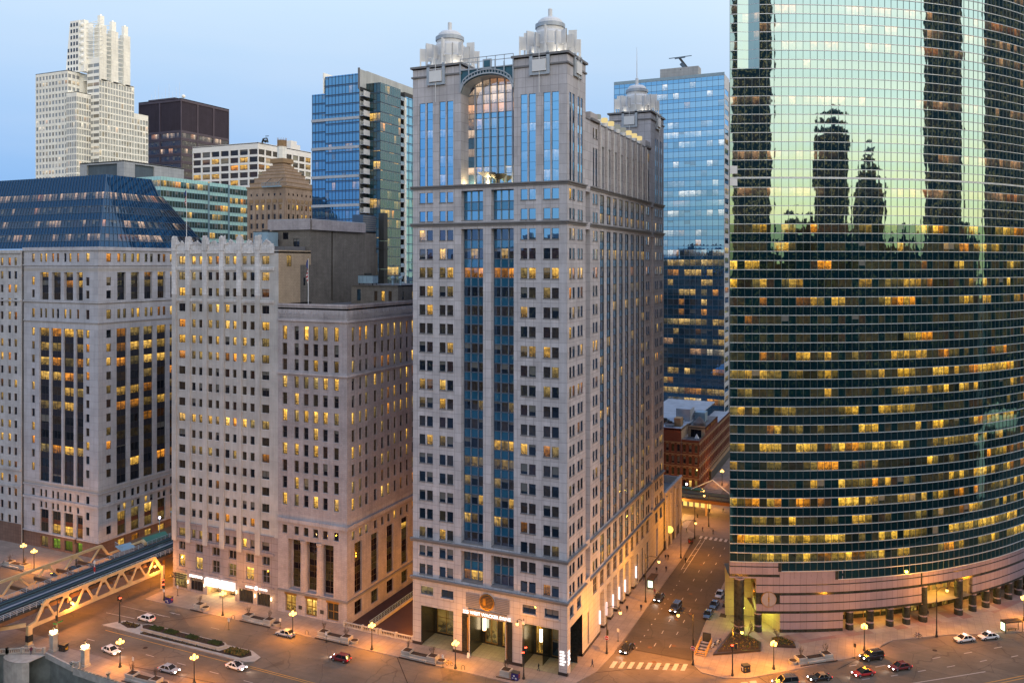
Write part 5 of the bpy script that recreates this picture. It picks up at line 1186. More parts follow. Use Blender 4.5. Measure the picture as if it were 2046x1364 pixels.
# blue glass slab at the end of the cross street
V = Building('glass_tower', 'sky-blue glass slab tower at the end of the cross street, crane arm on its roof', 'skyscraper', (-40, 262, 0))
vx, vy, fv = -13.8, 262.0, 5.0
curtain(V, (vx - 57.1, vy), 0, 57.1, 177.75 - fv * 18, 18, fv, 20, 'g_blue2', 's_blue2', 3.1, bars='frame_blue', bw=.13, lit=lambda k: {16: .3, 13: .25, 11: .3, 9: .5, 7: .5, 6: .6, 4: .4, 2: .4, 0: .5}.get(k, .08), gl='g_blue2_white')
curtain(V, (vx - 57.1, vy), 0, 57.1, 177.75 - fv * 35, 17, fv, 20, 'g_blue2', 's_blue2', 3.1, bars='frame_blue', bw=.13, lit=lambda k: {16: .9, 10: .8, 3: .9, 5: .4, 15: .6}.get(k, .28), gl='g_blue2_lit')
V.facade((vx, vy), 90, 14.7, 0, 178.7, [(1.9, 13.1, 4 + 5 * k, 6.8 + 5 * k, spec('g_blue2_lit' if k % 3 else 'g_blue2', nu=5)) for k in range(34)], 'slab_pale')
V.part('parapet').box(vx - 57.2, vy, 177.9, vx + .1, vy + .5, 179.5, 'unit_blue'); V.part('body').box(vx - 56.9, vy + .25, 0, vx - .2, vy + 31, 177.6, 'steel_dark'); V.part('roof_penthouse').box(vx - 33.5, vy + 4, 177.7, vx - 13.7, vy + 11, 184.8, 'penthouse_metal')
V.finish()
m = MB(); m.tube((-36.9, 267, 183.7), (-34.1, 267.4, 184), 1.1, 1.1, 'steel_dark'); m.bar((-33.4, 267.4, 184.5), (-37.4, 267, 190), 1.1, 'steel_dark'); m.bar((-34.4, 267.5, 184.5), (-36.6, 267, 187.1), 1.6, 'dark_blue_metal')
m.bar((-42.4, 265.0, 189.7), (-31.4, 268.4, 190.9), .35, 'dark_blue_metal'); m.bar((-39.6, 265.9, 189.6), (-34.5, 267.4, 190.2), .55, 'dark_blue_metal')
tag(m.build('roof_crane'), 'roof crane with a long level arm on the sky-blue glass tower', 'crane')
# edge building in the gap
V2 = Building('office_block', 'narrow slice of a lit office block seen between the blue slab and the green tower', 'office building', (-2, 330, 0))
V2.facade((-9.5, 308), 0, 40, 0, 156, grid_ops(40, 4, 30, 5.0, 2.8, 10, 1.1, 'g_grid', pl=.4, gl='g_blue2_lit'), 'penthouse_metal'); V2.roof([(-9.5, 308), (30.5, 308), (30.5, 340), (-9.5, 340)], 156); V2.finish()
# white terraced tower, far left
Wt = Building('white_tower', 'white stepped tower with open trusses and three slim spires on top, far left skyline', 'skyscraper', (-385, 200, 0))
wx, wy = -391.8, 188.2
Wt.facade((wx - 28.7, wy), 0, 28.7, 60, 201, grid_ops(28.7, 60.6, 36, 3.87, 2.2, 10, 1.1, 'g_white', pl=lambda k: {34: .7, 24: .5, 23: .6, 22: .6, 27: .1, 20: .3}.get(k, .08), gl='g_white_lit'), 'white_grid_clad')
Wt.facade((wx, wy), 90, 8.5, 60, 201, grid_ops(8.5, 60.6, 36, 3.87, 2.2, 3, .8, 'g_white', pl=lambda k: .8 if k == 34 else .1, gl='g_white_lit'), 'white_grid_clad')
Wt.facade((wx, wy - 1.0), 0, 9.0, 60, 187, grid_ops(9.0, 60.6, 32, 3.87, 2.9, 6, .35, 'g_white', pl=.12, gl='g_white_lit'), 'white_grid_clad'); Wt.facade((wx + 9, wy - 1.0), 90, 10.0, 60, 187, grid_ops(10, 60.6, 32, 3.87, 2.9, 6, .4, 'g_white', pl=.15, gl='g_white_lit'), 'white_grid_clad')
Wt.roof([(wx, wy - 1), (wx + 9, wy - 1), (wx + 9, wy + 9), (wx, wy + 9)], 187, 'white_clad'); Wt.roof([(wx - 28.7, wy), (wx, wy), (wx, wy + 20), (wx - 28.7, wy + 20)], 201, 'white_clad')
# stair-like recess with dark bands
Wt.facade((wx + 5.5, wy + 9.0), 0, 10.5, 60, 209, grid_ops(10.5, 63.6, 37, 3.87, 2.1, 2, .3, 'g_white', pl=lambda k: {17: .9, 18: .9, 33: .8, 26: .4, 28: .6}.get(k, .1), gl='g_white_lit'), 'white_clad')
# right wing
Wt.facade((-378.6, 199.4), 90, 26, 60, 197, grid_ops(26, 60.6, 35, 3.87, 3.0, 13, .5, 'g_white', pl=.08, gl='g_white_lit'), 'white_grid_clad'); Wt.facade((-381.5, 199.4), 0, 2.9, 60, 197, [], 'white_clad')
Wt.facade((-378.6, 225.4), 90, 11, 60, 180, grid_ops(11, 60.6, 30, 3.87, 3.0, 5, .5, 'g_white', pl=.08, gl='g_white_lit'), 'white_grid_clad')
Wt.facade((-385.8, 205), 0, 7.0, 60, 209, [], 'white_clad'); Wt.roof([(-400, 199.4), (-378.6, 199.4), (-378.6, 225), (-400, 225)], 196.8, 'white_clad')
# upper sloping shaft on the left
plain('g_white_flat', (.03, .05, .09), .15)
us = MB(); zt = 232.5; zb = 201
p = [(wx - 9.7, wy + 6), (wx + 2.4, wy + 6)]; q = [(wx - 5.6, wy + 6), (wx + 2.4, wy + 6)]
us.poly([(*p[0], zb), (*p[1], zb), (*q[1], zt), (*q[0], zt)], 'white_clad'); us.poly([(p[0][0], wy + 16, zb), (*p[0], zb), (*q[0], zt), (q[0][0], wy + 16, zt)], 'white_clad'); us.poly([(*p[1], zb), (p[1][0], wy + 16, zb), (q[1][0], wy + 16, zt), (*q[1], zt)], 'white_clad'); us.build('upper_shaft', Wt.root)
for k in range(8):
    for i in range(4):
        z = zb + .9 + k * 3.87; x = wx - 7.6 + i * 2.5
        if x < wx - 9.3 + (z - zb) / (zt - zb) * 4.1: continue
        m = MB(); m.box(x, wy + 5.85, z, x + 1.35, wy + 5.98, z + 2.2, 'g_white_flat'); Wt.add_window(m, (x, wy + 6, z), 3)
m = Wt.part('rounded_bays')
for k in range(7): m.lathe((wx + 4.2, wy + 7.2, 205 + 3.87 * k), [(.5, 0), (1.6, .3), (1.9, 1.3), (1.7, 2.2), (.4, 2.8)], 'white_clad', 10)
Wt.part('rounded_bays').box(wx + 2.4, wy + 6.4, 201, wx + 6.2, wy + 9.5, 232.5, 'white_clad')
tr = MB()   # open lattice between the shaft and the spires, and along the wing
for k in range(9):
    z = 209.5 + k * 2.6; tr.bar((wx + 6.2, wy + 8, z), (-376.5, 200.5, z + .3), .35, 'white_clad'); tr.bar((wx + 6.2, wy + 12, z), (-376.5, 206, z + .3), .3, 'white_clad')
    if k % 2 == 0: tr.bar((wx + 6.2, wy + 8, z), (-376.5, 200.5, z + 2.6), .22, 'white_clad')
tr.build('open_lattice', Wt.root)
for i, (bb, zt_) in enumerate(((199.6, 231.0), (208.2, 229.5), (217.2, 229.0))):
    m = MB(); a_ = -378.6
    for x0, y0, w_, d_, z0_, z1_ in ((a_ - 3.4, bb, 3.4, 5.2, 196, zt_ - 1), (a_ - 4.0, bb - .4, 4.6, 1.4, 196, zt_ - 3)): m.box(x0, y0, z0_, x0 + w_, y0 + d_, z1_, 'white_grid_clad')
    m.box(a_ - 2.8, bb + 1, zt_ - 1, a_ - .6, bb + 4., zt_ + 5.0, 'white_clad'); m.sphere((a_ - 1.7, bb + 2.5, zt_ + 5.4), .3, 'lamp_glow_white', 8, 5); m.build('spire', Wt.root)
    for k in range(10 if i < 2 else 0): Wt.part('open_lattice_side').bar((a_ - .3, bb + 3.4, 198.5 + k * 2.8), (a_ - .3, bb + 8.4, 198.5 + k * 2.8), .3, 'white_clad')
Wt.part('body').box(wx - 28, wy + .4, 0, wx - .4, wy + 20, 200.5, 'white_clad'); Wt.part('body').box(-390, 200.2, 0, -379.2, 224.8, 196, 'white_clad'); Wt.finish()
# dark steel block
Ds = Building('dark_tower', 'dark brown steel office tower with blank louvred upper storeys', 'skyscraper', (-395, 280, 0))
dx_, dy_ = -375.6, 261.2
def dark_face(P, ang, W, nb):
    ops = []; wd = W / nb
    for k in range(10):
        for i in range(nb):
            z = 173.5 - 5.25 * (k + 1) + 1.2; 
            for q in range(1): ops.append((round(i * wd + .7, 3), round((i + 1) * wd - .7, 3), z, z + 3.3, spec('g_black', nu=10, fw=.06, frame='dark_steel_clad', sep=True, depth=.5)))
    for i in range(nb): ops.append((round(i * wd + .5, 3), round((i + 1) * wd - .5, 3), 174.3, 194.0, dict(void=True, depth=.5)))
    Ds.facade(P, ang, W, 100, 196, ops, 'dark_steel_clad')
dark_face((dx_ - 39.7, dy_), 0, 39.7, 2); dark_face((dx_, dy_), 90, 45.1, 3)
stone('louvre_wall', (.055, .045, .065), .5, 40, .12, .5, .1)
Ds.part('louvre').box(dx_ - 39.6, dy_ + .45, 174, dx_ - .5, dy_ + .6, 194.4, 'louvre_wall'); Ds.part('louvre').box(dx_ - .6, dy_ + .5, 174, dx_ - .45, dy_ + 45, 194.4, 'louvre_wall')
for k in range(10): z = 173.5 - 5.25 * (k + 1) + .3; Ds.part('spandrel_line').box(dx_ - 39.7, dy_ - .15, z, dx_ + .15, dy_, z + .3, 'dark_steel_clad'); Ds.part('spandrel_line').box(dx_, dy_, z, dx_ + .15, dy_ + 45.1, z + .3, 'dark_steel_clad')
Ds.roof([(dx_ - 39.7, dy_), (dx_, dy_), (dx_, dy_ + 45), (dx_ - 39.7, dy_ + 45)], 195.9); Ds.part('roof_plant').box(dx_ - 37, dy_ + 6, 196, dx_ - 12, dy_ + 30, 198.5, 'dark_steel_clad'); Ds.part('roof_plant').sphere((dx_ - 2, dy_ + 4, 198), 1.3, 'white_clad', 10, 6)
for k in range(9): Ds.part('antenna').tube((dx_ - 36 + k * 3.3, dy_ + 8, 196), (dx_ - 36 + k * 3.3, dy_ + 8, 203 + 3 * (k % 3)), .12, .05, 'white_metal', 5)
Ds.finish()
# white concrete grid block
Gr = Building('grid_block', 'white concrete office block with wide square windows in a regular grid', 'office building', (-250, 190, 0))
gx, gy = -233.4, 174.9
Gr.facade((gx - 44.6, gy), 0, 44.6, 60, 146, grid_ops(44.6, 60.9, 21, 3.9, 2.75, 7, 1.0, 'g_grid', fw=.12, depth=.5, pl=lambda k: .12, gl='g205_lit', sill=1.0), 'white_conc')
Gr.facade((gx, gy), 90, 43, 60, 146, grid_ops(43, 60.9, 21, 3.9, 2.75, 8, .9, 'g_grid', fw=.12, depth=.5, pl=.18, gl='g_grid_pale', sill=1.0), 'white_conc')
Gr.roof([(gx - 44.6, gy), (gx, gy), (gx, gy + 43), (gx - 44.6, gy + 43)], 145.8); Gr.part('body').box(gx - 44, gy + .8, 0, gx - .8, gy + 42, 145, 'steel_dark')
Gr.part('roof_stair').box(gx - 12, gy + 28, 146, gx - 2, gy + 36, 149, 'white_conc'); Gr.part('roof_stair').obox((gx - 10, gy + 28.1, 149), (8, 0, 0), (0, 5, 0), (0, 0, 1.8), 'white_conc'); Gr.finish()
m = MB(); m.bar((-233, 177.5, 146), (-232, 177.3, 148.0), .7, 'steel_dark'); m.bar((-232, 177.3, 148.0), (-230.4, 178, 148.3), .5, 'steel_dark'); m.bar((-230.4, 178, 148.3), (-229.9, 178.2, 146), .6, 'steel_dark'); m.bar((-231.4, 178, 149.3), (-229.6, 178.4, 149.4), .3, 'steel_dark'); m.sphere((-231.2, 177.8, 146.7), .8, 'steel_dark', 8, 5)
tag(m.build('window_washing_rig'), 'folded dark window-washing rig on the corner of the white grid block', 'roof rig')
# brown stepped masonry tower
Br = Building('masonry_tower', 'brown brick tower stepping back like a ziggurat to a pale octagonal lantern', 'skyscraper', (-165, 112, 0))
bx, by = -159.3, 106.2
def brown(P, ang, W, n): 
    ops = []; wd = (W - 1.6) / n
    for k in range(8):
        for i in range(n):
            a = 1.2 + i * wd + .4; z = 107.6 - 3.75 * k; ops.append((round(a, 3), round(a + 1.15, 3), z - 2.1, z, dict(glass='g205_lit' if rg.random() < .2 else 'g205', nz=2, fw=.08, frame='frame_dark', depth=.25)))
    for i in range(n): ops.append((round(1.2 + i * wd + .55, 3), round(1.2 + i * wd + 1.35, 3), 111.2, 112.2, dict(glass='g205', fw=.06, depth=.2)))
    Br.facade(P, ang, W, 60, 114.5, ops, 'brown_masonry')
    for i in range(n + 1): 
        t = Vector((math.cos(R(ang)), math.sin(R(ang)), 0)); nn_ = Vector((t.y, -t.x, 0)); Br.part('buttress').obox(Vector((P[0], P[1], 60)) + t * (1.0 + i * wd - .25 + .05), t * .5, nn_ * .25, (0, 0, 49.3), 'brown_masonry')
        if i < n: Br.part('carved_arch').obox(Vector((P[0], P[1], 108.4)) + t * (1.2 + i * wd + .1), t * 1.8, nn_ * .2, (0, 0, 1.4), 'trim_tan')
brown((bx - 19.5, by), 0, 19.5, 6); brown((bx, by), 90, 18, 6); Br.facade((bx - 19.5, by + 18), 270, 18, 60, 114.5, [], 'brown_masonry')
Br.part('trim').box(bx - 19.8, by - .35, 114.4, bx + .35, by + 18, 115.0, 'trim_tan')
steps = [(0.4, 115.0, 116.6), (1.6, 116.6, 118.6), (2.6, 118.6, 120.2), (3.6, 120.2, 121.6), (4.6, 121.6, 122.9), (5.5, 122.9, 124.0), (6.3, 124.0, 125.2)]
cx_, cy_ = bx - 9.0, by + 8.8
for i, (ins, z0, z1) in enumerate(steps):
    hw = 9.9 - ins * 1.15; hd = 8.9 - ins * 1.0; Br.part('stepped_roof').box(cx_ - hw, cy_ - hd, z0, cx_ + hw, cy_ + hd, z1, 'brown_masonry'); Br.part('coping').box(cx_ - hw - .12, cy_ - hd - .12, z1 - .22, cx_ + hw + .12, cy_ + hd + .12, z1 + .05, 'trim_tan')
Br.part('carved_cap').box(cx_ - 3.3, cy_ - 3.3, 125.2, cx_ + 3.3, cy_ + 3.3, 127.0, 'trim_tan')
m = MB(); m.lathe((cx_, cy_, 127.0), [(1.9, 0), (1.9, 4.8), (2.0, 5.0), (1.75, 5.2)], 'white_grid_clad', 8); m.build('lantern', Br.root)
m = MB(); m.lathe((cx_, cy_, 132.2), [(1.75, 0), (1.75, 2.4), (1.9, 2.6), (1.2, 2.7)], 'trim_tan', 8)
for k in range(12): m.tube((cx_ + 1.75 * math.cos(R(30 * k)), cy_ + 1.75 * math.sin(R(30 * k)), 132.2), (cx_ + 1.9 * math.cos(R(30 * k)), cy_ + 1.9 * math.sin(R(30 * k)), 135.8), .16, .05, 'trim_tan', 5)
m.build('carved_crown', Br.root); Br.part('body').box(bx - 19, by + .5, 0, bx - .5, by + 17.5, 114.3, 'steel_dark'); Br.finish()
m = MB(); m.box(-169, 103.6, 114.4, -159.8, 104.5, 114.9, 'unit_blue'); m.bar((-169, 103.6, 116.2), (-159.8, 103.6, 116.2), .12, 'unit_blue')
for k in range(13): m.bar((-169 + k * .76, 103.6, 114.8), (-169 + k * .76, 103.6, 116.2), .1, 'unit_blue')
for x in (-167.5, -161.5): m.bar((x, 104, 116), (x, 107.5, 118.3), .15, 'steel_dark')
tag(m.build('window_washing_stage'), 'pale window-washing platform slung on the brown stepped tower', 'platform')
# aqua glass block behind the mansard
Aq = Building('aqua_block', 'low aqua glass office block with a pale metal plant storey behind the dark mansard', 'office building', (-205, 90, 0))
ax, ay = -204.9, 85.8
for k, (y0, y1, xo) in enumerate(((0, 25.5, 0), (25.5, 36.4, .9), (36.4, 48.3, 1.8))):
    curtain(Aq, (ax + xo, ay + y0), 90, y1 - y0, 118.8 - 4 * 12 - xo * .3, 12, 4.0, int((y1 - y0) / 1.5), 'g_aqua', 's_aqua', 2.5, bars='unit_blue', bw=.08)
    Aq.part('return').box(ax, ay + y0 - .02, 70, ax + xo + .02, ay + y0 + .1, 118.6 - xo * .3, 's_aqua_flat' if False else 'unit_blue')
curtain(Aq, (ax - 30, ay), 0, 30, 118.8 - 8, 2, 4.0, 18, 'g_aqua', 's_aqua', 2.5, bars='unit_blue', bw=.08)
Aq.part('body').box(ax - 30, ay + .3, 0, ax - .3, ay + 48, 118.5, 'steel_dark')
px_, py_ = -226.5, 87.0
Aq.facade((px_ - 26, py_), 0, 26, 112, 126.4, [(4.2, 22.0, 119.4, 125.3, dict(void=True, depth=.8))], 'penthouse_metal'); Aq.facade((px_, py_), 90, 32, 112, 126.4, [(5.5, 15.5, 119.4, 125.3, dict(void=True, depth=.8))], 'penthouse_metal'); Aq.roof([(px_ - 26, py_), (px_, py_), (px_, py_ + 32), (px_ - 26, py_ + 32)], 126.3)
stone('louvre_blue', (.10, .14, .18), .6, 40, .1, .6, .1); Aq.part('louvre').box(px_ - 25.8, py_ + .75, 119.4, px_ - .9, py_ + .9, 125.4, 'louvre_blue'); Aq.part('louvre').box(px_ - .9, py_ + .9, 119.4, px_ - .75, py_ + 31, 125.4, 'louvre_blue'); Aq.finish()
# red brick loft building beyond the elevated line, and the tower's annex
Rb = Building('loft_building', 'red brick loft building with arched windows beyond the elevated railway', 'brick building', (-8, 160, 0))
def loft(P, ang, W, n, zt):
    ops = []; wd = W / n
    for k in range(4):
        for i in range(n): a = i * wd + wd * .26; ops.append((round(a, 3), round(a + wd * .48, 3), 1.2 + 4.3 * k + .6, min(1.2 + 4.3 * k + 3.2, zt - .3), dict(glass='g205_lit' if k == 0 and rg.random() < .4 else 'g205', nz=2, fw=.08, frame='frame_dark', depth=.3, sill='trim_tan', so=.1, sh=.15)))
    Rb.facade(P, ang, W, 0, zt, ops, 'brick_red')
    t = Vector((math.cos(R(ang)), math.sin(R(ang)), 0)); nn_ = Vector((t.y, -t.x, 0))
    for k in range(4):
        Rb.part('string_course').obox(Vector((P[0], P[1], 1.2 + 4.3 * k + 3.9)), t * W, nn_ * .18, (0, 0, .25), 'trim_tan')
        for i in range(n):
            a = i * wd + wd * .5
            for s_ in range(-2, 3): c = Vector((P[0], P[1], 0)) + t * (a + s_ * wd * .12) + Vector((0, 0, 1.2 + 4.3 * k + 3.25 + .28 * (1 - (s_ / 2.4) ** 2))); Rb.part('window_hood').obox(c - t * wd * .065, t * wd * .13, nn_ * .2, (0, 0, .28), 'trim_tan')
loft((-9.2, 145.6), 0, 6.4, 3, 19.2); loft((-2.8, 145.6), 90, 66, 22, 19.2); loft((-17.5, 145.2), 0, 8.3, 4, 23.2); Rb.facade((-9.2, 145.2), 90, 12, 19.2, 23.2, [], 'brick_tan')
Rb.facade((-9.2, 157), 0, 6.4, 17.5, 22.4, [(1, 5, 18, 21, dict(glass='g205', nu=3, depth=.2))], 'brick_tan'); Rb.facade((-2.8, 157), 90, 26, 19.2, 22.0, [(1 + 3 * i, 2.4 + 3 * i, 19.6, 21.4, dict(glass='g205', depth=.2)) for i in range(8)], 'brick_red')
Rb.roof([(-9.2, 145.6), (-2.8, 145.6), (-2.8, 157), (-9.2, 157)], 18.0, 'roofing'); Rb.roof([(-30, 145.2), (-9.2, 145.2), (-9.2, 212), (-30, 212)], 22.9, 'roof_white'); Rb.roof([(-9.2, 157), (-2.8, 157), (-2.8, 183), (-9.2, 183)], 21.8, 'roofing'); Rb.roof([(-9.2, 183), (-2.8, 183), (-2.8, 211.6), (-9.2, 211.6)], 19, 'roof_white'); Rb.facade((-30, 145.2), 0, 12.5, 0, 23.2, [], 'brick_red')
Rb.part('shop_front').box(-2.75, 165, .3, -2.0, 211, 3.6, 'steel_dark'); Rb.part('shop_cornice').box(-2.7, 165, 3.6, -1.9, 211, 4.2, 'trim_tan')
Rb.part('roof_hut').box(-13, 150, 23, -10.5, 154, 26, 'trim_tan'); Rb.part('roof_hut').box(-15, 162, 23, -9.5, 170, 27.5, 'roof_white'); Rb.part('roof_hut').box(-9, 168, 22, -5, 173, 25.5, 'unit_blue')
m = MB(); m.lathe((-5.5, 160, 22), [(2.4, 0), (2.3, 1.2), (.2, 3.6)], 'roofing', 10); Rb.part('roof_tank').merge(m); Rb.finish()
m = MB(); m.lathe((0, 0, 0), [(.05, 0), (.05, 1.0), (.9, 1.1), (.1, 2.6), (.02, 2.7)], 'white_metal', 8); o = m.build('closed_parasol'); o.location = (-4.6, 150.5, 18); tag(o, 'closed white parasol on the sunken roof terrace of the brick loft building', 'parasol')
for i, (x, y, w_, d_, mt) in enumerate(((-16, 148, 3.2, 2.2, 'roof_white'), (-13.6, 156.5, 2.6, 2, 'unit_blue'), (-19, 153, 3, 2.4, 'rust_brown'), (-12, 172.6, 2.2, 3, 'unit_blue'))):
    roof_unit('air_handler', ['white flat air handler nearest the granite tower on the brick building roof', 'blue grey air handler in the middle of the brick building roof', 'rusty brown air handler on the left of the brick building roof', 'blue air handler behind the hut on the brick building roof'][i], x, y, 22.95, w_, d_, 1.3, mt, False, 'air handlers on the brick building roof')
An = Building('annex', 'low granite annex with slit openings and a rounded parapet behind the granite tower', 'building', (-5, 92, 0))
An.facade((.3, 81.0), 90, 22.5, 0, 16.4, [(2.5, 4.4, 8.6, 14.2, dict(glass='shop_deco', nz=3, depth=.4, frame='ledge_dark')), (2.8, 4.0, .8, 6.5, dict(glass='g225', depth=.5)), (15.5, 17.4, 8.6, 14.2, dict(glass='shop_deco', nz=3, depth=.4, frame='ledge_dark')), (19.5, 20.6, 8.6, 14.2, dict(glass='louver_dark', depth=.3, frame='ledge_dark'))], 'granite_pale')
An.facade((-16, 81.0), 0, 16.3, 14.7, 16.4, [], 'granite_pale'); An.facade((.3, 103.5), 180, 16.3, 0, 16.4, [], 'granite_pale')
for bb in (82.4, 87.5, 93.0, 99.0): An.part('buttress').box(.3, bb, 0, .75, bb + 1.1, 15.4, 'granite_pale')
m = An.part('parapet'); m.tube((.05, 81.2, 16.5), (.05, 103.3, 16.5), .5, .5, 'granite_pale', 12); m.box(-.5, 86, 14.2, -.3, 103.5, 16.4, 'granite_pale'); m.box(-15, 102.8, 14.2, -.5, 103.2, 16.4, 'granite_pale')
An.part('plinth').box(.3, 81, 0, .42, 103.5, 2.6, 'marble_base'); An.roof([(-16, 81), (.2, 81), (.2, 103.4), (-16, 103.4)], 14.3); An.finish()
glow('ad_sign', (1., .75, .12), 1.6, False)
m = MB(); m.tube((.9, 84.6, 5.2), (.9, 84.95, 5.2), 1.0, 1.0, 'ad_sign', 20); m.bar((.35, 84.8, 6.0), (1.1, 84.8, 6.0), .12, 'steel_dark'); tag(m.build('round_sign'), 'round glowing yellow sign projecting from the granite wall of the annex', 'sign')

# ------------------------------------------------------------------ the city behind the viewpoint (what the glass reflects)
def citymat(name, col, cw, fh, lit, ww=.55, wh=.5, em=(1., .62, .2), glassy=False):
    b = NB(name); v = b.wallvec(); sc = b.vm('DIVIDE', v, (cw, fh, 1.)); fl = b.vm('FLOOR', sc); fr = b.vm('FRACTION', sc)
    s = b.n('SeparateXYZ'); b.set(s.inputs[0], fr); wn = b.n('TexWhiteNoise', noise_dimensions='3D'); b.set(wn.inputs[0], fl)
    inx = b.math('LESS_THAN', b.math('ABSOLUTE', b.math('SUBTRACT', s.outputs[0], .5)), ww / 2); iny = b.math('LESS_THAN', b.math('ABSOLUTE', b.math('SUBTRACT', s.outputs[1], .5)), wh / 2)
    win = b.math('MULTIPLY', inx, iny); on = b.math('MULTIPLY', win, b.math('LESS_THAN', wn.outputs[0], lit))
    c = b.mix(win, col, (.015, .018, .022)); return_ = b.bsdf(c, b.maprange(win, 0, 1, .85, .15), emit=em, estr=b.math('MULTIPLY', on, .45)); m = b.done(return_); m.cycles.emission_sampling = 'NONE'; return m
citymat('city_stone', (.10, .085, .07), 2.6, 3.9, .14); citymat('city_dark', (.045, .075, .085), 3.0, 3.9, .22, .85, .55); citymat('city_brick', (.06, .035, .025), 2.4, 3.6, .12); citymat('city_pale', (.15, .14, .13), 2.2, 3.9, .10)
def far(name, label, cx_, cy_, w_, d_, h, mat, rz=0., steps=(), extra=None):
    m = MB(); m.cbox((0, 0, 0), (w_, d_, h), mat, 0, False); m.cbox((0, 0, h), (w_ + .6, d_ + .6, 1.0), 'ledge_dark')
    z = h + 1
    for fx, dh in steps: m.cbox((0, 0, z), (w_ * fx, d_ * fx, dh), mat); z += dh
    for k in range(3): m.cbox((w_ * (.25 - .25 * k), d_ * .1 * (k - 1), z), (w_ * .12, d_ * .15, 3.5), 'louver_grey')
    o = m.build(name); o.location = (cx_, cy_, 0); o.rotation_euler = (0, 0, rz); return tag(o, label, 'tower', 'towers behind the viewpoint, seen only mirrored in glass')
D0 = (GC.x, GC.y)
far('dark_tower', 'dark full-height tower mirrored at the left edge of the green glass', 198, -212, 24, 66, 236, 'city_dark', R(-52))
far('dark_tower', 'dark mid-height tower with stepped top mirrored left of centre in the green glass', 297, -122, 26, 58, 158, 'city_dark', R(-34), ((.7, 5),))
far('stepped_tower', 'stepped tower mirrored near the centre of the green glass', 333, -66, 26, 56, 122, 'city_dark', R(-20), ((.8, 8), (.5, 8), (.2, 6)))
far('dark_tower', 'dark full-height tower mirrored right of centre in the green glass', 385, 72, 24, 80, 262, 'city_dark', R(5))
far('pale_tower', 'broad full-height tower mirrored at the right edge of the green glass', 370, 225, 24, 118, 262, 'city_dark', R(26))
q = random.Random(4); ang = -62.
for i in range(19):
    wd = q.uniform(18, 34); ang += math.degrees(wd / 2 / 330); dd = q.uniform(318, 350); h = q.uniform(84, 112)
    far('low_tower', '%s %s mid-rise block in the skyline mirrored low in the green glass' % (('broad', 'slim', 'squat', 'stepped')[i // 5], ('brick', 'dark glass', 'stone', 'bronze', 'brown')[i % 5]), 50 + dd * math.cos(R(ang)), 45 + dd * math.sin(R(ang)), 26, wd * 1.05, h, ['city_brick', 'city_dark', 'city_stone', 'city_dark'][i % 4], R(ang), ((q.uniform(.2, .6), q.uniform(2, 7)),)); ang += math.degrees(wd / 2 / 330)
nb = [(-290, 70, 86), (-205, 80, 78), (-118, 70, 92), (-36, 74, 84), (48, 78, 88), (128, 60, 80), (-370, 70, 70)]
for i, (x, w_, h) in enumerate(nb): far('riverside_block', ['wide stone', 'low brick', 'tall stone', 'pale stone', 'plain stone', 'brick', 'distant stone'][i] + ' block on the far river bank mirrored in the windows', x, -300, w_, 40, h, ['city_stone', 'city_brick', 'city_stone', 'city_pale', 'city_stone', 'city_brick', 'city_stone'][i], 0, ((.5, 5),))

# ------------------------------------------------------------------ ground, water, roads, pavements
bank_s = [(-4000, -39.5), (-128, -39.5), (-113.5, -40.5), (-104.5, -36.6), (-93.0, -38.6), (-60, -41), (30, -44), (120, 40), (600, 500), (4000, 3800)]
m = MB(); m.poly([(x, y, 0) for x, y in bank_s] + [(4000, 5000, 0), (-4000, 5000, 0)], 'asphalt'); m.poly([(-4000, -131, 0), (-4000, -4000, 0), (4000, -4000, 0), (4000, 3600, 0), (700, 440, 0), (170, -60, 0), (80, -131, 0)], 'asphalt'); struct(m, 'ground')
m = MB(); m.poly([(-4000, -140, -7), (90, -140, -7), (800, 420, -7), (4200, 3700, -7), (4000, 3900, -7), (500, 500, -7), (110, 60, -7), (30, -30, -7), (-4000, -30, -7)], 'river_water'); struct(m, 'river')
m = MB()
for (a, b_) in zip(bank_s[:-1], bank_s[1:]): m.poly([(*a, -9), (*b_, -9), (*b_, 0), (*a, 0)], 'river_wall')
for a, b_ in zip([(4000, 3600), (700, 440), (170, -60), (80, -131)], [(700, 440), (170, -60), (80, -131), (-4000, -131)]): m.poly([(*a, -9), (*b_, -9), (*b_, 0), (*a, 0)], 'river_wall')
struct(m, 'river_embankment')
def sheet(name, pts, z, mat): m = MB(); m.poly([(x, y, z) for x, y in pts], mat); return struct(m, name)
sheet('road', [(-400, -31.5), (-60, -31.5), (20, -31), (75, 20), (160, 105), (140, 118), (88, 62), (33.6, 14.4), (21.8, 17), (6, 17), (1, -5), (-400, -6.5)], .012, 'concrete_road')
sheet('cross_street', [(6, 17), (21.8, 17), (20.5, 99), (6, 99)], .024, 'asphalt_new')
sheet('far_crossing', [(-40, 99), (60, 99), (60, 142), (-40, 142)], .012, 'asphalt')
sheet('bridge_street', [(-140, -31.5), (-110, -31.5), (-110, 200), (-140, 200)], .03, 'asphalt')
m = MB(); m.poly([(-40, 142, .012), (-40, 600, .012), (4.5, 600, .012), (4.5, 142, .012)], 'asphalt'); struct(m, 'cross_street_beyond')
def pave(name, pts, mat='pavement', h=.14):
    m = MB(); m.prism(pts, 0, h, mat, 'kerb'); return struct(m, name)
pave('pavement_south', [(-110, -6.9), (-22, -6.9), (-9, -7.0), (-3, -6.2), (2.4, -1.8), (4.8, 4.5), (5.6, 13.6), (6.0, 41), (6.4, 77), (5.6, 99), (1.5, 104), (-30, 104), (-30, 0), (-41.5, 1.2), (-53.5, 1.2), (-60, 4), (-110, 4)])
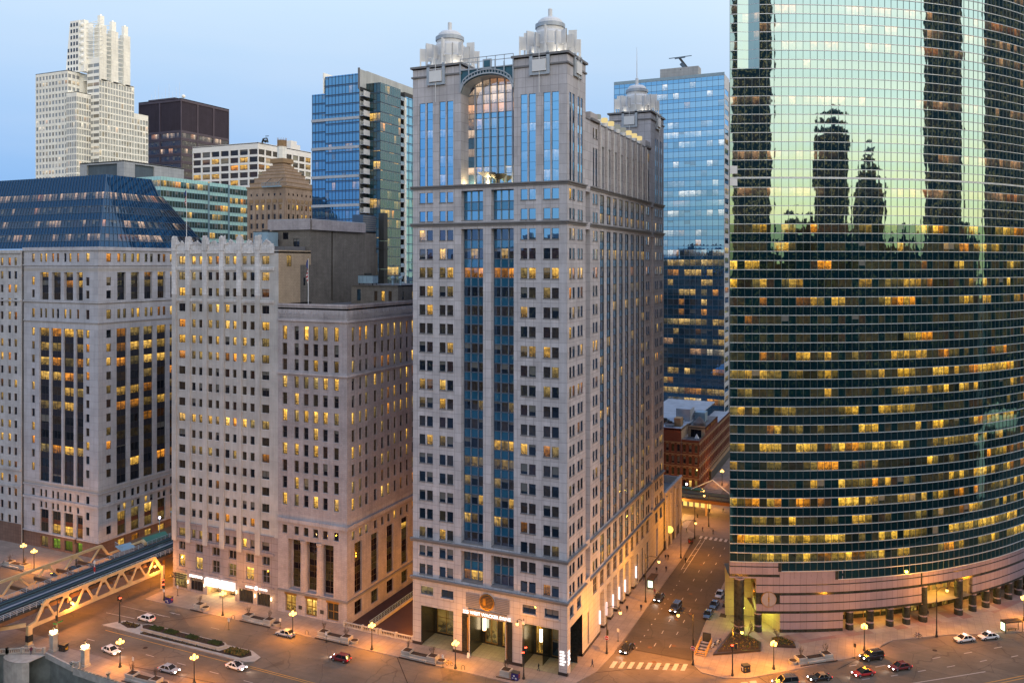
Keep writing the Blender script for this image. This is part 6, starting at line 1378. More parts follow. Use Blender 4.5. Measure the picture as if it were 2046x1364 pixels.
pave('pavement_west', [(20.4, 99), (20.4, 44), (21.2, 22), (21.8, 16), (24.5, 12.9), (29, 12.4), (33.6, 14.4), (43, 23.2), (48.5, 28.7), (53.6, 33.6), (57.1, 36.8), (58.2, 41.2), (60.6, 45.0), (66.8, 49.4), (72.5, 53.4), (80.3, 57.3), (88, 62), (160, 132), (120, 180), (40, 160), (26, 60)])
pave('pavement_far_left', [(-240, -7), (-143, -7), (-140, -4), (-140, 60), (-240, 60)])
pave('pavement_riverside', [(-128, -31.5), (-112, -31.5), (-106, -33.0), (-94, -32.8), (-71, -34.4), (-60, -34.8), (20, -36), (20, -42), (-60, -40.8), (-93, -38.4), (-104.4, -36.5), (-113.4, -40.3), (-128, -39.4)])
pave('pavement_beyond', [(-2.6, 142), (4.4, 142), (5.8, 220), (-2.6, 220)]); pave('pavement_lake_north', [(-40, 140), (-2.6, 140), (-2.6, 146), (-40, 146)])
# plaza in front of the green tower
m = MB(); m.poly([(28.5, 31, .152), (36.5, 29.5, .152), (46, 38.5, .152), (58, 48, .152), (70, 58.5, .152), (83, 70.5, .152), (97, 92, .152), (80, 96, .152), (60, 70, .152), (40, 55, .152), (29, 50, .152)], 'plaza'); struct(m, 'plaza_paving')
# markings
pw = MB(); py_ = MB()
def dash(m, a, b_, w_=.16, mat='paint_white', z=.04):
    a, b_ = Vector((*a, z)), Vector((*b_, z)); d = (b_ - a).normalized(); s_ = Vector((-d.y, d.x, 0)) * w_ / 2; m.poly([a - s_, b_ - s_, b_ + s_, a + s_], mat)
for k in range(9):   # crosswalk at the drive
    x = 6.6 + k * 1.72; yb = 6.9 + (x - 5.9) * .36; pw.poly([(x, yb, .04), (x + .85, yb + .3, .04), (x + .85, yb + 3.4, .04), (x, yb + 3.1, .04)], 'paint_white')
for k in range(9): x = 7.2 + k * 1.5; pw.poly([(x, 96.0, .04), (x + .75, 96.0, .04), (x + .75, 98.6, .04), (x, 98.6, .04)], 'paint_white')
for k in range(11): pw.poly([(-2.2, 104.8 + k * 1.3, .04), (1.6, 104.8 + k * 1.3, .04), (1.6, 105.4 + k * 1.3, .04), (-2.2, 105.4 + k * 1.3, .04)], 'paint_white')
for k in range(7): pw.poly([(8 + k * 1.6, 136, .04), (8.9 + k * 1.6, 136, .04), (8.9 + k * 1.6, 138.6, .04), (8 + k * 1.6, 138.6, .04)], 'paint_white')
for k in range(11): b0 = 20.5 + k * 6.8; dash(pw, (12.7, b0), (12.7, b0 + 1.7)); dash(pw, (15.9, b0 + .8), (15.9, b0 + 2.5))
for k in range(14): dash(pw, (9.4, 18 + k * 3.2), (9.4, 18.5 + k * 3.2), .22)
dash(pw, (8.0, 68), (8.0, 95)); dash(pw, (9.1, 66), (9.1, 95.5))
for k in range(5): dash(pw, (8.0, 69 + k * 5.5), (9.1, 69 + k * 5.5 + 1))
for a, b_ in ((52.13, 28.45), (53.54, 29.67)), ((57.09, 30.20), (58.99, 32.00)), ((54.64, 23.43), (56.11, 24.54)), ((60.00, 27.40), (61.31, 28.55)), ((65.09, 31.72), (66.63, 33.10)), ((70.68, 36.31), (72.25, 37.72)), ((68.13, 39.23), (69.72, 40.68)), ((74.45, 44.54), (76.09, 46.03)), ((77.21, 41.85), (78.63, 43.22)), ((80.65, 49.99), (82.33, 51.52)), ((83.47, 46.85), (84.93, 48.25)):
    dash(pw, a, b_, .22)
dash(pw, (63.63, 25.73), (77.79, 37.42), .25); dash(py_, (76.39, 31.25), (84.77, 38.75), .22, 'paint_yellow'); dash(py_, (79.13, 32.48), (84.61, 37.56), .22, 'paint_yellow')
for k in range(5): a = Vector((66.2 + 1.1 * k, 22.6 + .85 * k, .04)); pw.poly([a, a + Vector((.45, .35, 0)), a + Vector((-1.2, 2.6, 0)), a + Vector((-1.65, 2.25, 0))], 'paint_white')
dash(py_, (-104, -23.2), (-44, -23.6), .18, 'paint_yellow'); dash(py_, (-44, -23.6), (8, -17), .18, 'paint_yellow'); dash(py_, (-62, -22.9), (-44, -23.0), .18, 'paint_yellow')
for k in range(7): dash(pw, (-104 + k * 9, -28), (-101.6 + k * 9, -28), .18)
for k in range(12): dash(pw, (-100 + k * 8.5, -12.2), (-97.5 + k * 8.5, -12.2), .14) if k in (0, 2) else None
dash(pw, (-112, -16.4), (-103, -16.0), .2); dash(pw, (-112, -12), (-96, -12), .15)
pw.poly([(-98.4, -10, .04), (-96.6, -9.7, .04), (-96.6, -10.3, .04)], 'paint_white'); dash(pw, (-96.8, -10), (-94.9, -10), .18)
for x, y in ((33, 11), (34.5, 12.3)): pw.poly([(x, y, .04), (x + 1.2, y + .7, .04), (x + .7, y + 2, .04), (x - .5, y + 1.2, .04)], 'paint_white')
o = struct(pw, 'road_markings'); o = struct(py_, 'yellow_road_lines')
# concrete joints, manholes and gratings on the roads
jn = MB()
for a, b_ in (((-88, -6.9), (-103, -22)), ((-62, -31), (-84, -33)), ((-36, -7), (-14, -31)), ((6, 17), (21.5, 17.6)), ((3.0, 3.0), (20, 14.8)), ((35, 16.4), (41, 11)), ((86, 61), (93, 50)), ((-7.5, -.2), (-11.2, -7.0)), ((60, 44), (50, 26))): dash(jn, a, b_, .18, 'soil', .036)
struct(jn, 'road_joints')
def manhole(x, y, r=.42, lab='round iron manhole cover in the road', z=.045, mt='rust_brown'):
    m = MB(); m.tube((0, 0, 0), (0, 0, .02), r, r, mt, 14); o = m.build('manhole_cover'); o.location = (x, y, z); tag(o, lab, 'manhole cover', 'manhole covers in the roads')
for i, (x, y, z, L_) in enumerate(((14.1, 36, .04, 'nearest the dark van on the cross street'), (13.8, 42.5, .04, 'just behind the dark van on the cross street'), (16.4, 40.5, .04, 'beside the parked blue cars'), (13.9, 52.5, .04, 'behind the pair of oncoming cars'), (12.3, 74, .04, 'far along the cross street'), (16.6, 22.5, .03, 'on the pale crossing near the subway stair'), (14.5, 13.5, .03, 'just behind the striped crossing'), (12, 19.6, .03, 'at the seam of dark and pale paving'))): manhole(x, y, .5, 'round iron cover set in the road ' + L_, z)
for x, y, L_ in ((68.8, 43.6, 'in the drive in front of the parked taxis'), (-88.6, -25.8, 'at the seam near the riverside lamp')): manhole(x, y, .5, 'dark iron grating ' + L_, .03, 'soil')

# ------------------------------------------------------------------ street furniture
LAMP_C = (1., .34, .015)
def point(name, parent, loc, e, col, r=.25):
    l = bpy.data.lights.new(name, 'POINT'); l.energy = e; l.color = col; l.shadow_soft_size = r; o = bpy.data.objects.new(name, l); COL.objects.link(o); o.parent = parent; o.location = loc; return o
def cluster_lamp(x, y, label, h=5.2, e=1.):
    r = thing('street_lamp', label, 'street lamp', (x, y, .14), 'five-globe lamps along the drive'); 
    m = MB(); m.lathe((0, 0, 0), [(.34, 0), (.34, .25), (.22, .4), (.2, .8), (.1, 1.0), (.085, h - .6), (.14, h - .5), (.05, h - .3), (.04, h + .9), (.01, h + 1.2)], 'black_iron', 10); m.build('pole', r)
    a = MB()
    for k in range(4): t = R(45 + 90 * k); a.bar((0, 0, h - .45), (.52 * math.cos(t), .52 * math.sin(t), h - .35), .06, 'black_iron')
    a.build('arms', r)
    for k in range(5):
        t = R(45 + 90 * k); p = (.55 * math.cos(t), .55 * math.sin(t), h) if k < 4 else (0, 0, h + .45); g = MB(); g.sphere(p, .27, 'lamp_glow', 10, 6, 1.15); g.build('globe', r, smooth=True)
    point('lamp_light', r, (0, 0, h + .1), 9600 * e, LAMP_C, .45); return r
for x, y, lab, e in ((-85.05, -6.33, 'five-globe street lamp in front of the white lit 205 signs', 1), (-62.43, -8.59, 'five-globe street lamp behind the parked silver car, by the bank doors', 1), (-42.83, -6.37, 'five-globe street lamp by the stone balustrade over the service ramp', 1), (-22.27, -6.38, 'five-globe street lamp before the left pier of the granite portal', 1),
                  (-86.19, -34.39, 'five-globe street lamp on the riverside pavement beside the white turning car', 1), (-67.01, -33.17, 'five-globe street lamp on the riverside at the bottom edge', 1), (-153.15, -5.28, 'five-globe street lamp across the bridge street by the far-left planters', 1), (37.91, 20.43, 'five-globe street lamp left of the planters by the green tower', 1), (54.85, 36.99, 'five-globe street lamp behind the black SUV', 1), (88.77, 68.73, 'five-globe street lamp at the right edge behind the bus shelter', 1)):
    cluster_lamp(x, y, lab, e=e)
def mast_lamp(x, y, h, arm, label, signals=(), e=1., ht=None, signs=()):
    """tall pole, curved arm, glowing pendant; signals: list of (z, dx, dy, colour)"""
    r = thing('street_light', label, 'street light', (x, y, .14), 'tall arm lights at the crossings'); m = MB()
    m.lathe((0, 0, 0), [(.3, 0), (.3, .3), (.2, .5), (.16, 1.2), (.13, 1.3), (.08, h)], 'black_iron', 10); m.build('pole', r)
    if arm:
        d = Vector((arm[0], arm[1], 0)); zl = ht or h - 1.2; a = MB(); pts = [Vector((0, 0, h - 1.1)), d * .35 + Vector((0, 0, h - .35)), d * .75 + Vector((0, 0, h - .2)), d + Vector((0, 0, h - .5))]
        for p, q in zip(pts[:-1], pts[1:]): a.bar(p, q, .09, 'black_iron')
        a.tube(d + Vector((0, 0, h - .95)), d + Vector((0, 0, h - .45)), .22, .06, 'black_iron', 8); a.build('arm', r)
        g = MB(); g.sphere(d + Vector((0, 0, h - 1.2)), .32, 'lamp_glow', 10, 6, 1.1); g.build('globe', r, smooth=True); point('lamp_light', r, d + Vector((0, 0, h - 1.6)), 8200 * e, LAMP_C, .4)
    for z, dx, dy, c in signals:
        s_ = MB(); s_.box(dx - .18, dy - .18, z - .55, dx + .18, dy + .18, z + .55, 'black_iron'); s_.bar((0, 0, z), (dx, dy, z), .08, 'black_iron')
        for q in (-.34, 0, .34):
            lit = (c == 'red_light' and q > .1)
            for sx_, sy_ in ((0, -1), (-1, 0), (1, 0)): s_.tube((dx + sx_ * .18, dy + sy_ * .18, z + q), (dx + sx_ * .22, dy + sy_ * .22, z + q), .12, .12, c if lit else 'steel_dark', 8)
        s_.build('traffic_signal', r)
    for z, kind in signs:
        s_ = MB()
        if kind == 'noentry': s_.tube((0, -.14, z), (0, -.19, z), .42, .42, 'sign_red', 18); s_.box(-.3, -.21, z - .08, .3, -.195, z + .08, 'sign_face'); s_.tube((0, -.12, z), (0, -.135, z), .5, .5, 'sign_face', 18)
        if kind == 'green': s_.box(-1.3, -.04, z, -.1, .0, z + .28, 'green_sign'); s_.box(.0, .1, z + .35, .04, 1.3, z + .63, 'green_sign')
        if kind == 'white': s_.box(-.3, -.16, z - .35, .3, -.12, z + .35, 'sign_face')
        s_.build('street_sign', r)
    return r
mast_lamp(4.33, 12.79, 10.9, (3.3, -1.0), 'arm light with a no-entry disc at the near left corner of the cross street', signals=((4.4, .0, .45, None),), signs=((3.4, 'noentry'),))
mast_lamp(4.86, 42.66, 12, (3.6, -1.), 'arm light beside the bus shelter on the cross street', signals=())
mast_lamp(6.01, 76.71, 11, (3.8, 2.0), 'arm light far down the left pavement of the cross street')
mast_lamp(6.12, 95.05, 10, None, 'signal pole at the far crossing under the elevated line', signals=((5, .0, -.3, None), (7, .9, 0, None)))
mast_lamp(22.27, 15.51, 10.6, (-3.3, .8), 'arm light with a no-entry disc beside the subway stair', signals=((4.6, 0, .4, None),), signs=((3.4, 'noentry'),))
mast_lamp(30.57, 14.17, 9.8, (1.7, 1.2), 'arm light with a red signal at the corner of the green tower plaza', signals=((6.0, 0, -.3, 'red_light'), (6.0, .7, .3, None)))
mast_lamp(-7.65, -4.54, 12.2, (-1.3, -.3), 'arm light with red signals in front of the right granite portal', signals=((6.2, .45, -.1, 'red_light'), (5.2, 0, -.35, 'red_light')), signs=((11.4, 'white'),), e=.22)
mast_lamp(69.55, 50.97, 11.2, (2.2, 1.9), 'arm light in front of the glowing lobby entrance of the green tower', e=.8)
mast_lamp(-104.01, -19.35, 6.6, None, 'signal pole with a red light at the end of the planted median', signals=((5.6, .35, -.1, 'red_light'), (5.7, -.5, 0, None)))
mast_lamp(-106.04, -33.75, 10.8, None, 'tall pole with green street-name signs by the bridge corner', signals=((6.4, -.3, 0, None),), signs=((4.9, 'green'),))
mast_lamp(-104.99, -5.35, 6.4, None, 'signal pole with stacked red lights at the corner of the 205 block', signals=((4.8, 0, -.3, 'red_light'), (3.7, 0, -.3, 'red_light')), signs=((2.4, 'white'),))
mast_lamp(-146.67, 2.56, 7.5, None, 'slim signal pole beyond the far bridge truss', signals=((6.5, 0, -.3, None),))
mast_lamp(7.81, 108.42, 10, (-2, 3), 'arm light beside the elevated line at the far crossing', e=.6)
for nm, (x, y, z), e in (('pendant on near truss right end', (-111.2, -2.5, 6.6), 1.2), ('pendant on near truss left part', (-111.2, -26.2, 6.2), 1.2)):
    r = thing('bridge_lamp', 'glowing pendant lamp hung on the near bridge truss, ' + ('right end' if z > 6.5 else 'left part'), 'lamp', (x, y, z), 'pendant lamps on the bridge truss'); m = MB(); m.tube((0, 0, .2), (0, 0, .9), .12, .04, 'black_iron', 6); m.bar((0, 0, .9), (-.5, 0, .9), .07, 'black_iron'); m.build('bracket', r)
    g = MB(); g.sphere((0, 0, 0), .32, 'lamp_glow', 10, 6); g.build('globe', r, smooth=True); point('lamp_light', r, (.35, 0, -.3), 2300 * e, (1., .36, .06), .3)
for x, y, e in ((-118, -20, 2500), (-118, 8, 4500), (-118, 40, 6000), (-113, 22, 3500)):
    r = thing('under_deck_lamp', 'small orange lamp under the railway deck, ' + {-20: 'near the river', 8: 'at the corner', 40: 'farthest up the street', 22: 'beside the 205 block'}[y], 'lamp', (x, y, 6.6), 'lamps under the railway deck'); g = MB(); g.sphere((0, 0, 0), .22, 'lamp_glow', 8, 5); g.build('globe', r); g = MB(); g.tube((0, 0, .15), (0, 0, .8), .1, .1, 'black_iron', 6); g.build('bracket', r); point('lamp_light', r, (0, 0, -.35), e, LAMP_C, .3)
for i, (x, y) in enumerate(((-160, -3.5), (-146, 20), (-139, 44), (22.5, 118), (1.5, 130), (3, 160))):   # lamps further off
    cluster_lamp(x, y, ['five-globe lamp before the green-lit shop windows', 'five-globe lamp beside the far-left block under the tracks', 'five-globe lamp up the bridge street', 'five-globe lamp beyond the green tower at the far crossing', 'five-globe lamp under the far elevated line', 'five-globe lamp by the brick loft shops'][i], e=.45)
# stone gate pillars with lamps on the riverside
for i, (x, y) in enumerate(((-105.53, -35.05), (-93.21, -37.08))):
    r = thing('lamp_pillar', ['limestone pillar with a blazing lamp, left of the pair', 'limestone pillar with a blazing lamp, right of the pair'][i], 'pillar', (x, y, .1), 'limestone lamp pillars by the river'); m = MB(); m.cbox((0, 0, 0), (1.5, 1.5, .5), 'limestone'); m.cbox((0, 0, .5), (1.15, 1.15, 2.9), 'limestone'); m.cbox((0, 0, 3.4), (1.4, 1.4, .3), 'limestone'); m.build('shaft', r)
    g = MB()
    for k in range(4): t = R(45 + 90 * k); g.sphere((.5 * math.cos(t), .5 * math.sin(t), 4.2), .32, 'lamp_glow_white', 10, 6)
    g.build('globes', r, smooth=True); f = MB(); f.tube((0, 0, 3.7), (0, 0, 5.0), .2, .12, 'black_iron', 8); f.sphere((0, 0, 5.2), .22, 'black_iron', 8, 5); f.build('finial', r); point('lamp_light', r, (0, 0, 4.2), 4000, (1., .45, .14), .5)
# planters: two square tubs, long bed between, round pot at one end
def bush_twigs(m, c, h, n, seed, mat='bark', spread=.5):
    q = random.Random(seed)
    for k in range(n):
        t = q.uniform(0, 2 * math.pi); s_ = q.uniform(.15, 1) * spread; e = Vector((c[0] + s_ * math.cos(t), c[1] + s_ * math.sin(t), c[2] + h * q.uniform(.6, 1))); b0 = Vector(c); m.bar(b0, e, .035, mat)
        for j in range(3): f = b0.lerp(e, q.uniform(.4, .9)); m.bar(f, f + Vector((q.uniform(-.4, .4) * spread, q.uniform(-.4, .4) * spread, q.uniform(.15, .45) * h)), .022, mat)
def planter(x, y, rz, label, full=True, flip=False, single=False):
    r = thing('planter', label, 'planter', (x, y, .14), 'concrete planter seats along the kerb', R(rz))
    def tub(cx, nm='tub'):
        m = MB(); m.cbox((cx, 0, 0), (2.3, 2.1, .35), 'concrete'); m.cbox((cx, 0, .35), (2.0, 1.8, .35), 'concrete'); m.cbox((cx, 0, .7), (2.15, 1.95, .45), 'concrete'); m.cbox((cx, 0, 1.15), (1.6, 1.4, .06), 'soil'); m.build(nm, r)
        s_ = MB(); bush_twigs(s_, (cx, 0, 1.15), 1.9, 9, int(x * 7 + cx * 13), spread=.85); s_.build('bare_shrub', r)
    if single: tub(0)
    else:
        tub(-3.2); tub(3.0); m = MB(); m.cbox((-.1, .0, 0), (4.2, 1.5, .75), 'concrete'); m.cbox((-.1, 0, .75), (4.0, 1.2, .06), 'soil'); m.build('long_bed', r); m = MB(); m.cbox((-.1, -1.1, 0), (4.2, .5, .38), 'concrete'); m.build('bench', r)
    sx_ = -1 if flip else 1; cx = sx_ * (1.9 if single else 5.1); m = MB(); m.lathe((cx, 0, 0), [(.75, 0), (.95, .6), (.8, .62), (.01, .6)], 'concrete', 14); m.lathe((cx, 0, .63), [(.78, 0), (.01, .03)], 'soil', 14); m.build('round_pot', r)
    m = MB(); m.box(-4.4 if not single else -1.5, -1.75, -.0, 4.6 if not single else 2.6, -1.5, .12, 'soil'); m.build('kerb_bed', r)
planter(-93.2, -5.4, 0, 'short planter with a round pot in front of the lit shop lettering', single=True); planter(-74.9, -5.3, 0, 'planter seat with bare shrubs near the donut shop'); planter(-53.2, -5.3, 0, 'planter seat in front of the balustrade beside the bank corner'); planter(-31.2, -5.4, 0, 'planter seat before the left granite portal')
planter(-11.6, -4.4, 0, 'short planter with round pots beside the blue newspaper box', single=True); planter(-76.8, -36.6, 2, 'planter seat on the riverside at the lower left'); planter(-160, -5.2, 0, 'planter seat across the bridge street at the far left', flip=True); planter(45.2, 28.0, 40, 'planter seat on the green tower side of the drive', flip=True)
# waste bins and newspaper boxes
def newsbox(x, y, rz, mats, label):
    r = thing('newspaper_box', label, 'newspaper box', (x, y, .14), 'corner newspaper boxes', R(rz)); m = MB(); m.cbox((0, 0, 0), (1.5, 1.1, 1.35), mats[0]); m.cbox((0, 0, 1.35), (1.6, 1.2, .12), 'steel_dark'); m.build('cabinet', r)
    d = MB(); q = random.Random(int(x * 10))
    for k in range(8): 
        s_ = 1 if k % 2 else -1; xx, zz = q.uniform(-.6, .3), q.uniform(.2, .9); d.box(xx, min(.56 * s_, .5 * s_), zz, xx + q.uniform(.15, .4), max(.56 * s_, .5 * s_) , zz + q.uniform(.12, .3), mats[1])
        d.box(.751 if s_ > 0 else -.79, xx * .5, zz, .79 if s_ > 0 else -.751, xx * .5 + .3, zz + .25, mats[2])
    d.build('panels', r)
newsbox(-9.17, -5.23, 0, ('news_blue', 'sign_face', 'sign_red'), 'dark blue newspaper box with pale panels by the granite portal'); newsbox(-102.65, -5.96, 0, ('news_blue', 'sign_face', 'sign_red'), 'dark purple newspaper box at the 205 corner')
newsbox(32.78, 16.98, 40, ('black_iron', 'news_yellow', 'sign_face'), 'black newspaper box with yellow panels on the plaza corner'); newsbox(-103.55, -34.16, 10, ('black_iron', 'rust_brown', 'news_yellow'), 'dark stickered newspaper box by the left lamp pillar'); newsbox(5.87, 90.49, 80, ('steel_dark', 'sign_red', 'sign_red'), 'red and black mailbox-like newspaper box far down the street')
# thin sign posts
for i, (x, y, h, lab) in enumerate(((-82.85, -34.05, 2.6, 'thin post with a white notice by the riverside kerb'), (-78.30, -11.56, 2.6, 'thin kerb post with two white notices near the 205 block'), (-68.04, -6.09, 2.3, 'thin kerb post with a white notice beside the parked silver car'), (-54.05, -7.51, 2.3, 'thin kerb post with a white notice behind the second planter'), (-24.95, -6.88, 2.6, 'thin kerb post before the left granite portal'), (53.07, 32.70, 3.0, 'thin post with a small dark plate by the black SUV'), (4.82, 19.46, 2.8, 'thin post on the granite tower side of the cross street'), (-104.09, -1.88, 2.6, 'thin post with a white notice at the 205 corner'))):
    r = thing('sign_post', lab, 'sign post', (x, y, .14), 'thin kerbside sign posts'); m = MB(); m.tube((0, 0, 0), (0, 0, h), .05, .05, 'black_iron', 6); m.lathe((0, 0, 0), [(.25, 0), (.25, .06), (.05, .1)], 'black_iron', 8); m.build('post', r); m = MB(); m.box(-.25, -.05, h - .8, .25, -.02, h, 'sign_face' if i != 5 else 'black_iron'); m.build('plate', r)
# bicycle stands and bicycles
def hoop(m, x, y, rz):
    pts = [Vector((math.cos(R(a)) * .35, 0, .55 + .35 * math.sin(R(a)))) for a in range(0, 181, 30)]; pts = [Vector((.35, 0, 0))] + pts + [Vector((-.35, 0, 0))]; M = Matrix.Translation((x, y, .14)) @ Matrix.Rotation(R(rz), 4, 'Z')
    for p, q in zip(pts[:-1], pts[1:]): m.bar(M @ p, M @ q, .07, 'black_iron')
for x, y, lab in ((-81.38, -6.81, 'hoop bicycle stand near the 205 entrance'), (-60.35, -6.29, 'hoop bicycle stand between the two bank planters'), (-20.66, -6.11, 'hoop bicycle stand before the left granite portal'), (66.17, 48.36, 'hoop bicycle stand before the green tower')):
    m = MB(); hoop(m, x, y, 20); tag(m.build('bicycle_stand', org=(x, y, .14)), lab, 'bicycle stand', 'hoop bicycle stands')
def bicycle(x, y, rz, mat, label):
    r = thing('bicycle', label, 'bicycle', (x, y, .14), 'parked bicycles', R(rz))
    for wx_ in (-.5, .5):
        m = MB(); pts = [Vector((wx_ + .33 * math.cos(R(a)), 0, .35 + .33 * math.sin(R(a)))) for a in range(0, 361, 30)]; [m.bar(p, q, .05, 'tyre') for p, q in zip(pts[:-1], pts[1:])]; m.build('wheel', r)
    m = MB(); P_ = dict(r=(-.5, 0, .35), f=(.5, 0, .35), b=(-.05, 0, .33), s=(-.2, 0, .85), h=(.38, 0, .9))
    for a, b_ in ('rb', 'bs', 'rs', 'sh', 'bh', 'hf'): m.bar(P_[a], P_[b_], .05, mat)
    m.bar((-.22, 0, .85), (-.26, 0, .98), .04, mat); m.cbox((-.27, 0, .97), (.28, .14, .06), 'tyre'); m.bar((.36, -.25, 1.0), (.36, .25, 1.0), .04, mat); m.build('frame', r)
bicycle(-24.02, -5.76, 10, 'news_yellow', 'yellow bicycle by the hoop stand before the left granite portal'); bicycle(65.59, 48.91, 30, 'news_blue', 'dark bicycle at the stand before the green tower')
for i in range(4): bicycle(24.6 + .35 * i, 24.6 + 1.0 * i, 70, 'car_blue' if i % 2 else 'sign_face', ['docked bicycle nearest the arm light on the plaza corner', 'second docked bicycle on the plaza corner', 'third docked bicycle on the plaza corner', 'docked bicycle farthest from the arm light on the plaza corner'][i])
# A-board before the portal
m = MB(); m.obox((-.3, 0, 0), (.6, 0, 0), (0, .05, 0), (0, .3, 1.0), 'sign_face'); m.obox((-.3, .6, 0), (.6, 0, 0), (0, .05, 0), (0, -.3, 1.0), 'sign_face'); o = m.build('a_board'); o.location = (-22.00, -1.26, .14); tag(o, 'small white A-board sign beside the middle granite portal', 'sign board')
# bus shelters
def shelter(x, y, rz, label, L_=4.6):
    r = thing('bus_shelter', label, 'bus shelter', (x, y, .14), 'glass bus shelters', R(rz)); m = MB()
    for px__ in (-L_ / 2 + .1, L_ / 2 - .1):
        for py__ in (-.6, .6): m.bar((px__, py__, 0), (px__, py__, 2.4), .09, 'black_iron')
    m.build('frame', r); m = MB(); m.cbox((0, 0, 2.4), (L_, 1.9, .14), 'black_iron'); [m.cbox((-L_ / 2 + .3 + k * .5, 0, 2.54), (.2, 1.8, .05), 'steel_dark' if k % 2 else 'rust_brown') for k in range(int(L_ / .5))]; m.build('roof', r)
    m = MB(); m.box(-L_ / 2 + .2, .58, .3, L_ / 2 - .2, .6, 2.3, 'shelter_glass'); m.build('glass_panel', r); m = MB(); m.cbox((.3, .3, .45), (2.4, .4, .08), 'steel_dark'); m.bar((-.6, .3, 0), (-.6, .3, .45), .08, 'steel_dark'); m.bar((1.2, .3, 0), (1.2, .3, .45), .08, 'steel_dark'); m.build('bench', r)
    m = MB(); m.box(-L_ / 2 - .1, -.7, .35, -L_ / 2 + .12, .7, 2.35, 'black_iron'); m.box(-L_ / 2 - .12, -.58, .55, -L_ / 2 - .1, .58, 2.2, 'ad_glow'); m.box(-L_ / 2 + .12, -.58, .55, -L_ / 2 + .14, .58, 2.2, 'ad_glow'); m.build('advert_panel', r); point('advert_light', r, (-L_ / 2 - .8, 0, 1.3), 25, (.85, 1., .6), .4)
shelter(3.9, 53.2, 90, 'bus shelter with a glowing green-yellow advert on the cross street pavement'); shelter(85.37, 60.84, 35, 'bus shelter with a lit advert at the right edge by the parked taxis')
# subway stair with ochre railings
r = thing('subway_stair', 'sunken stair with ochre timber railings at the corner opposite the granite tower', 'stair', (22.9, 23.5, .14)); m = MB()
for x in (-1.1, 1.1):
    for z in (.2, .65, 1.1): m.bar((x, -3.6, z), (x, 3.4, z), .12, 'ochre_rail')
    for k in range(8): m.bar((x, -3.6 + k, 0), (x, -3.6 + k, 1.2), .14, 'ochre_rail')
for z in (.2, .65, 1.1): m.bar((-1.1, -3.6, z), (1.1, -3.6, z), .12, 'ochre_rail')
m.build('railing', r); m = MB()
for k in range(9): m.box(-1.0, 2.6 - .68 * (k + 1), .02 , 1.0, 2.6 - .68 * k, .02 + .05 * (9 - k) , 'steel_dark' if k % 2 else 'louver_grey')
m.build('steps', r); m = MB(); m.box(-.9, 3.5, .0, .9, 3.8, 2.0, 'black_iron'); m.box(-.7, 3.45, .3, .7, 3.5, 1.8, 'steel_dark'); m.build('entrance_panel', r)
# bare trees
def bare_tree(x, y, h, seed, label, z=.14):
    r = thing('bare_tree', label, 'tree', (x, y, z), 'small leafless street trees'); q = random.Random(seed); t = MB(); t.tube((0, 0, 0), (q.uniform(-.1, .1), 0, h * .4), .10, .07, 'bark', 6); t.build('trunk', r); c = MB()
    def br(p, d, L_, w_, n):
        e = p + d * L_; c.bar(p, e, w_, 'bark')
        if n: 
            for k in range(3): br(p.lerp(e, q.uniform(.5, 1)), (d + Vector((q.uniform(-.7, .7), q.uniform(-.7, .7), q.uniform(-.1, .5)))).normalized(), L_ * .68, w_ * .62, n - 1)
    for k in range(5): t_ = q.uniform(0, 6.28); br(Vector((0, 0, h * (.25 + .04 * k))), Vector((.55 * math.cos(t_), .55 * math.sin(t_), .8)).normalized(), h * .26, .06, 3)
    c.build('crown', r)
for i, (x, y, h, lab) in enumerate(((24.31, 44.34, 4.6, 'leafless tree in a square pit nearest the green tower corner on the cross street'), (23.75, 50.49, 4.4, 'leafless tree in a square pit behind the parked silver car'), (31.43, 29.04, 5.6, 'leafless tree in the dark planted bed by the round column'), (29.6, 30.2, 5.2, 'leafless tree leaning over the bed by the big column'), (37.49, 32.29, 4.0, 'leafless tree in the small raised bed before the granite wall'))): bare_tree(x, y, h, 60 + i, lab, .5 if i > 1 else .14)
for i, (x, y, lab) in enumerate(((23.79, 42.56, 'square soil pit nearer the drive'), (23.38, 48.37, 'square soil pit farther from the drive'))):
    m = MB(); m.cbox((0, 0, 0), (1.5, 2.2, .05), 'soil'); m.cbox((0, 0, -.005), (1.7, 2.4, .04), 'kerb'); o = m.build('tree_pit'); o.location = (x, y, .14); tag(o, lab + ' on the right pavement of the cross street', 'tree pit', 'tree pits on the cross street')
def bed(name, pts, label, h=.55, wall='marble_base'):
    r = thing(name, label, 'planting bed', (pts[0][0], pts[0][1], .14), world=True); m = MB(); m.prism(pts, .14, h, wall); m.build('kerb_wall', r); c = Vector((sum(p[0] for p in pts) / len(pts), sum(p[1] for p in pts) / len(pts), 0)); ins = [(c.x + (p[0] - c.x) * .88, c.y + (p[1] - c.y) * .88) for p in pts]
    m = MB(); m.prism(ins, h, h + .03, 'soil'); m.build('soil', r); g = MB(); q = random.Random(len(label))
    for k in range(260):
        i = q.randrange(len(ins)); a, b_ = Vector((*ins[i], 0)), Vector((*ins[(i + 1) % len(ins)], 0)); u, v = q.random(), q.random(); p = c + (a.lerp(b_, u) - c) * math.sqrt(v); s_ = q.uniform(.08, .22); t = q.uniform(0, 3.1)
        g.poly([(p.x, p.y, h), (p.x + s_ * math.cos(t), p.y + s_ * math.sin(t), h + s_), (p.x + s_ * .3, p.y, h + s_ * 1.8), (p.x - s_ * math.cos(t), p.y - s_ * math.sin(t), h + s_)], 'hedge_green' if q.random() < .6 else 'dry_grass')
    o = g.build('ground_plants', r); o['kind'] = 'stuff'
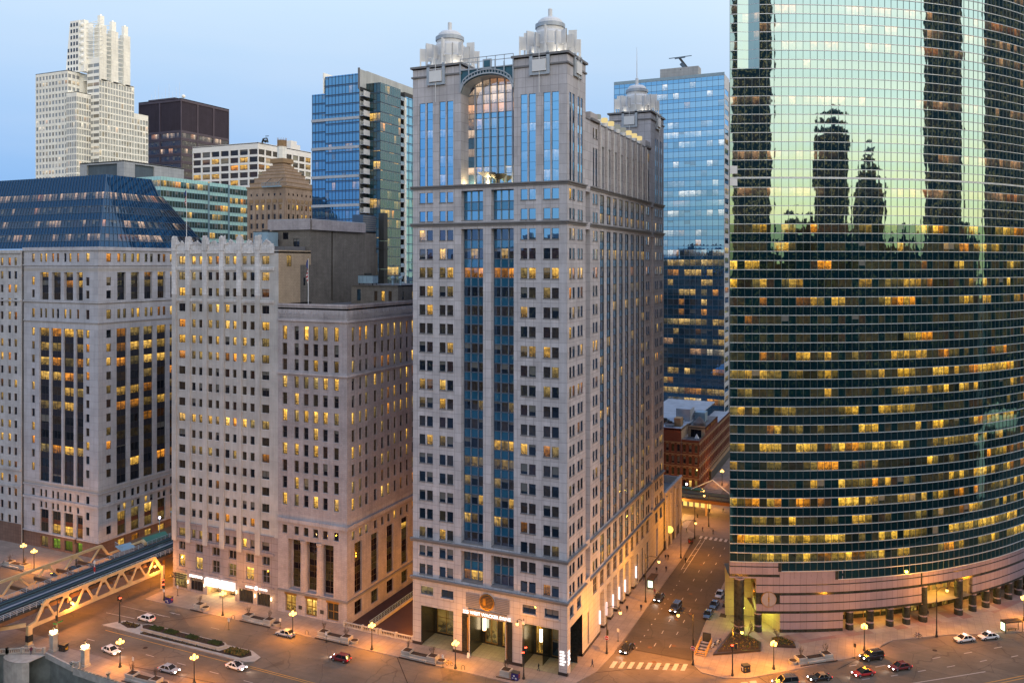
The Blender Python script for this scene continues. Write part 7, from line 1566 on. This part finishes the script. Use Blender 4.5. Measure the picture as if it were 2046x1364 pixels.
bed('planting_bed', [(25.4, 21.2), (34.4, 27.2), (34.0, 31.0), (31.0, 33.6), (27.0, 33.2)], 'dark-walled wedge of planting under the corner column of the green tower'); bed('planting_bed', [(36.5, 30.5), (41.2, 32.0), (40.6, 34.4), (37.6, 35.6), (35.8, 34.4)], 'small dark-walled bed before the granite wall of the green tower')
# planted median
r = thing('planted_median', 'long kerbed median with low green hedges and dry grass between the carriageways', 'median', (-106, -19, 0), world=True); m = MB(); m.prism([(-106.8, -21.9), (-104, -18.0), (-66, -17.6), (-62.3, -19.2), (-62.2, -21.2), (-64, -22.2)], 0, .25, 'concrete', 'kerb'); m.build('kerb', r)
m = MB(); m.prism([(-97.6, -19.1), (-96.4, -17.9), (-73.2, -17.9), (-72.0, -18.8), (-73.0, -20.4), (-96, -20.4)], .25, .75, 'concrete'); m.build('raised_bed', r); m = MB(); m.prism([(-97, -19.1), (-96.1, -18.2), (-73.4, -18.2), (-72.6, -18.9), (-73.3, -20.1), (-95.8, -20.1)], .75, .80, 'soil'); m.prism([(-103.5, -19.6), (-103, -18.3), (-98.2, -18.3), (-98.2, -20), (-100, -20.6)], .25, .3, 'soil'); m.prism([(-71.2, -18.3), (-66, -18.1), (-64.6, -19.4), (-66, -21.2), (-95, -21.6), (-95, -20.6), (-72.4, -20.7)], .25, .3, 'soil'); m.build('soil', r)
g = MB(); q = random.Random(9)
def tufts(x0, x1, y0, y1, z, n, mats, s0, s1):
    for k in range(n):
        x, y = q.uniform(x0, x1), q.uniform(y0, y1); s_ = q.uniform(s0, s1); t = q.uniform(0, 3.1)
        g.poly([(x, y, z), (x + s_ * math.cos(t), y + s_ * math.sin(t), z + s_ * .8), (x, y, z + s_ * 1.7), (x - s_ * math.cos(t), y - s_ * math.sin(t), z + s_ * .9)], q.choice(mats))
for a, b_ in ((-94, -91), (-89.5, -86.5), (-83, -80.3), (-76.5, -73.6)): tufts(a, b_, -19.9, -18.4, .8, 260, ['hedge_green'], .15, .32)
tufts(-94, -73.6, -19.9, -18.4, .8, 260, ['soil', 'hedge_green', 'dry_grass'], .06, .15); tufts(-71, -66, -20.8, -18.6, .3, 480, ['dry_grass', 'dry_grass', 'hedge_green'], .12, .4); tufts(-103, -98.4, -19.9, -18.5, .3, 130, ['dry_grass', 'soil'], .08, .2); tufts(-95, -73, -21.5, -20.7, .3, 200, ['soil', 'hedge_green', 'dry_grass'], .06, .14)
o = g.build('ground_plants', r); o['kind'] = 'stuff'
# balustrade over the service ramp, and the ramp
def balustrade(pts, z, name, label, h=1.05, step=.42, mat='limestone'):
    r = thing(name, label, 'balustrade', (pts[0][0], pts[0][1], z), world=True); ra = MB(); ba = MB(); posts = [pts[0]]
    for a, b_ in zip(pts[:-1], pts[1:]):
        a, b_ = Vector((*a, z)), Vector((*b_, z)); ra.bar(a + Vector((0, 0, h)), b_ + Vector((0, 0, h)), .34, mat, h=.2); ra.bar(a + Vector((0, 0, .1)), b_ + Vector((0, 0, .1)), .36, mat, h=.2); n_ = int((b_ - a).length / step)
        for k in range(1, n_): p = a.lerp(b_, k / n_); ba.lathe(p + Vector((0, 0, .2)), [(.06, 0), (.11, .2), (.06, .45), (.08, .75)], mat, 6)
        posts.append((b_.x, b_.y))
    ra.build('rails', r); o = ba.build('baluster', r); o['kind'] = 'stuff'
    for p in posts: pi = MB(); pi.cbox((p[0], p[1], z), (.5, .5, h + .25), mat); pi.build('post', r)
balustrade([(-55.0, .6), (-50, .55), (-46, .5)], .14, 'balustrade', 'stone balustrade from the bank corner towards the ramp'); balustrade([(-45.2, .5), (-41, .5), (-36.6, .5)], .14, 'balustrade', 'stone balustrade from the ramp towards the granite tower')
m = MB(); m.poly([(-54.7, 1.4, -.3), (-36.5, 1.4, -.3), (-36.5, 44, -3.8), (-54.7, 44, -3.8)], 'rust_brown'); m.poly([(-54.7, 1.4, .05), (-36.5, 1.4, .05), (-36.5, 1.4, -1), (-54.7, 1.4, -1)], 'concrete')
m.box(-49.0, 1.5, .0, -48.6, 44, .75, 'concrete')
stone('brick_ramp', (.085, .045, .04), .4, .4, .03, .7, .15); m.box(-54.7, 1.5, 0.02, -36.4, 60, .05, 'brick_ramp'); o = m.build('service_ramp'); o['kind'] = 'structure'
m = MB(); m.bar((-49, 2, 1.9), (-49, 44, 1.9), .1, 'unit_blue'); [m.bar((-49, 2 + 1.2 * k, .75), (-49, 2 + 1.2 * k, 1.95), .07, 'unit_blue') for k in range(36)]; [m.bar((-49, 2, z), (-49, 44, z), .06, 'unit_blue') for z in (1.1, 1.5)]; tag(m.build('ramp_railing'), 'long blue-grey railing on the wall beside the bank ramp', 'railing')
for k, (b__, e) in enumerate(((4, 1600), (16, 2600), (30, 2600))):
    r = thing('alley_lamp', 'small orange lamp on the granite wall in the alley, ' + ['nearest', 'middle', 'farthest'][k], 'lamp', (-36.9, b__, 4.6), 'lamps in the alley beside the bank'); g = MB(); g.sphere((0, 0, 0), .2, 'lamp_glow', 8, 5); g.build('globe', r); point('lamp_light', r, (-1.2, 0, 0), e, LAMP_C, .3)
# people
def person(x, y, rz, top, label, stride=.3, z=.14, h=1.75, hold=False):
    me = bpy.data.meshes.new('b'); s_ = h / 1.75; st = stride
    V = [(0, 0, .95), (0, 0, 1.2), (0, 0, 1.42), (0, .01, 1.53), (0, .03, 1.68), (.1, 0, .9), (.1, st * .5, .5), (.1, st * .75 - .05, .08), (.1, st * .75 + .12, .04), (-.1, 0, .9), (-.1, -st * .2, .5), (-.1, -st - .05, .1), (-.1, -st + .12, .04),
         (.2, 0, 1.4), (.25, -st * .3, 1.13), (.24, .05 if not hold else .25, .9 if not hold else 1.15), (-.2, 0, 1.4), (-.25, st * .3, 1.13), (-.24, st * .5, .9)]
    Ed = [(0, 1), (1, 2), (2, 3), (3, 4), (0, 5), (5, 6), (6, 7), (7, 8), (0, 9), (9, 10), (10, 11), (11, 12), (2, 13), (13, 14), (14, 15), (2, 16), (16, 17), (17, 18)]
    rad = [.17, .17, .17, .06, .105, .11, .07, .05, .05, .11, .07, .05, .05, .08, .055, .045, .08, .055, .045]
    me.from_pydata([tuple(Vector(v) * s_) for v in V], Ed, []); o = bpy.data.objects.new('b', me); COL.objects.link(o); o.modifiers.new('s', 'SKIN'); sv = me.skin_vertices[0].data
    for i, rr_ in enumerate(rad): sv[i].radius = (rr_ * s_, rr_ * s_ * .85)
    sv[0].use_root = True; o.modifiers.new('d', 'SUBSURF').levels = 1; bpy.context.view_layer.update(); bm2 = bpy.data.meshes.new_from_object(o.evaluated_get(bpy.context.evaluated_depsgraph_get())); bpy.data.objects.remove(o)
    bm2.materials.clear(); [bm2.materials.append(MATS[k]) for k in (top, 'jeans', 'skin', 'black_iron')]
    for p in bm2.polygons: c = p.center / s_; p.material_index = 2 if (c.z > 1.5 and (c.z < 1.72 and c.y > .05)) else (3 if c.z > 1.5 or c.z < .09 else (2 if abs(c.x) > .18 and c.z < .93 and c.z > .8 else (0 if c.z > .82 else 1)))
    bm2.name = 'person'; p_ = bpy.data.objects.new('person', bm2); COL.objects.link(p_); p_.location = (x, y, z); p_.rotation_euler = (0, 0, R(rz)); return tag(p_, label, 'person')
for x, y, rz, top, lab in ((3.39, 5.85, -60, 'coat_navy', 'person in dark navy walking on the granite tower corner'), (-6.17, -0.29, -80, 'coat_black', 'person in black walking past the right granite portal'), (2.33, 35.09, 180, 'coat_black', 'person in a black jacket by the tube-lit pillars, left of the pair'), (5.26, 37.03, 0, 'coat_navy', 'person in a long dark coat near the kerb, right of the pair'), (2.55, 62.66, 0, 'coat_black', 'person by the left end of the cross street bus shelter roof'), (4.73, 64.43, 200, 'coat_navy', 'person walking beyond the cross street bus shelter'),
                      (8.19, 72.96, 30, 'coat_black', 'person on the kerb edge beyond the bus shelter'), (2.43, 73.36, 180, 'coat_navy', 'left person of two walking together by the annex'), (3.07, 73.65, 180, 'coat_black', 'right person of two walking together by the annex'), (2.78, 99.19, 90, 'coat_black', 'person waiting near the far crosswalk'), (7.13, 102.20, 80, 'coat_plum', 'person stepping onto the far crosswalk'), (10.58, 101.13, 80, 'coat_black', 'person in the middle of the far crosswalk'), (-108.26, -38.28, 60, 'coat_plum', 'person in plum walking past the curved river balustrade'), (5.48, 122.39, 100, 'coat_navy', 'left person beyond the elevated line'), (9.42, 125.38, 100, 'coat_black', 'right person beyond the elevated line'),
                      (5.81, 47.83, 0, 'coat_plum', 'person beside the lit advert of the cross street shelter'), (0.86, 56.09, 0, 'coat_black', 'person in shadow by the last tube light'), (68.2, 61.6, 0, 'coat_black', 'person standing in the glowing lobby of the green tower')):
    person(x, y, rz, top, lab)

# ------------------------------------------------------------------ vehicles
def car(kind, pt_, x, y, rz, label, roof=None, lights=True, taxi=False, z=.03, tail=True):
    L_, W_, H_ = dict(sedan=(4.7, 1.82, 1.45), hatch=(4.4, 1.8, 1.55), suv=(5.1, 2.0, 1.85), coupe=(4.6, 1.85, 1.38), convertible=(4.7, 1.8, 1.3))[kind]
    r = thing('car', label, 'car', (x, y, z), 'cars on the streets', R(rz)); hw = W_ / 2; clr = .22 if kind != 'suv' else .3
    bl = H_ * .60; hood = H_ * (.56 if kind != 'suv' else .60)
    # lower body: stations (x, half width, z_low, z_mid, z_top)
    st = [(-.5, .80, clr + .18, .5, bl * .86), (-.48, .93, clr, .5, bl * .95), (-.40, .98, clr, .55, bl), (-.12, 1.0, clr, .55, bl * .98), (.16, 1.0, clr, .55, bl * .96), (.24, .99, clr, .55, hood), (.40, .95, clr, .5, hood * .93), (.475, .86, clr, .48, hood * .80), (.5, .72, clr + .15, .45, hood * .62)]
    m = MB(); vs = []; fs = []
    for sx_, wf, zl, zm, zt in st:
        X = sx_ * L_; w_ = hw * wf; ring_ = [(X, -w_ * .80, zl), (X, -w_ * .99, zm * .75), (X, -w_, zm), (X, -w_ * .95, zt - .07), (X, -w_ * .82, zt), (X, 0, zt + .03), (X, w_ * .82, zt), (X, w_ * .95, zt - .07), (X, w_, zm), (X, w_ * .99, zm * .75), (X, w_ * .80, zl)]; vs += ring_
    n_ = 11
    for i in range(len(st) - 1):
        for k in range(n_ - 1): fs.append((i * n_ + k, (i + 1) * n_ + k, (i + 1) * n_ + k + 1, i * n_ + k + 1))
        fs.append((i * n_ + n_ - 1, (i + 1) * n_ + n_ - 1, (i + 1) * n_, i * n_))
    fs.append(tuple(range(n_))); fs.append(tuple(range((len(st) - 1) * n_ + n_ - 1, (len(st) - 1) * n_ - 1, -1))); m.faces(vs, fs, pt_); body = m.build('body', r, smooth=False)
    g = {'sedan': (-.38, -.24, .06, .24), 'hatch': (-.47, -.38, .08, .26), 'suv': (-.485, -.45, .10, .24), 'coupe': (-.36, -.20, .02, .22), 'convertible': (-.34, -.24, .02, .17)}[kind]
    X0_, X1_, X2_, X3_ = [q * L_ for q in g]; wb, wt = hw * .90, hw * .70; zb, zt = bl * .95, H_
    c = MB(); A = [(X0_, -wb, zb), (X3_, -wb, zb), (X3_, wb, zb), (X0_, wb, zb)]; T_ = [(X1_, -wt, zt - .05), (X2_, -wt, zt - .05), (X2_, wt, zt - .05), (X1_, wt, zt - .05)]
    c.faces(A + T_, [(0, 1, 5, 4), (1, 2, 6, 5), (2, 3, 7, 6), (3, 0, 4, 7)], 'car_glass'); c.build('windows', r)
    rf = MB(); rm = roof or pt_; rf.faces([(X1_ - .03, -wt - .03, zt - .07), (X2_ + .03, -wt - .03, zt - .07), (X2_ + .03, wt + .03, zt - .07), (X1_ - .03, wt + .03, zt - .07), (X1_ + .15, -wt + .12, zt), (X2_ - .15, -wt + .12, zt), (X2_ - .15, wt - .12, zt), (X1_ + .15, wt - .12, zt)], [(4, 5, 6, 7), (0, 1, 5, 4), (1, 2, 6, 5), (2, 3, 7, 6), (3, 0, 4, 7)], rm)
    for i in range(4): rf.bar(A[i], T_[i], .09, rm)
    for s_ in (-1, 1): xm = (X1_ + X2_) / 2; rf.bar((xm, s_ * (wb + .005), zb), (xm, s_ * (wt + .01), zt - .05), .08, rm)
    rf.build('roof', r)
    if kind in ('sedan', 'coupe') and not roof: s_ = MB(); s_.cbox(((X1_ + X2_) / 2 + .2, 0, zt + .002), (.8, .8, .01), 'car_glass'); s_.build('sunroof', r) if pt_ == 'car_white' and kind == 'coupe' else None
    if kind == 'suv':
        s_ = MB(); [s_.bar((X1_ + .2, q * wt * .9, zt + .06), (X2_ - .2, q * wt * .9, zt + .06), .06, 'chrome') for q in (-1, 1)]; s_.build('roof_rack', r)
    wr = .34 if kind != 'suv' else .40
    for sx_ in (-.30, .31):
        for s_ in (-1, 1):
            w_ = MB(); y0 = s_ * hw * .99; w_.tube((sx_ * L_, y0 - s_ * .22, wr), (sx_ * L_, y0 + s_ * .02, wr), wr, wr, 'tyre', 16); wo = w_.build('wheel', r); ri = MB(); ri.tube((sx_ * L_, y0 + s_ * .01, wr), (sx_ * L_, y0 + s_ * .04, wr), wr * .62, wr * .55, 'rim_metal', 10); ro = ri.build('rim', wo)
    for s_ in (-1, 1):
        h_ = MB(); h_.cbox((.487 * L_, s_ * hw * .62, hood * .62), (.10, .34, .15), 'head_light' if lights else 'chrome'); h_.build('headlight', r); t_ = MB(); t_.cbox((-.492 * L_, s_ * hw * .68, bl * .72), (.08, .34, .14), 'tail_light' if lights or tail == 2 else 'sign_red'); t_.build('taillight', r)
        mi = MB(); mi.cbox((.17 * L_, s_ * (hw + .08), bl * .97), (.16, .2, .13), pt_); mi.build('mirror', r)
    d_ = MB(); d_.cbox((.497 * L_, 0, clr + .16), (.06, hw * 1.1, .2), 'black_iron'); d_.build('grille', r)
    pl = MB(); pl.cbox((-.502 * L_, 0, bl * .5), (.03, .5, .14), 'sign_face'); pl.build('number_plate', r)
    if taxi: s_ = MB(); s_.cbox(((X1_ + X2_) / 2 + .2, 0, zt), (.28, .8, .18), 'sign_white'); s_.build('roof_sign', r)
    if lights:
        l = bpy.data.lights.new('headlight_beam', 'SPOT'); l.energy = 260; l.color = (1., .85, .7); l.spot_size = R(70); l.spot_blend = .8; l.shadow_soft_size = .2; o = bpy.data.objects.new('headlight_beam', l); COL.objects.link(o); o.parent = r; o.location = (.52 * L_, 0, .62); o.rotation_euler = (R(78), 0, R(-90))
    return r
car('hatch', 'car_white', -99.68, -15.63, 178, 'white hatchback beside the tip of the planted median, tail lamp glowing', lights=False, tail=2)
car('sedan', 'car_white', -93.55, -30.43, -8, 'white sedan turning by the riverside five-globe lamp'); car('sedan', 'car_silver', -75.56, -31.46, 0, 'silver blue sedan by the riverside kerb at the bottom left')
car('coupe', 'car_white', -63.86, -24.82, -2, 'white coupe with a dark sunroof below the end of the median'); car('sedan', 'car_silver', -64.62, -8.48, 180, 'silver sedan parked at the kerb by the bank doors', lights=False)
car('hatch', 'car_maroon', -46.13, -13.07, 180, 'dark red hatchback driving left in the middle of the drive')
car('sedan', 'car_black', 7.86, 16.14, 262, 'black sedan coming out of the cross street towards the crosswalk'); car('sedan', 'car_black', 7.46, 45.84, 268, 'black car with violet headlamps beside the bus shelter'); car('suv', 'car_black', 12.73, 41.02, 266, 'black van-like SUV in the middle of the cross street')
car('sedan', 'car_blue', 20.58, 40.81, 268, 'dark blue sedan parked nearest on the right kerb of the cross street', lights=False); car('sedan', 'car_blue', 20.87, 46.91, 268, 'dark blue sedan parked second on the right kerb', lights=False); car('sedan', 'car_silver', 20.94, 53.94, 268, 'silver sedan parked third on the right kerb', lights=False)
car('sedan', 'car_white', 74.97, 51.24, 217, 'white taxi with a dark roof panel, first in the rank', lights=False, taxi=True); car('sedan', 'car_white', 79.99, 54.84, 217, 'plain white taxi, second in the rank', lights=False, taxi=True)
car('suv', 'car_black', 56.38, 33.70, 220, 'black SUV with chrome roof rails by the kerb of the drive'); car('coupe', 'car_red', 54.88, 25.54, 219, 'bright red coupe with a black soft top', roof='car_black'); car('sedan', 'car_maroon', 61.82, 31.40, 220, 'dark red sedan with pale side windows')
car('convertible', 'car_black', 46.89, 19.96, 215, 'black convertible with a tan fabric roof', roof='wood_tan'); car('suv', 'car_grey', 40.77, 14.81, 215, 'dark grey SUV cut off by the bottom edge')
car('sedan', 'car_grey', -143.86, -5.08, 180, 'grey car seen through the far bridge truss', lights=False, tail=2); car('sedan', 'car_black', -143.24, -0.43, 180, 'dark car with red tail lamps beyond the far bridge truss', lights=False, tail=2); car('sedan', 'car_black', -126, 28, 90, 'dark car with red tail lamps under the railway deck', lights=False, tail=2); car('sedan', 'car_blue', -141.60, 3.58, 185, 'blue car behind the right end of the far truss', lights=False)

# ------------------------------------------------------------------ elevated railway and truss bridge
BT = thing('truss_bridge', 'ochre steel truss bridge carrying the elevated tracks over the road at the left', 'bridge', (-112, -36, 0), world=True)
def truss(a, b0, b1, zb, zt, name, lefttaper=True):
    m = MB(); n_ = 6; bs = [b0 + (b1 - b0) * k / n_ for k in range(n_ + 1)]; th = .34
    arch = lambda b: zb - .35 * math.sin(math.pi * (b - b0) / (b1 - b0))
    m.bar((a, b0, zb), (a, b1, zb), th, 'bridge_paint', h=.75); m.bar((a, b0 + 2.6, zt), (a, b1 - 2.8, zt - .1), th * 1.3, 'bridge_paint', h=.62)
    m.bar((a, b0, zb), (a, b0 + 2.6, zt), th * 1.2, 'bridge_paint', h=.62, up=(0, 1, 0)); m.bar((a, b1, zb), (a, b1 - 2.8, zt - .1), th * 1.2, 'bridge_paint', h=.62, up=(0, 1, 0))
    q = b0 + 2.6; span = (b1 - 2.8 - q) / n_; up_ = True; x = q
    for k in range(n_):
        m.bar((a, q + span * k, zt), (a, q + span * (k + .5), zb), th * .9, 'bridge_paint', h=.42, up=(0, 1, 0)); m.bar((a, q + span * (k + .5), zb), (a, q + span * (k + 1), zt), th * .9, 'bridge_paint', h=.42, up=(0, 1, 0))
        for bb, zz, sg in ((q + span * (k + .5), zb + .3, 1), (q + span * k, zt - .3, -1)):   # gusset plates
            m.poly([(a + .19, bb - 1.0, zz), (a + .19, bb + 1.0, zz), (a + .19, bb + .3, zz + sg * .75), (a + .19, bb - .3, zz + sg * .75)], 'bridge_paint'); m.poly([(a - .19, bb + 1.0, zz), (a - .19, bb - 1.0, zz), (a - .19, bb - .3, zz + sg * .75), (a - .19, bb + .3, zz + sg * .75)], 'bridge_paint')
    m.build(name, BT)
truss(-111.5, -35.2, .3, 4.6, 8.9, 'truss'); truss(-131.2, -52, .8, 4.9, 9.0, 'truss')
m = MB(); m.obox((-111.9, -36.9, 0), (.8, 0, 0), (0, 1.0, 0), (0, 0, 5.0), 'bridge_paint'); m.obox((-111.95, -37.0, 1.6), (.9, 0, 0), (0, 1.2, 0), (0, 0, 1.4), 'black_iron'); m.obox((-112.1, -37.1, 0), (1.2, 0, 0), (0, 1.4, 0), (0, 0, .9), 'limestone'); m.bar((-111.5, -36.4, 4.6), (-111.5, -34.4, 5.0), .5, 'bridge_paint', h=1.1); m.build('end_post', BT)
m = MB(); m.obox((-111.8, -.2, 0), (.7, 0, 0), (0, .7, 0), (0, 0, 6), 'bridge_paint'); m.obox((-131.5, .4, 0), (.7, 0, 0), (0, .7, 0), (0, 0, 6), 'bridge_paint'); m.build('end_post', BT)
m = MB(); m.bar((-111.8, -36.9, 5.3), (-121, -47, 5.3), .5, 'bridge_paint', h=.8); m.obox((-121.3, -47.3, -7), (.6, 0, 0), (0, .6, 0), (0, 0, 12.5), 'bridge_paint'); m.obox((-118.0, -43.6, -1), (.45, 0, 0), (0, .45, 0), (0, 0, 6.3), 'bridge_paint'); m.build('portal_beam', BT)
for bb in (-33, -27, -21, -15, -9, -3): Ff = BT; m = MB(); m.bar((-131.2, bb, 6.9), (-111.5, bb, 6.9), .4, 'rust_brown', h=.8); m.build('cross_beam', BT)
E_ = thing('elevated_railway', 'double-track elevated railway deck crossing the road between the trusses', 'railway', (-117, 0, 7), world=True)
m = MB(); m.box(-122.0, -70, 7.55, -112.6, 140, 7.95, 'track_deck'); m.build('deck', E_)
m = MB()
for y in range(-70, 140, 1): 
    if y % 1 == 0 and y < 60: m.box(-121.4, y, 7.95, -118.5, y + .35, 8.05, 'track_deck'); m.box(-116.8, y, 7.95, -113.8, y + .35, 8.05, 'track_deck')
o = m.build('sleepers', E_); o['kind'] = 'stuff'
for x in (-120.7, -119.2, -116.1, -114.6): m = MB(); m.box(x - .06, -70, 8.05, x + .06, 140, 8.22, 'rail'); m.build('rail', E_)
for x in (-121.5, -118.4, -117.0, -113.7): m = MB(); m.box(x - .12, -70, 8.05, x + .12, 140, 8.25, 'dark_blue_metal'); m.build('guard_timber', E_)
m = MB(); m.box(-118.2, -70, 7.96, -117.2, 140, 8.12, 'louver_grey'); m.build('walkway', E_)
for x in (-112.5, -122.1):
    m = MB(); [m.bar((x, -70, z), (x, 140, z), .07, 'slab_pale') for z in (8.4, 8.75, 9.1)]; [m.bar((x, -70 + 1.5 * k, 7.9), (x, -70 + 1.5 * k, 9.12), .08, 'slab_pale') for k in range(140)]; m.build('handrail', E_)
m = MB(); m.box(-122.0, -70, 6.7, -121.6, 140, 7.55, 'rust_brown'); m.box(-113.0, -70, 6.7, -112.6, 140, 7.55, 'rust_brown')
for y in range(10, 140, 12): [m.box(x, y, 0, x + .5, y + .5, 6.7, 'rust_brown') for x in (-122.2, -113.0)]; m.box(-122, y, 6.0, -112.6, y + .5, 6.7, 'rust_brown')
for y in (-50, -66): [m.box(x, y, -7, x + .5, y + .5, 6.7, 'rust_brown') for x in (-122.2, -113.0)]
m.build('girder', E_)
m = MB(); m.bar((-124.6, 5.5, 8.9), (-121.8, 4.0, 8.9), .7, 'bridge_paint'); m.bar((-131.2, .5, 6), (-124.6, 5.5, 8.9), .5, 'bridge_paint'); m.build('brace', E_)
# things on the deck: signal hut, blue walkway, red marker, signal with purple light
r = thing('signal_hut', 'dark ribbed box-like signal hut on the railway deck against the far-left block', 'hut', (-127, 22, 8), world=True); m = MB(); m.box(-129.5, 20, 7.9, -125.2, 26.5, 12.0, 'teal_panel'); m.build('walls', r); m = MB(); m.box(-129.8, 19.8, 12.0, -125.0, 26.7, 12.3, 'unit_blue'); m.build('roof', r); m = MB(); [m.box(-125.2, 20.3 + k * .6, 8, -125.1, 20.5 + k * .6, 11.9, 'dark_blue_metal') for k in range(10)]; m.build('ribs', r); m = MB(); m.box(-130, 2, 7.6, -122.2, 30, 7.9, 'rust_brown'); m.build('platform', r)
plain('canopy_green', (.03, .13, .10), .7)
m = MB(); m.prism([(-127.5, 8), (-123.2, 5), (-123.2, 13), (-126.5, 15)], 8.0, 8.5, 'canopy_green'); m.prism([(-129.6, 1), (-124.8, -1), (-124.4, 3), (-128.6, 5)], 7.9, 8.1, 'unit_blue'); [m.bar((-129.6 + k, 1 - .4 * k, 8.1), (-129.6 + k, 1 - .4 * k, 9.3), .07, 'unit_blue') for k in range(6)]; m.bar((-129.6, 1, 9.3), (-124.8, -1, 9.3), .08, 'unit_blue')
tag(m.build('deck_canopy'), 'low green-lit canopy and blue catwalk beside the tracks', 'canopy')
r = thing('track_signal', 'slim track signal with a red band beside the rails over the road', 'signal', (-117.7, -15, 8)); m = MB(); m.tube((0, 0, 0), (0, 0, 2.6), .1, .1, 'white_metal', 8); m.build('post', r); m = MB(); m.tube((0, 0, .6), (0, 0, 1.7), .22, .22, 'sign_red', 8); m.build('band', r); m = MB(); m.cbox((0, 0, 2.4), (.35, .35, .8), 'white_metal'); m.build('head', r)
r = thing('deck_light', 'white-violet floodlight on a short mast beside the green canopy', 'floodlight', (-127.5, 14, 8)); m = MB(); m.tube((0, 0, 0), (0, 0, 4.2), .08, .08, 'unit_blue', 6); m.build('mast', r); g = MB(); glow('violet_glow', (.75, .65, 1.), 12, False); g.sphere((0, 0, 4.4), .3, 'violet_glow', 8, 5); g.build('globe', r); point('lamp_light', r, (0, 0, 4.0), 150, (.6, .9, .75), .3)
# far elevated line over the next street
F_ = thing('elevated_railway', 'distant elevated railway deck crossing beyond the annex, orange glow under it', 'railway', (4, 120, 5), world=True); fb0 = 119.0
m = MB(); m.box(-60, fb0, 5.2, 90, fb0 + 9, 5.6, 'track_deck'); m.box(-60, fb0 - .3, 4.3, 90, fb0, 5.3, 'rust_brown'); m.build('deck', F_)
for y in (fb0 + 1.5, fb0 + 3, fb0 + 5.8, fb0 + 7.3): m = MB(); m.box(-60, y, 5.6, 90, y + .12, 5.8, 'rail'); m.build('rail', F_)
m = MB(); [m.bar((-60, y, z), (90, y, z), .08, 'steel_dark') for y in (fb0 - .2, fb0 + 9) for z in (6.1, 6.7)]; [m.bar((-60 + 2 * k, fb0 - .2, 5.4), (-60 + 2 * k, fb0 - .2, 6.7), .08, 'steel_dark') for k in range(75)]; m.build('handrail', F_)
m = MB(); [m.box(x, y, 0, x + .5, y + .5, 4.4, 'bridge_paint') for x in (-12, 4.6, 21, 38) for y in (fb0 + .5, fb0 + 8)]; m.build('column', F_)
m = MB(); m.bar((-2, fb0 + 9, 6), (5, fb0 + 11, 9.5), .25, 'white_metal'); m.bar((5, fb0 + 11, 9.5), (11, fb0 + 9, 6), .25, 'white_metal'); m.build('roof_truss', F_)
m = MB(); m.box(-12, fb0 + 9.2, 5.6, 2, fb0 + 12, 6.0, 'canopy_green'); m.build('station_canopy', F_)
m = MB()
for x in range(-10, 5, 2): m.box(x, fb0 + 6, 1.0, x + 1.3, fb0 + 6.1, 3.6, 'lit_wall_yellow')
m.build('lit_shopfront', F_)
for x, y, z, e in ((-3, 117, 3.8, 2200), (6, 128, 4, 1800), (-8, 124, 3.6, 1600)):
    point('under_deck_light', F_, Vector((x, y, z)) - Vector((4, 120, 5)), e, (1., .5, .1), .4)
m = MB(); m.tube((-2, 121, 5.8), (-2, 121, 9.2), .08, .08, 'steel_dark', 6); m.sphere((-2, 121, 9.5), .35, 'violet_glow', 8, 5); tag(m.build('platform_light'), 'violet-white platform light on the distant elevated line', 'light')
# river wall with curved balustrade, stair bastion and lower terrace
balustrade([(-128, -46), (-119, -43.4), (-113.2, -40.2)], .14, 'balustrade', 'stone river balustrade running left from the bastion'); balustrade([(-113.2, -40.2), (-110.6, -38.6), (-108.3, -37.6), (-106.2, -36.8)], .14, 'balustrade', 'curved stone balustrade of the river bastion'); balustrade([(-95, -38.6), (-93.8, -38.0)], .14, 'balustrade', 'short stone balustrade beside the right lamp pillar')
m = MB(); m.obox((-105.2, -36.9, -.5), (10.4, -1.7, 0), (0, -.35, 0), (0, 0, 1.15), 'limestone'); tag(m.build('parapet_wall'), 'plain stone parapet between the two lamp pillars', 'wall')
m = MB(); m.obox((-94, -39.0, -.8), (40, -1.6, 0), (0, -.35, 0), (0, 0, 1.5), 'limestone'); [m.cbox((-93 + k * 1.1, -39.3 - .044 * k, .72), (.7, .3, .12), 'river_wall') for k in range(34)]; tag(m.build('parapet_wall'), 'long weathered river parapet along the bottom edge', 'wall')
m = MB(); pts = [(-113.2 + 7.6 * (1 - math.cos(R(a))) * .5 - .0, -40.6 - 1.6 * math.sin(R(a))) for a in range(0, 181, 20)]
for a, b_ in zip(pts[:-1], pts[1:]): m.poly([(*a, -7), (*b_, -7), (*b_, .05), (*a, .05)], 'limestone')
m.prism(pts + [(-105.4, -37), (-113.2, -39)], -.05, .1, 'limestone'); m.prism([(-135, -60), (-104, -52), (-96, -46), (-92, -41), (-128, -42)], -7, -5.8, 'limestone'); tag(m.build('river_bastion'), 'curved limestone bastion with a terrace below at the lower left corner', 'wall')
m = MB(); [m.obox((-122 + .5 * k, -47 + .1 * k, -6 + .3 * k), (.5, .1, 0), (.6, -3, 0), (0, 0, .3), 'limestone') for k in range(18)]; tag(m.build('river_stair'), 'limestone stair down to the lower riverside terrace', 'stair')
m = MB(); m.lathe((0, 0, 0), [(.35, 0), (.2, .3), (.5, .9), (.6, 1.0), (.1, .9)], 'river_wall', 12); o = m.build('stone_urn'); o.location = (-84.22, -38.94, .5); tag(o, 'dark stone urn on the river parapet', 'urn')
m = MB(); m.lathe((0, 0, 0), [(.35, 0), (.2, .3), (.5, .7), (.6, .8), (.1, .7)], 'river_wall', 12); o = m.build('stone_urn'); o.location = (-95.12, -38.63, .4); tag(o, 'weathered stone urn left of the right lamp pillar', 'urn')
